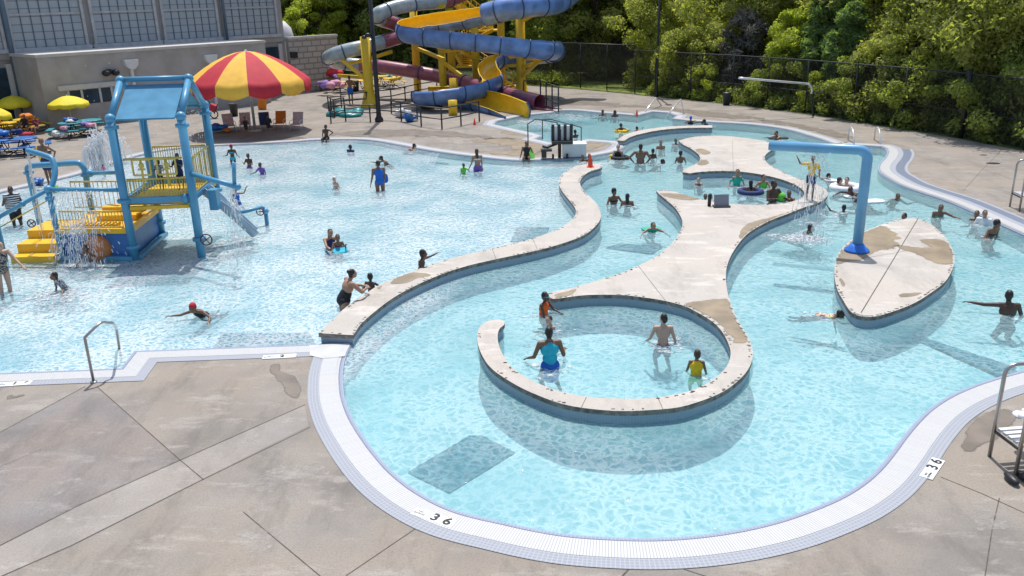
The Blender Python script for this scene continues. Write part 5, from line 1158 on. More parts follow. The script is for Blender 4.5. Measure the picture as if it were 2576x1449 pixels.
# ================================================================ bins, cones, chairs, rails
M_bin = mat('bin_dark', (.05, .055, .065), .6, var=.15); M_binb = mat('bin_slate', (.045, .055, .09), .55, var=.15)
def bin_(x, y, yt, label, m_=M_bin, lid=False):
    b_ = G(x, y); b_.z = 0; h = top(b_, yt); r_ = h * .34; o = thing('litter_bin', label, 'bin', b_)
    q = MB(); q.lathe([(0, .02), (r_ * .78, .02), (r_ * .8, 0), (r_ * .98, h * .93), (r_ * 1.1, h * .94), (r_ * 1.1, h), (r_ * .92, h), (r_ * .90, h * .5), (0, h * .5)], seg=20); q.build('body', m_, o)
    if lid: q = MB(); q.lathe([(r_ * 1.12, h * .9), (r_ * 1.12, h), (r_ * .8, h * 1.08), (r_ * .3, h * 1.1), (r_ * .3, h * 1.02)], seg=20); q.build('lid', M_dark, o)
bin_(590, 292, 260, 'dark grey open litter bin against the grey wing wall'); bin_(1827, 264, 234, 'slate blue litter bin by the long fence', M_binb, True); bin_(896, 230, 204, 'dark litter bin among the far yellow tables', M_bin, True)
M_cone = mat('cone_orange', (.85, .07, .015), .5)
def cone(x, y, yt, label, z=0.0):
    b_ = G(x, y, z); h = top(b_, yt); o = thing('traffic_cone', label, 'traffic cone', b_, group='orange cones by the pool'); q = MB(); r_ = h * .22
    q.lathe([(r_, .03), (r_ * .9, .06), (h * .06, h * .97), (h * .04, h), (0, h)], seg=16); q.build('cone_body', M_cone, o); q = MB(); q.box((0, 0, .015), r_ * 2.5, r_ * 2.5, .03); q.build('base', M_cone, o)
cone(1485, 420, 389, 'orange traffic cone on the tip of the curved divider wall', TOPZ); cone(1602, 291, 276, 'orange traffic cone at the far edge by the entry rails'); cone(1194, 314, 298, 'orange traffic cone on the deck beside the yellow slide exit')
M_chr = mat('stainless', (.42, .41, .40), .28, metal=.85, var=.08); M_wchr = mat('bright_rail', (.72, .73, .74), .3, metal=.4)
def rail(name, label, cat, pts, r=.024, m_=None, grp=None, extra=()):
    o = thing(name, label, cat, pts[0], group=grp); inv = o.matrix_basis.inverted(); q = MB(); q.tube(pts, r, 10); c_ = q.build('rail_tube', m_ or M_chr, o); c_.matrix_parent_inverse = inv
    for e_ in extra: q = MB(); q.tube(e_, r, 8); c_ = q.build('upright', m_ or M_chr, o); c_.matrix_parent_inverse = inv
    return o
a = G(236, 962); b_ = G(305, 907, -.3); ya = a.y; hz = top(a, 852)
pts = [a, Vector((a.x, a.y, hz))] + crom([Vector((a.x, a.y, hz + .02)), at(250, 814, ya + .25), at(266, 811, ya + .42), at(285, 814, ya + .6), Vector((b_.x, b_.y, top(Vector((b_.x, b_.y, 0)), 832))) if False else at(293, 828, b_.y)], 3) + [Vector((b_.x, b_.y, -.3))]
rail('grab_rail', 'bent stainless grab rail at the near left pool step', 'grab rail', pts, .026)
q = MB(); q.lathe([(0, 0), (.06, 0), (.06, .02), (.03, .03), (0, .03)], a, 12); q.build('escutcheon', M_chr)
bpy.data.objects['escutcheon'].parent = bpy.data.objects['grab_rail']; bpy.data.objects['escutcheon'].matrix_parent_inverse = bpy.data.objects['grab_rail'].matrix_basis.inverted()
for x, lab in ((2140, 'bright looped handrail on the left of the far right pool steps'), (2206, 'bright looped handrail on the right of the far right pool steps')):
    f = G(x - 7, 352); n_ = G(x + 8, 370, -.1); h = top(f, 318)
    rail('loop_rail', lab, 'handrail', [f, Z(f, h * .75)] + crom([Z(f, h * .8), Z(f.lerp(n_, .25), h * 1.02), Z(f.lerp(n_, .6), h * .9), Z(f.lerp(n_, .85), h * .45), n_], 4), .03, M_wchr, 'looped rails at the far right steps')
for x0_, y0_, x1_, y1_, x2_, y2_, lab in ((1617, 288, 1650, 246, 1664, 266, 'slanted bright entry rail beside the far orange cone'), (1670, 300, 1713, 250, 1721, 287, 'second slanted bright entry rail right of the cone')):
    a = G(x0_, y0_, -.1); c_ = G(x2_, y2_); rail('entry_rail', lab, 'handrail', [a, at(x1_, y1_, (a.y + c_.y) / 2 + .6), c_], .035, M_wchr, 'slanted rails at the far entry steps')
for P_, lab in ((((1329, 392), (1329, 312), (1355, 306), (1402, 338)), 'dark handrail left of the pool lift leading into the landing pool'), (((1366, 345), (1366, 322), (1420, 318), (1462, 352)), 'dark handrail right of the pool lift sloping to the water')):
    a = G(*P_[0]) if P_[0][1] > 350 else G(1365, 350); e_ = G(P_[3][0], P_[3][1] + 22, -.2); h = top(a, P_[1][1]) if P_[0][1] > 380 else .9
    h = min(max(h, .8), 1.05) if P_[0][1] < 380 else min(h, 1.9)
    rail('stair_rail', lab, 'handrail', [a, Z(a, h)] + [Z(a.lerp(e_, .25), h + .05), Z(e_, .75), Z(e_, -.3)], .024, M_dark, 'dark rails beside the pool lift')
# pool lift: white box, mast and striped seat
L0 = G(1408, 398); L0.z = 0; pl = thing('pool_lift', 'white and black accessible pool lift chair parked at the pool edge', 'pool lift', L0)
q = MB(); q.box((.62, .35, .28), .95, .7, .5); q.box((.62, .35, .545), 1.0, .75, .04); q.build('counterweight_box', M_white, pl)
q = MB(); q.tube([(0, .1, 0), (0, .1, 1.15)], .07, 10); q.tube([(0, .1, 1.1), (.3, .25, 1.25), (.55, .5, 1.1)], .045, 8); q.tube([(-.1, .0, .6), (-.5, .05, .45), (-.7, .0, .5)], .05, 8); q.build('mast', M_dark, pl)
q = MB(); q.box((-.55, .0, .35), .45, .4, .07); q.box((-.65, -.1, .2), .2, .3, .25); q.build('foot_rest', M_dark, pl)
q = MB(); q.box((.1, .15, 1.0), .9, .12, .6); q.build('seat_back', M_white, pl)
for k in range(4): q = MB(); q.box((-.27 + k * .25, .07, 1.04), .12, .05, .66); q.build('strap', M_dark, pl)
q = MB(); q.box((.1, -.08, .68), .85, .45, .1); q.build('seat', M_dark, pl)
for sx in (-.28, .3): q = MB(); q.lathe([(0, -.04), (.10, -.04), (.10, .04), (0, .04)], (0, 0, 0), 14, M=Matrix.Translation((sx, -.1, .10)) @ Matrix.Rotation(R(90), 4, 'Y')); q.build('wheel', M_dark, pl)
# benches with hooped tube frames at the right
def hoop_bench(corners, ytop, label, nm='lifeguard_bench', slats=5, sh=.45, dirv=Vector((1, 0, 0)), depth_=.55, L_=1.3, hh=1.5):
    o = thing(nm, label, 'bench', corners); d = dirv.normalized(); n_ = Vector((-d.y, d.x, 0)); inv = None
    for k, s_ in enumerate((0, depth_)):
        q = MB(); a = n_ * -s_ ; pts = [a, a + Vector((0, 0, hh - .15))] + [a + d * (.15 - .15 * math.cos(t)) + Vector((0, 0, hh - .15 + .15 * math.sin(t))) for t in (R(30), R(60), R(90))] + [a + d * (L_ - .15) + Vector((0, 0, hh))] + [a + d * (L_ - .15 + .15 * math.sin(t)) + Vector((0, 0, hh - .15 + .15 * math.cos(t))) for t in (R(30), R(60), R(90))] + [a + d * L_]
        q.tube(pts, .028, 10); q.build('hoop_leg', M_chr, o)
    for k in range(slats):
        q = MB(); s_ = depth_ * (k + .5) / slats; q.box(d * L_ / 2 - n_ * s_ + Vector((0, 0, sh)), L_ - .06, depth_ / slats * .62, .035, Matrix((d, n_, Vector((0, 0, 1)))).transposed()); q.build('slat', M_white, o)
    q = MB(); q.bar((0, 0, sh - .04), -n_ * depth_ + Vector((0, 0, sh - .04)), .03, .03); q.bar(d * L_ + Vector((0, 0, sh - .04)), d * L_ - n_ * depth_ + Vector((0, 0, sh - .04)), .03, .03); q.build('cross_bar', M_dark, o)
    return o
hb = G(2489, 1148); h_ = top(hb, 918) ; hn = G(2537, 1200)
dv = Vector((1, .10, 0)); hoop_bench(hb, 0, 'hooped steel bench with white slats at the near right deck edge', dirv=dv, depth_=max(.4, (hb - hn).length), hh=h_, L_=1.4)
sb_ = G(2540, 520); hoop_bench(sb_, 0, 'hooped steel bench with white slats at the upper right edge', dirv=Vector((1, -.1, 0)), depth_=.6, hh=top(sb_, 402), L_=1.5)
heap(2562, 1128, .47, M_tw, 'towel', 'white towel on the near right bench', 'towel', .13, seed=9)
q = MB(); q.ball((0, 0, .06), .07, .16, .05); q.ball((.2, .05, .05), .07, .15, .045); o = q.build('sandals', M_dark); o.location = G(2543, 1212); tag(o, 'pair of dark sandals under the near right bench', 'sandals')
# loungers
def lounger(x, y, rz, m_, label):
    b_ = G(x, y); b_.z = 0; o = thing('deck_chair', label, 'deck chair', b_, rz, 'deck chairs under the striped parasol'); o.scale = (.82, .82, .80)
    q = MB(); q.box((0, 0, .36), .6, .62, .04); q.build('seat', m_, o); q = MB(); q.box((0, .42, .72), .6, .04, .74, Matrix.Rotation(R(-18), 3, 'X')); q.build('backrest', m_, o)
    for sx in (-.32, .32):
        q = MB(); q.tube([(sx, -.32, 0), (sx, -.32, .58), (sx, .30, .60)], .02, 6); q.tube([(sx, .55, 0), (sx, .12, .36), (sx, .3, .36), (sx, .56, 1.08)], .02, 6); q.build('frame', M_white, o)
M_str = mat('striped_web', (.60, .42, .42), .8, var=.35, vscale=14)
lounger(668, 326, .3, M_tn, 'deck chair draped with a blue patterned towel right of the parasol pole'); lounger(705, 323, .0, M_to, 'deck chair with an orange brown towel in the middle'); lounger(747, 326, -.1, M_str, 'rightmost deck chair with pink striped webbing'); lounger(618, 327, .2, M_str, 'deck chair occupied by a reclining person left of the parasol pole')
lounger(580, 330, .5, M_str, 'leftmost folded low deck chair beside the blue bag')
# pushchair by the wing wall
o = thing('pushchair', 'folded dark pushchair against the wing wall left of the litter bin', 'pushchair', G(540, 298)); q = MB(); q.tube([Vector((.22 * math.cos(t * .42), 0, .24 + .22 * math.sin(t * .42))) for t in range(15)], .035, 6, closed=True); q.build('wheel', M_dark, o)
q = MB(); q.tube([(0, .1, .25), (-.25, .1, 1.0), (-.45, .1, 1.15)], .03, 6); q.tube([(.0, .12, .3), (.25, .12, .8)], .03, 6); q.build('frame', M_dark, o); q = MB(); q.box((-.05, .1, .6), .35, .4, .4, Matrix.Rotation(.4, 3, 'Y')); q.build('seat', M_tr, o)
q = MB(); q.box((0, 0, .45), .5, .25, .9, Matrix.Rotation(.15, 3, 'Y')); o = q.build('float_mat', M_to, bevel=.06); o.location = G(662, 275); tag(o, 'orange float mat leaning at the right end of the wing wall', 'float')
# grey box and dark block on the main island
b_ = G(1815, 521, TOPZ); o = thing('valve_box', 'grey sloping control box on the main island beside the whirlpool bay', 'control box', b_, -.02)
q = MB(); q.box((0, .06, .20), .42, .10, .34, Matrix.Rotation(R(-14), 3, 'X')); q.build('panel', mat('box_grey', (.22, .24, .28), .6), o); q = MB(); q.box((0, .02, .025), .50, .24, .05); q.build('base', mat('box_dark', (.05, .055, .065), .6), o)
b_ = G(1784, 518, TOPZ); q = MB(); q.lathe([(0, 0), (.055, 0), (.055, .34), (.04, .37), (0, .37)], seg=10); o = q.build('small_bollard', M_dark); o.location = b_; tag(o, 'short black bollard left of the grey control box', 'bollard')
# white cantilevered pipe by the fence
f = G(2046, 292); e_ = at(1858, 196, f.y - .6); zt_ = top(f, 208); o = thing('cantilever_pipe', 'white cantilevered pipe with a bent end in front of the pines', 'pipe', f); inv = o.matrix_basis.inverted()
q = MB(); k_ = at(2041, 236, f.y); q.tube(crom([k_, at(2043, 224, f.y), at(2036, 213, f.y), at(2022, 210, f.y), at(1940, 203, f.y - .3), e_], 4), .055, 10); c_ = q.build('arm', M_wchr, o); c_.matrix_parent_inverse = inv
q = MB(); q.tube([f, k_], .05, 10); c_ = q.build('post', mat('dark_green_post', (.02, .035, .025), .6), o); c_.matrix_parent_inverse = inv
# deck drain
q = MB(); q.lathe([(0, .006), (.14, .006), (.16, .002)], seg=18); o = q.build('deck_drain', M_dark); o.location = G(2498, 411); o.scale = (1.6, 1.2, 1); tag(o, 'dark oval drain lid in the deck at the upper right', 'drain')
q = MB(); q.lathe([(0, .006), (.10, .006), (.12, .002)], seg=14); o = q.build('deck_drain', M_dark); o.location = G(2474, 390); o.scale = (1.3, .9, 1); tag(o, 'smaller faint drain lid left of the oval one', 'drain')
# depth markers
M_tile = mat('marker_tile', (.80, .80, .78), .35); M_ink = mat('marker_ink', (.015, .015, .018), .5)
def marker(x, y, dirpx, txt, label, w_=.62, h_=.17, small=True):
    c_ = G(x, y); d = G(*dirpx) - c_; rz = math.atan2(d.y, d.x); o = thing('depth_marker', label, 'depth marker', (c_.x, c_.y, .0), rz, 'depth markers set in the tile border')
    q = MB(); q.box((0, 0, .010), w_, h_, .012); q.build('tile', M_tile, o)
    for s_, px_, sz_ in txt:
        cu = bpy.data.curves.new('digit', 'FONT'); cu.body = s_; cu.size = sz_; cu.align_x = 'CENTER'; cu.align_y = 'CENTER'; cu.extrude = .001; cu.offset = .006 if sz_ > .1 else 0; t_ = bpy.data.objects.new('digit', cu); C.objects.link(t_)
        bpy.context.view_layer.update(); me = bpy.data.meshes.new_from_object(t_.evaluated_get(bpy.context.evaluated_depsgraph_get())); bpy.data.objects.remove(t_); bpy.data.curves.remove(cu); me.materials.clear(); me.materials.append(M_ink)
        nm = 'symbol' if sz_ < .1 else 'digit'
        g_ = bpy.data.objects.new(nm, me); link(g_, o); g_.location = (px_, 0.0, .0185); g_.scale = (1.15, 1, 1)
marker(1090, 1303, (1140, 1320), (('NO\nDIVING', -.21, .045), ('3', .03, .20), ('6', .22, .20)), 'white depth marker reading 3 6 at the near left of the river')
marker(2345, 1180, (2362, 1155), (('NO\nDIVING', -.21, .045), ('3', .03, .20), ('6', .22, .20)), 'white depth marker reading 3 6 at the near right of the river')
marker(703, 898, (740, 896), (('NO\nDIVING', -.2, .045), ('2', .05, .15), ('0', .22, .0001)), 'white depth marker reading 2 above the near deck')
marker(33, 967, (60, 965), (('NO\nDIVING', -.21, .045), ('1', .03, .15), ('6', .22, .15)), 'white depth marker reading 1 6 at the lower left edge')
# ================================================================ people
def skin_mat(name, col):
    m_ = mat(name, col, .5, var=.08, vscale=5); p = m_.node_tree.nodes['Principled BSDF']; p.inputs['Subsurface Weight'].default_value = .06; p.inputs['Subsurface Radius'].default_value = (.02, .008, .004); return m_
SK = {'d': skin_mat('skin_deep', (.085, .042, .026)), 'm': skin_mat('skin_brown', (.20, .105, .065)), 't': skin_mat('skin_tan', (.36, .20, .13)), 'l': skin_mat('skin_light', (.52, .33, .25))}
HR = {'k': mat('hair_black', (.012, .010, .010), .5), 'b': mat('hair_brown', (.06, .035, .02), .55), 'y': mat('hair_fair', (.30, .20, .10), .6), 'g': mat('hair_grey', (.25, .23, .21), .7)}
def clothm(n, c): return mat('cloth_' + n, c, .75, var=.12, vscale=8)
CL = {'black': clothm('black', (.012, .013, .017)), 'navy': clothm('navy', (.015, .03, .12)), 'blue': clothm('blue', (.01, .12, .50)), 'aqua': clothm('aqua', (.02, .42, .55)), 'red': clothm('red', (.50, .02, .03)), 'orange': clothm('orange', (.80, .11, .01)), 'yellow': clothm('yellow', (.85, .52, .01)),
      'green': clothm('green', (.14, .55, .06)), 'pink': clothm('pink', (.75, .12, .32)), 'purple': clothm('purple', (.20, .10, .42)), 'white': clothm('white', (.75, .75, .76)), 'teal': clothm('teal', (.02, .42, .30)), 'maroon': clothm('maroon', (.22, .02, .05))}
def pattern_mat(name, c1, c2, sc_, kind='stripe'):
    m_ = bpy.data.materials.new(name); m_.use_nodes = True; t = m_.node_tree; p = t.nodes['Principled BSDF']; L = t.links.new; p.inputs['Roughness'].default_value = .8
    tc = nd(t, 'ShaderNodeTexCoord')
    if kind == 'stripe': w_ = nd(t, 'ShaderNodeTexWave', bands_direction='Z'); w_.inputs['Scale'].default_value = sc_; w_.inputs['Distortion'].default_value = 2; L(tc.outputs['Object'], w_.inputs[0]); f = w_.outputs['Fac']
    else: w_ = nd(t, 'ShaderNodeTexNoise'); w_.inputs['Scale'].default_value = sc_; L(tc.outputs['Object'], w_.inputs[0]); f = w_.outputs[0]
    r_ = nd(t, 'ShaderNodeMapRange'); r_.inputs[1].default_value = .47; r_.inputs[2].default_value = .53; L(f, r_.inputs[0]); x = nd(t, 'ShaderNodeMix', data_type='RGBA'); x.inputs[6].default_value = (*c1, 1); x.inputs[7].default_value = (*c2, 1); L(r_.outputs[0], x.inputs[0]); L(x.outputs[2], p.inputs['Base Color']); return m_
CL['stripe'] = pattern_mat('cloth_stripe', (.02, .02, .025), (.70, .70, .70), 4.5); CL['print'] = pattern_mat('cloth_print', (.03, .03, .035), (.30, .28, .25), 22, 'n'); CL['greyprint'] = pattern_mat('cloth_greyprint', (.10, .11, .13), (.5, .52, .55), 18, 'n'); CL['floral'] = pattern_mat('cloth_floral', (.55, .10, .35), (.70, .65, .30), 14, 'n')
def remeshed(name, prims, vox, smooth=2):
    q = MB()
    for p in prims:
        if p[0] == 'c': _, a, ra, b, rb = p; q.ball(a, ra, sub=2); q.ball(b, rb, sub=2); q.tube([a, b], [ra, rb], 12)
        else: _, c_, rr_ = p[:3]; q.ball(c_, *rr_, sub=3, rot=p[3] if len(p) > 3 else None)
    bmesh.ops.recalc_face_normals(q.bm, faces=q.bm.faces); me = bpy.data.meshes.new(name); q.bm.to_mesh(me); q.bm.free()
    o = bpy.data.objects.new('tmp', me); TMPC.objects.link(o)
    md = o.modifiers.new('r', 'REMESH'); md.mode = 'VOXEL'; md.voxel_size = vox; md.use_smooth_shade = True
    sm = o.modifiers.new('s', 'SMOOTH'); sm.iterations = smooth; sm.factor = .5
    TMPV.update(); m2 = bpy.data.meshes.new_from_object(o.evaluated_get(TMPV.depsgraph)); m2.name = name; bpy.data.objects.remove(o); bpy.data.meshes.remove(me); return m2
TMPS = bpy.data.scenes.new('work'); TMPC = TMPS.collection; TMPV = TMPS.view_layers[0]
V = Vector; PR = random.Random(42)
ARMS = {'down': (V((.18, 0, -1)), V((.05, -.25, -1))), 'out': (V((.85, -.4, -.4)), V((.5, -.8, .05))), 'side': (V((.42, -.05, -.95)), V((.40, -.8, -.40))), 'fwd': (V((.25, -1, -.35)), V((.0, -1, -.05))), 'fwdd': (V((.3, -.75, -.75)), V((.1, -1, -.35))), 'up': (V((.85, -.3, -.1)), V((.25, -.1, 1))),
        'hip': (V((.75, .25, -.75)), V((-.7, -.35, -.65))), 'rest': (V((.25, -.7, -.75)), V((-.75, -.75, .05))), 'bend': (V((.35, -.35, -.85)), V((-.2, -.9, .3))), 'over': (V((.5, -.9, .25)), V((.2, -1, -.15))), 'back': (V((.3, .5, -.85)), V((.1, .2, -1)))}
def person(label, cx, cy, ytop, H=1.65, rz=0, pose='stand', lean=0, arms=('down', 'down'), skin='m', hair='k', hs='short', wear=(), z0=WATER, wide=1.0, group=None, turn=0, Y=None, name='person', face=False, dz=0.0):
    """cx, cy: where the body's axis meets height z0; ytop: where the crown is seen"""
    if pose == 'stand' and z0 == WATER and cx > 1240: pose = 'kneel'
    b = G(cx, cy, z0); S = H / 1.75; near = b.y < 27; face = face or (near and abs(rz) < 105); turn = turn or PR.uniform(-30, 30); child = H < 1.4; hd = 1.22 if child else 1.0
    th = Matrix.Rotation(R(-lean), 3, 'X') if False else Matrix.Rotation(R(lean), 3, 'X')
    hip = V((0, 0, .93)); legs = []; w = wide
    def up(p): return hip + th @ (p - hip)
    sh = [up(V((s * .175 * w, 0, 1.42))) for s in (-1, 1)]; neck = up(V((0, .0, 1.47))); hc = up(V((0, -.02, 1.625 + (.03 if child else 0))))
    hc = neck + (hc - neck) * (1.0 if abs(lean) < 60 else .9)
    if abs(lean) >= 40: hc = neck + V((0, -.13, .13)) if lean < 0 or True else hc
    kn, an, ft = [], [], []
    for s in (-1, 1):
        h_ = V((s * .09 * w, 0, .92))
        if pose == 'stand' or pose == 'stride':
            st_ = .16 * s if pose == 'stride' else .02 * s
            k_ = V((s * .10, -st_, .49)); a_ = V((s * .10, -st_ * 1.6 + .02, .08)); f_ = a_ + V((0, -.15, -.05))
        elif pose == 'sit': k_ = h_ + V((s * .05, -.42, .03)); a_ = k_ + V((0, .0, -.42)); f_ = a_ + V((0, -.14, -.03))
        elif pose == 'recline': k_ = h_ + V((s * .05, -.42, .02)); a_ = k_ + V((s * .02, -.40, -.02)); f_ = a_ + V((0, -.03, .14))
        elif pose == 'kneel': k_ = h_ + V((s * .05, -.25, -.34)); a_ = k_ + V((0, .40, -.06)); f_ = a_ + V((0, .12, -.02))
        else: k_ = h_ + V((s * .03, .40, -.12)); a_ = k_ + V((s * .03, .40, -.06)); f_ = a_ + V((0, .14, .02))     # swim: legs trail
        kn.append(k_); an.append(a_); ft.append(f_); legs.append(h_)
    T_ = [('e', hip + V((0, 0, .02)), (.155 * w, .115 * w, .13)), ('c', hip + V((0, 0, .05)), .115 * w, up(V((0, 0, 1.12))), .105 * w), ('e', up(V((0, 0, 1.10))), (.125 * w, .09 * w, .12)), ('e', up(V((0, 0, 1.29))), (.16 * w, .10 * w, .16), th), ('c', sh[0], .055, sh[1], .055), ('e', up(V((0, .005, 1.38))), (.165 * w, .075 * w, .07), th)]
    prims = list(T_) + [('c', neck, .052, hc - V((0, 0, .03)), .05)]
    hr = V((.075, .095, .112)) * hd; rotH = Matrix.Rotation(R(turn), 3, 'Z')
    prims += [('e', hc, tuple(hr)), ('e', hc + rotH @ V((0, -.045, -.055)) * hd, (.052 * hd, .05 * hd, .052 * hd)), ('e', hc + rotH @ V((0, -.100, -.02)) * hd, (.012 * hd, .018 * hd, .022 * hd)), ('e', hc + rotH @ V((.075, .005, -.01)) * hd, (.010, .018, .028)), ('e', hc + rotH @ V((-.075, .005, -.01)) * hd, (.010, .018, .028))]
    for i in (0, 1): prims += [('c', legs[i], .082 * w, kn[i], .052 * w), ('c', kn[i], .052 * w, an[i], .034), ('e', (kn[i] * .65 + an[i] * .35) + V((0, .012, 0)), (.048 * w, .05 * w, .09)), ('c', an[i], .036, ft[i], .028)]
    vox = .0105 if near else .016; fr = .0095 if near else .012; hands = []
    elb = []
    for i, s in enumerate((-1, 1)):
        u_, f_ = ARMS[arms[i]] if isinstance(arms[i], str) else arms[i]
        if isinstance(arms[i], str) and arms[i] != 'rest': u_ = u_ + V((PR.gauss(0, .14), PR.gauss(0, .14), PR.gauss(0, .12))); f_ = f_ + V((PR.gauss(0, .22), PR.gauss(0, .2), PR.gauss(0, .22)))
        u_ = V((u_.x * s, u_.y, u_.z)).normalized(); f_ = V((f_.x * s, f_.y, f_.z)).normalized()
        if abs(lean) > 20 and isinstance(arms[i], str) and arms[i] in ('fwd', 'over', 'fwdd'): pass
        e = sh[i] + u_ * .29; w_ = e + f_ * .25; prims += [('c', sh[i], .047 * w, e, .036 * w), ('c', e, .037 * w, w_, .024)]; elb.append(e)
        x_ = f_.cross(V((0, 0, 1))); x_ = x_.normalized() if x_.length > .1 else V((1, 0, 0)); n_ = x_.cross(f_).normalized()
        pc = w_ + f_ * .045; rot = Matrix((x_, f_, n_)).transposed(); prims.append(('e', pc, (.038, .052, .016), rot)); prims.append(('c', w_, .024, pc, .02))
        for k, (ox, ln) in enumerate(((-.028, .062), (-.010, .075), (.009, .070), (.027, .055))):
            a_ = pc + f_ * .035 + x_ * ox; m_ = a_ + (f_ * .9 - n_ * .15).normalized() * ln * .55; t2 = m_ + (f_ * .7 - n_ * .5).normalized() * ln * .5; prims += [('c', a_, fr, m_, fr * .95), ('c', m_, fr * .95, t2, fr * .85)]
        a_ = pc - f_ * .02 - x_ * .03 * s; m_ = a_ + (-x_ * s * .8 + f_ * .6).normalized() * .04; prims += [('c', a_, fr * 1.15, m_, fr), ('c', m_, fr, m_ + (f_ * .9 - x_ * s * .3).normalized() * .03, fr * .9)]
    lowest = min(min(p.z for p in an), hip.z) - .03; crown = hc.z + hr.z
    vis = top(b, ytop)
    k = S
    if z0 == WATER or dz: zoff = z0 + vis - crown * k
    else: zoff = z0 + vis - crown * k
    if pose in ('sit', 'recline') and z0 != WATER: k = min(S, vis / (crown - hip.z + .10)); k = max(k, S * .75); zoff = z0 - (hip.z - .11) * k
    if pose == 'stand' and z0 != WATER and not dz: k = vis / crown; zoff = z0
    o = thing(name, label, 'person', (b.x, b.y, zoff), R(rz), group); o.scale = (k,) * 3
    me = remeshed('body', prims, vox / k if k > .9 else vox, 2); me.materials.append(SK[skin])
    body = bpy.data.objects.new('body', me); link(body, o)
    H_ = []
    hb = rotH @ V((0, .022, .022)) * hd; H_ = [('e', hc + hb, (hr.x * 1.07, hr.y * .98, hr.z * .96)), ('e', hc + rotH @ V((0, .05, .0)), (hr.x * .98, hr.y * .62, hr.z * .95))]
    if hs == 'long': H_ += [('c', hc + rotH @ V((0, .06, 0)), .075, neck + V((0, .07, -.10)), .055)]
    if hs == 'pony': H_ += [('c', hc + rotH @ V((0, .09, .03)), .035, hc + rotH @ V((0, .15, -.06)), .022)]
    if hs == 'bun': H_ += [('e', hc + rotH @ V((0, .10, .07)), (.045, .045, .045))]
    if hs == 'afro': H_ += [('e', hc + rotH @ V((0, .02, .04)), (hr.x * 1.25, hr.y * 1.1, hr.z * 1.1))]
    if hs != 'bald':
        hm = remeshed('hair' if hair in HR else 'swim_cap', H_, .014, 1); hm.materials.append(HR[hair] if hair in HR else CL[hair]); link(bpy.data.objects.new('hair' if hair in HR else 'swim_cap', hm), o)
    if face:
        for s in (-1, 1): q = MB(); q.ball(hc + rotH @ V((s * .03, -.088, .008)) * hd, .012 * hd, .008, .007 * hd, sub=2); q.build('eye', mat('eye_dark', (.02, .015, .01), .2), o)
        q = MB(); q.ball(hc + rotH @ V((0, -.092, -.055)) * hd, .022 * hd, .008, .006 * hd, sub=2); q.build('mouth', mat('lips', (.22, .06, .05), .5), o)
    inf = .014
    def inflate(P, e=inf): return [('c', p[1], p[2] + e, p[3], p[4] + e) if p[0] == 'c' else ('e', p[1], tuple(r_ + e for r_ in p[2])) + tuple(p[3:]) for p in P]
    for g_, c_ in wear:
        if g_ == 'trunks': P_ = inflate([T_[0]]) + [('c', legs[i], .082 * w + .02, legs[i].lerp(kn[i], .6), .075 * w + .012) for i in (0, 1)]
        elif g_ == 'brief': P_ = inflate([T_[0]])
        elif g_ == 'suit': P_ = inflate(T_[:4], .010)
        elif g_ == 'tube': P_ = inflate(T_[:3], .012)
        elif g_ == 'top': P_ = [('e', up(V((0, 0, 1.30))), (.16 * w + .010, .10 * w + .012, .055), th)]
        elif g_ == 'vest': P_ = inflate([T_[3], T_[2]], .035)
        elif g_ == 'shirt': P_ = inflate(T_[1:6], .016) + [('c', sh[i], .062 * w, elb[i].lerp(sh[i], .35), .055 * w) for i in (0, 1)]
        elif g_ == 'skirt': P_ = inflate([T_[0]], .02) + [('c', hip - V((0, 0, .02)), .15 * w, hip - V((0, 0, .16)), .17 * w)]
        elif g_ == 'towel': P_ = inflate(T_[1:6], .03) + [('c', sh[0] + V((0, .02, 0)), .085, hip + V((-.15, .04, .1)), .10), ('c', sh[1] + V((0, .02, 0)), .085, hip + V((.15, .04, .1)), .10)]
        elif g_ == 'cap': P_ = [('e', hc + V((0, .012, .035)) * hd, (hr.x * 1.1, hr.y * 1.02, hr.z * .92))]
        elif g_ == 'goggles': P_ = [('e', hc + rotH @ V((0, -.02, .01)) * hd, (hr.x * 1.06, hr.y * .98, .018))]
        elif g_ == 'armbands': P_ = [('e', sh[i].lerp(elb[i], .45), (.085, .085, .07)) for i in (0, 1)]
        elif g_ == 'back': P_ = [('e', up(V((0, .14, 1.22))), (.12, .07, .16))]
        nm = {'trunks': 'trunks', 'brief': 'swim_briefs', 'suit': 'swimsuit', 'tube': 'swimsuit', 'top': 'bikini_top', 'vest': 'float_vest', 'shirt': 'shirt', 'skirt': 'swim_skirt', 'towel': 'towel', 'cap': 'swim_cap', 'goggles': 'goggles', 'armbands': 'armbands', 'back': 'float_pad'}[g_]
        gm = remeshed(nm, P_, .013, 1); gm.materials.append(CL[c_]); link(bpy.data.objects.new(nm, gm), o)
    return o
def swim_ring(name, label, x, y, r, c_, cat='swim ring', z=WATER, tube=None, sc_=(1, 1, 1), rz=0):
    b = G(x, y, z); q = MB(); pts = [V((math.cos(t * math.tau / 24) * r, math.sin(t * math.tau / 24) * r, 0)) for t in range(24)]; q.tube(pts, tube or r * .3, 10, closed=True); o = q.build(name, CL[c_]); o.location = b + V((0, 0, .03)); o.scale = sc_; return tag(o, label, cat)
def board(name, label, x, y, lx, ly, c_, z=WATER, rz=0.0, tilt=0.0, cat='kickboard', up_=.04):
    q = MB(); n = 20; pts = [(math.copysign(abs(math.cos(t)) ** .6, math.cos(t)) * lx / 2, math.copysign(abs(math.sin(t)) ** .6, math.sin(t)) * ly / 2) for t in [i * math.tau / n for i in range(n)]]; q.prism(pts, -.02, .02); o = q.build(name, CL[c_]); o.location = G(x, y, z) + V((0, 0, up_)); o.rotation_euler = (tilt, 0, rz); return tag(o, label, cat)
d = V
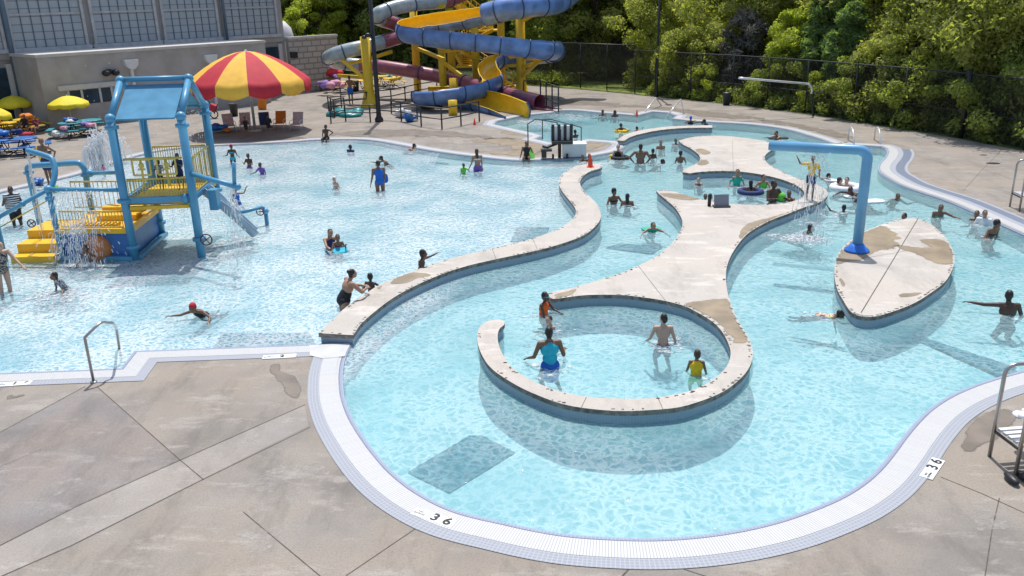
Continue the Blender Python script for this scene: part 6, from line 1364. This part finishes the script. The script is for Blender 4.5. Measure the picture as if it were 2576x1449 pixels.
people = [
 dict(label='woman at the left edge in a dark patterned swimsuit reaching right', cx=16, cy=735, ytop=605, H=1.62, rz=60, lean=14, arms=('down', (d((.2, -.6, -.8)), d((.1, -.8, -.6)))), skin='l', hs='short', wear=[('suit', 'print')], wide=1.1),
 dict(label='boy in a grey print shirt bending in the splash below the yellow steps', cx=168, cy=727, ytop=678, H=1.2, rz=-30, lean=28, arms=('down', 'side'), skin='m', wear=[('shirt', 'greyprint'), ('trunks', 'greyprint')], pose='kneel'),
 dict(label='girl with arms spread low on the water above the near grab rail', cx=516, cy=790, ytop=747, H=1.35, rz=-12, lean=50, arms=('out', 'out'), skin='m', hs='bun', wear=[('suit', 'black'), ('cap', 'red')], pose='swim'),
 dict(label='woman in a blue swimsuit wading alone across the activity pool', cx=957, cy=480, ytop=405, H=1.65, rz=205, lean=8, arms=('down', 'down'), skin='m', hs='bun', wear=[('suit', 'blue')], wide=1.15),
 dict(label='woman in navy carrying a child in the middle of the activity pool', cx=829, cy=622, ytop=574, H=1.6, rz=35, lean=12, arms=('fwd', 'side'), skin='t', hs='long', wear=[('suit', 'navy')]),
 dict(label='small child held beside the woman in navy', cx=851, cy=628, ytop=588, H=1.15, rz=20, lean=10, arms=('fwdd', 'bend'), skin='m', wear=[('top', 'maroon')], pose='kneel'),
 dict(label='small girl with a pink skirt alone in the far activity pool', cx=848, cy=474, ytop=443, H=1.1, rz=-40, lean=10, arms=('down', 'side'), skin='l', hair='white', wear=[('top', 'white'), ('skirt', 'pink')], pose='kneel'),
 dict(label='swimmer whose head rises behind the woman in blue', cx=984, cy=413, ytop=390, H=1.5, rz=-70, lean=40, arms=('fwd', 'down'), skin='m', pose='swim'),
 dict(label='swimmer stretched along the far edge with arms along the gutter', cx=1018, cy=377, ytop=361, H=1.5, rz=80, lean=50, arms=('fwd', 'out'), skin='t', hair='k', wear=[('top', 'red')], pose='swim'),
 dict(label='dark haired swimmer low in the water at the far left of the pool', cx=882, cy=382, ytop=364, H=1.5, rz=150, arms=('down', 'down'), skin='d', wear=[('shirt', 'navy')]),
 dict(label='person seated on the far pool edge with one hand on the hip', cx=822, cy=352, ytop=314, H=1.65, rz=-10, pose='sit', arms=('down', 'hip'), skin='d', wear=[('trunks', 'black')], z0=.02),
 dict(label='child in a pink cap and aqua bikini standing near the dark shade strip', cx=587, cy=411, ytop=362, H=1.25, rz=15, arms=('side', 'side'), skin='d', hair='pink', wear=[('top', 'aqua'), ('brief', 'aqua')]),
 dict(label='boy in purple shorts standing right of the child in the pink cap', cx=628, cy=422, ytop=386, H=1.2, rz=-10, arms=('bend', 'bend'), skin='d', wear=[('trunks', 'purple')]),
 dict(label='child with a lilac top kneeling right of the boy in purple shorts', cx=661, cy=438, ytop=408, H=1.15, rz=-20, lean=12, arms=('fwdd', 'side'), skin='d', wear=[('shirt', 'purple')], pose='kneel'),
 dict(label='woman with long brown hair and purple bottoms near the far deck edge', cx=1202, cy=430, ytop=375, H=1.6, rz=190, lean=5, arms=('down', 'down'), skin='t', hair='b', hs='long', wear=[('trunks', 'purple'), ('top', 'white')]),
 dict(label='toddler in a bright green shirt left of the long haired woman', cx=1167, cy=437, ytop=411, H=.95, rz=20, arms=('down', 'fwd'), skin='d', wear=[('shirt', 'green')], pose='kneel'),
 dict(label='woman sitting on the pool edge left of the pool lift', cx=1325, cy=400, ytop=356, H=1.6, rz=-5, pose='sit', arms=('down', 'bend'), skin='m', hair='b', hs='long', wear=[('suit', 'black')], z0=.02, wide=1.1),
 dict(label='boy leaning over the divider wall with one arm stretched right', cx=1058, cy=690, ytop=627, H=1.3, rz=70, lean=10, arms=('rest', (d((.9, -.3, .0)), d((.9, -.4, .15)))), skin='d'),
 dict(label='large woman in a black strapless swimsuit leaning on the divider wall', cx=866, cy=776, ytop=682, H=1.62, rz=118, lean=22, arms=('rest', 'rest'), skin='t', hs='bun', wear=[('tube', 'black')], wide=1.3),
 dict(label='small child seen from behind beside the woman in black at the wall', cx=934, cy=736, ytop=687, H=1.15, rz=160, arms=('fwdd', 'side'), skin='d'),
 dict(label='person wrapped in a black and white striped towel at the left', cx=45, cy=566, ytop=469, H=1.65, rz=30, arms=('bend', 'bend'), skin='d', wear=[('towel', 'stripe'), ('trunks', 'black')]),
 dict(label='bare chested man standing with a yellow towel behind the spray arm', cx=128, cy=470, ytop=347, H=1.8, rz=-15, arms=('side', 'hip'), skin='m', hair='y', wear=[('trunks', 'navy')], z0=-.02),
 dict(label='child splashing beneath the orange bucket', cx=232, cy=668, ytop=612, H=1.15, rz=-10, lean=14, arms=('side', 'side'), skin='m', wear=[('trunks', 'white')], pose='kneel'),
 dict(label='child in blue splashing at the foot of the small side slide', cx=600, cy=515, ytop=470, H=1.2, rz=60, lean=-10, arms=('side', 'up'), skin='m', wear=[('suit', 'blue')], pose='kneel'),
 dict(label='child in pink behind the white fountain jets', cx=264, cy=446, ytop=414, H=1.1, rz=0, arms=('side', 'side'), skin='d', wear=[('shirt', 'pink')], z0=-.02),
 dict(label='head above water at the far left edge of the landing pool', cx=1516, cy=290, ytop=276, H=1.6, rz=0, skin='d'),
 dict(label='second head just right along the landing pool edge', cx=1546, cy=293, ytop=277, H=1.6, rz=20, lean=5, skin='d', hs='long'),
 dict(label='child with a yellow float behind the short curved wall', cx=1562, cy=332, ytop=310, H=1.2, rz=10, arms=('out', 'out'), skin='d', wear=[('top', 'yellow')]),
 dict(label='small child in red and blue beside the curved wall', cx=1602, cy=334, ytop=318, H=1.0, rz=30, arms=('down', 'up'), skin='d', wear=[('shirt', 'red')]),
 dict(label='boy at the foot of the stairs right of the pool lift', cx=1449, cy=346, ytop=327, H=1.3, rz=200, lean=10, arms=('fwd', 'down'), skin='d', wear=[('top', 'maroon')]),
 dict(label='fair haired adult in black at the tip of the deck peninsula', cx=1555, cy=398, ytop=363, H=1.65, rz=-30, arms=('fwdd', 'down'), skin='l', hair='g', wear=[('suit', 'black')]),
 dict(label='child in purple goggles left of the cone on the divider tip', cx=1466, cy=405, ytop=389, H=1.1, rz=0, skin='m', wear=[('armbands', 'blue')]),
 dict(label='child hidden up to the chest behind the divider cone', cx=1482, cy=406, ytop=387, H=1.15, rz=0, skin='m', wear=[('top', 'blue')]),
 dict(label='broad backed man with elbows out in the river channel', cx=1611, cy=410, ytop=363, H=1.8, rz=175, lean=6, arms=('hip', 'hip'), skin='m', wide=1.25),
 dict(label='child standing right behind the broad backed man', cx=1642, cy=397, ytop=374, H=1.2, rz=190, skin='d'),
 dict(label='swimmer with only the head out beside the broad backed man', cx=1642, cy=411, ytop=401, H=1.3, rz=90, lean=50, pose='swim', skin='d'),
 dict(label='swimmer in black top in the channel near the island head', cx=1662, cy=374, ytop=353, H=1.5, rz=0, skin='t', hs='long', wear=[('top', 'black')]),
 dict(label='distant swimmer close to the left side of the island head', cx=1700, cy=363, ytop=349, H=1.4, rz=0, skin='m'),
 dict(label='boy with elbows out in the island bay below the distant swimmer', cx=1711, cy=408, ytop=379, H=1.35, rz=180, arms=('side', 'side'), skin='m'),
 dict(label='swimmer in a blue cap holding the far gutter', cx=1737, cy=312, ytop=292, H=1.5, rz=170, arms=('fwd', 'fwd'), skin='m', hair='blue', wear=[('suit', 'black')]),
 dict(label='swimmer in navy leaning at the right tip of the curved wall', cx=1786, cy=316, ytop=299, H=1.6, rz=-80, lean=30, arms=('over', 'over'), skin='d', wear=[('shirt', 'navy')]),
 dict(label='swimmer lying on a dark board at the far top of the river', cx=1964, cy=348, ytop=328, H=1.6, rz=-70, lean=25, arms=('fwd', 'fwd'), skin='t', pose='swim'),
 dict(label='little child with fair hair floating in the upper bay', cx=1760, cy=464, ytop=445, H=1.1, rz=-30, lean=20, pose='swim', skin='l', hair='y', wear=[('suit', 'maroon')]),
 dict(label='child with green armbands against the wall of the upper bay', cx=1853, cy=467, ytop=426, H=1.35, rz=0, arms=('side', 'side'), skin='t', wear=[('armbands', 'teal'), ('vest', 'teal')]),
 dict(label='woman seen from behind sitting in a blue ring in the upper bay', cx=1888, cy=481, ytop=453, H=1.5, rz=180, arms=('side', 'side'), skin='m', hs='long'),
 dict(label='woman in a lime green swimsuit in the upper bay', cx=1919, cy=471, ytop=439, H=1.55, rz=10, arms=('side', 'fwdd'), skin='t', hs='pony', wear=[('suit', 'green')]),
 dict(label='dark bearded man holding a green ball in the upper bay', cx=1943, cy=508, ytop=454, H=1.8, rz=25, arms=('bend', 'bend'), skin='d', wear=[('trunks', 'navy')], wide=1.15),
 dict(label='woman with long black hair at the right of the upper bay', cx=1984, cy=505, ytop=479, H=1.5, rz=-30, arms=('down', 'fwdd'), skin='m', hs='long', wear=[('top', 'white')]),
 dict(label='child peeping over the island edge left of the black bollard', cx=1774, cy=500, ytop=488, H=1.1, rz=0, skin='m', arms=('over', 'over')),
 dict(label='second child peeping over the island edge next to the bollard', cx=1787, cy=501, ytop=487, H=1.1, rz=10, skin='m'),
 dict(label='person drenched under the blue shower pipe in navy shorts', cx=2036, cy=502, ytop=392, H=1.6, rz=-20, arms=('up', 'side'), skin='m', wear=[('trunks', 'navy'), ('shirt', 'yellow')], z0=TOPZ),
 dict(label='swimmer in red leaning back on a white board in the right river', cx=2092, cy=453, ytop=434, H=1.4, rz=120, lean=-40, arms=('out', 'up'), skin='m', wear=[('suit', 'red')]),
 dict(label='left girl of the two sitting in a clear ring', cx=2110, cy=470, ytop=446, H=1.3, rz=60, arms=('fwdd', 'down'), skin='l', hair='b', hs='long', wear=[('suit', 'pink')]),
 dict(label='right girl of the two sitting in a clear ring', cx=2128, cy=472, ytop=446, H=1.35, rz=-20, arms=('side', 'side'), skin='l', hair='b', hs='long', wear=[('top', 'white')]),
 dict(label='dark swimmer pushing a pale board just left of the blue shower post', cx=2158, cy=493, ytop=466, H=1.6, rz=-60, lean=38, arms=('over', 'over'), skin='d', wear=[('suit', 'black')], pose='swim'),
 dict(label='swimmer face down on a white board right of the shower post', cx=2190, cy=506, ytop=496, H=1.4, rz=-80, lean=60, pose='swim', skin='d', wear=[('shirt', 'white')]),
 dict(label='red headed swimmer with arms spread in the right river', cx=2244, cy=497, ytop=480, H=1.5, rz=0, lean=40, arms=('out', 'out'), skin='m', hair='b', pose='swim'),
 dict(label='swimmer raising both forearms above the water left of the shower post', cx=2122, cy=532, ytop=515, H=1.4, rz=170, arms=('up', 'up'), skin='d'),
 dict(label='swimmer with a white splash in front beside the main island', cx=2016, cy=582, ytop=559, H=1.3, rz=30, lean=35, arms=('fwd', 'side'), skin='m', pose='swim', face=True),
 dict(label='long haired swimmer stretching an arm right near the river edge', cx=2358, cy=544, ytop=511, H=1.5, rz=-10, lean=18, arms=('down', 'out'), skin='m', hs='long', wear=[('top', 'teal')]),
 dict(label='head with a red strap behind the tip of the leaf island', cx=2274, cy=553, ytop=536, H=1.4, rz=-60, skin='m', wear=[('top', 'red')]),
 dict(label='left child of the trio by the right gutter', cx=2454, cy=556, ytop=530, H=1.25, rz=-30, skin='m', arms=('side', 'down'), wear=[('top', 'orange')]),
 dict(label='fair swimmer in white between the trio by the right gutter', cx=2474, cy=565, ytop=529, H=1.5, rz=-40, skin='t', hair='b', wear=[('shirt', 'white')]),
 dict(label='front dark swimmer of the trio with bent elbows', cx=2484, cy=593, ytop=550, H=1.6, rz=20, lean=20, arms=('side', 'hip'), skin='m', hs='afro', wear=[('top', 'black')]),
 dict(label='swimmer underwater with a pink patterned top left of the leaf island', cx=2060, cy=792, ytop=774, H=1.1, rz=65, lean=82, arms=('fwd', 'down'), skin='d', wear=[('suit', 'floral')], pose='swim'),
 dict(label='man at the right edge stretching one arm far to the left', cx=2537, cy=792, ytop=736, H=1.7, rz=170, lean=10, arms=('side', (d((1, -.1, -.05)), d((1, -.1, .12)))), skin='d', wide=1.1),
 dict(label='left swimmer of the pair in the middle of the river', cx=1544, cy=512, ytop=475, H=1.55, rz=20, arms=('side', 'bend'), skin='m', hs='afro', wear=[('top', 'black')]),
 dict(label='right swimmer of the pair with a long black ponytail', cx=1578, cy=518, ytop=487, H=1.5, rz=170, arms=('side', 'side'), skin='m', hs='long', wear=[('top', 'white')]),
 dict(label='child lying forward on a teal board with elbows out in the channel', cx=1638, cy=577, ytop=552, H=1.3, rz=0, lean=40, arms=('out', 'out'), skin='t', hair='b', pose='swim', wear=[('suit', 'teal')]),
 dict(label='boy in an orange vest and goggles at the lower bay entrance', cx=1366, cy=790, ytop=734, H=1.25, rz=55, lean=6, arms=('down', 'fwdd'), skin='d', wear=[('vest', 'orange'), ('goggles', 'aqua')], face=True),
 dict(label='small fair haired child with blue armbands in the lower bay', cx=1394, cy=822, ytop=792, H=1.1, rz=-60, lean=15, arms=('side', 'side'), skin='l', hair='b', wear=[('armbands', 'blue')], face=True),
 dict(label='woman in an aqua swimsuit and blue skirt seen from behind in the lower bay', cx=1384, cy=922, ytop=827, H=1.62, rz=190, lean=6, arms=('side', 'side'), skin='m', hs='pony', wear=[('suit', 'aqua'), ('skirt', 'blue')], wide=1.12),
 dict(label='bare backed boy in red trunks on the right of the lower bay', cx=1668, cy=866, ytop=794, H=1.5, rz=178, lean=8, arms=('side', 'side'), skin='l', hair='k', wear=[('trunks', 'maroon')]),
 dict(label='child in a yellow float vest in the lower bay', cx=1751, cy=940, ytop=880, H=1.1, rz=170, arms=('side', 'side'), skin='m', hair='b', wear=[('vest', 'yellow'), ('trunks', 'green')]),
 dict(label='lifeguard with a float standing behind the left black railing', cx=884, cy=264, ytop=190, H=1.75, rz=170, arms=('hip', 'bend'), skin='m', hair='b', wear=[('trunks', 'blue')], z0=0.0),
 dict(label='person reclining on the deck chair left of the parasol pole', cx=619, cy=326, ytop=294, H=1.6, rz=20, pose='recline', lean=-20, arms=('bend', 'down'), skin='m', wear=[('suit', 'black')], z0=.38),
 dict(label='person sitting in the draped deck chair right of the parasol pole', cx=676, cy=322, ytop=290, H=1.6, rz=20, pose='recline', lean=-15, arms=('bend', 'bend'), skin='d', wear=[('shirt', 'black')], z0=.38),
 dict(label='person in dark clothes seated left of the wing corner', cx=66, cy=322, ytop=288, H=1.65, rz=10, pose='sit', arms=('bend', 'bend'), skin='m', wear=[('shirt', 'black'), ('trunks', 'black')], z0=.45),
 dict(label='person in a maroon top seated right beside the wing corner', cx=94, cy=324, ytop=292, H=1.6, rz=-10, pose='sit', arms=('bend', 'bend'), skin='t', hair='b', wear=[('shirt', 'maroon')], z0=.45)]
for p_ in people: person(**p_)
for x, y0_, lab, sk, wr in ((402, 402, 'child in grey on the upper deck behind the left rail panel', 'd', [('shirt', 'greyprint')]), (452, 386, 'taller child in navy on the upper deck behind the right rail panel', 'm', [('shirt', 'navy'), ('trunks', 'navy')])):
    c_ = at(x, 440, (FL.y + BL.y) / 2); zt_ = at(x, y0_, (FL.y + BL.y) / 2).z; o = person(lab, *proj(V((c_.x, c_.y, ZP))), y0_, H=1.3, rz=0, arms=('bend', 'bend'), skin=sk, wear=wr, z0=ZP)
# things people hold or float on
board('float_disc', 'round blue float held at the hip of the woman in blue', 967, 466, .30, .34, 'blue', rz=.3, tilt=1.35, cat='float', up_=.25)
board('kickboard', 'aqua float in front of the pair in the activity pool', 856, 633, .42, .3, 'aqua', rz=.3, tilt=.3)
swim_ring('swim_ring', 'yellow ring around the child behind the curved wall', 1564, 331, .28, 'yellow'); swim_ring('swim_ring', 'dark blue ring under the woman in the upper bay', 1888, 485, .34, 'navy'); swim_ring('swim_ring', 'clear white ring carrying the two girls', 2128, 475, .42, 'white')
swim_ring('swim_ring', 'black ring beside the fair haired adult at the peninsula tip', 1560, 399, .3, 'black'); board('kickboard', 'pale board pushed by the dark swimmer', 2148, 496, .7, .4, 'white', rz=.4); board('kickboard', 'white board under the face down swimmer right of the post', 2192, 509, .8, .45, 'white', rz=.1)
board('kickboard', 'teal board under the child in the channel', 1638, 579, .55, .4, 'teal'); board('kickboard', 'dark board under the swimmer at the far top of the river', 1958, 350, .9, .4, 'black'); board('kickboard', 'white and green board beneath the swimmer in red', 2100, 457, .7, .35, 'white', rz=-.5)
q = MB(); q.ball((0, 0, 0), .17, sub=3); o = q.build('play_ball', CL['green']); o.location = G(1963, 506, WATER) + V((0, 0, .13)); tag(o, 'green ball held by the dark man in the upper bay', 'ball')
q = MB(); q.ball((0, 0, 0), .10, sub=3); o = q.build('play_ball', CL['yellow']); o.location = G(1538, 398, WATER) + V((0, 0, .06)); tag(o, 'small yellow ball by the fair haired adult', 'ball')
heap(137, 478, -.02, M_tg, 'towel', 'green and white towel at the feet of the man behind the spray arm', 'towel', .22, seed=31); heap(103, 462, -.02, M_tb, 'towel', 'blue towel lying on the pale beach entry', 'towel', .25, seed=32)
board('pool_noodle', 'yellow green float beside the woman on the pool edge', 1337, 398, .22, .5, 'green', z=.0, rz=.4, tilt=.9, cat='float', up_=.2)
o = board('surf_float', 'yellow float slung on the man behind the spray arm', 118, 462, .2, .8, 'yellow', z=.0, rz=.9, tilt=1.2, cat='float', up_=1.05)
bpy.data.scenes.remove(TMPS)
# ---- foam where water lands
def foam(px, z=WATER, n=160, s_=.3, seed=0, nm='foam'):
    rr = random.Random(seed); q = MB(); cs = [G(x, y, z) for x, y in px]
    for i in range(n):
        c_ = rr.choice(cs) + V((rr.gauss(0, s_), rr.gauss(0, s_), 0)); r_ = rr.uniform(.02, .10) * (1.4 if rr.random() < .2 else 1); q.ball((c_.x, c_.y, z + .002), r_ * rr.uniform(.8, 2.2), r_, .012, sub=1)
    return struct(q.build(nm, M_foam, fixn=False), 'stuff')
def foam_mat():
    m_ = bpy.data.materials.new('foam'); m_.use_nodes = True; t = m_.node_tree; p = t.nodes['Principled BSDF']; out = t.nodes['Material Output']; p.inputs['Base Color'].default_value = (.9, .92, .93, 1); p.inputs['Roughness'].default_value = .6
    tc = nd(t, 'ShaderNodeTexCoord'); n_ = nd(t, 'ShaderNodeTexNoise'); n_.inputs['Scale'].default_value = 16; n_.inputs['Detail'].default_value = 4; t.links.new(tc.outputs['Object'], n_.inputs[0]); r_ = nd(t, 'ShaderNodeMapRange'); r_.inputs[1].default_value = .42; r_.inputs[2].default_value = .62; r_.inputs[4].default_value = .55; t.links.new(n_.outputs[0], r_.inputs[0])
    tr = nd(t, 'ShaderNodeBsdfTransparent'); mx = nd(t, 'ShaderNodeMixShader'); t.links.new(r_.outputs[0], mx.inputs[0]); t.links.new(tr.outputs[0], mx.inputs[1]); t.links.new(p.outputs[0], mx.inputs[2]); t.links.new(mx.outputs[0], out.inputs[0]); return m_
M_foam = foam_mat()
foam([(1990, 597), (2010, 600), (2035, 600), (2052, 603)], n=260, s_=.22, seed=1); foam([(1325, 305), (1345, 309), (1370, 314)], n=420, s_=.4, seed=2); foam([(1410, 290), (1440, 293), (1470, 296)], n=260, s_=.45, seed=3)
foam([(100, 745), (140, 750), (180, 745)], n=150, s_=.25, seed=4); foam([(565, 620), (590, 605), (610, 600)], n=90, s_=.25, seed=5); foam([(200, 665), (180, 672), (225, 676)], n=120, s_=.2, seed=6); foam([(2090, 545), (2060, 560), (2000, 560)], n=70, s_=.3, seed=7)
foam([(p_['cx'] + a_, p_['cy'] + 4) for p_ in people if p_.get('z0', WATER) == WATER for a_ in (-6, 7)], n=560, s_=.13, seed=12)
foam([(1385, 935), (1372, 930)], n=26, s_=.15, seed=8); foam([(1668, 872), (1690, 868)], n=26, s_=.15, seed=9); foam([(430, 628), (455, 622)], n=40, s_=.15, seed=10)
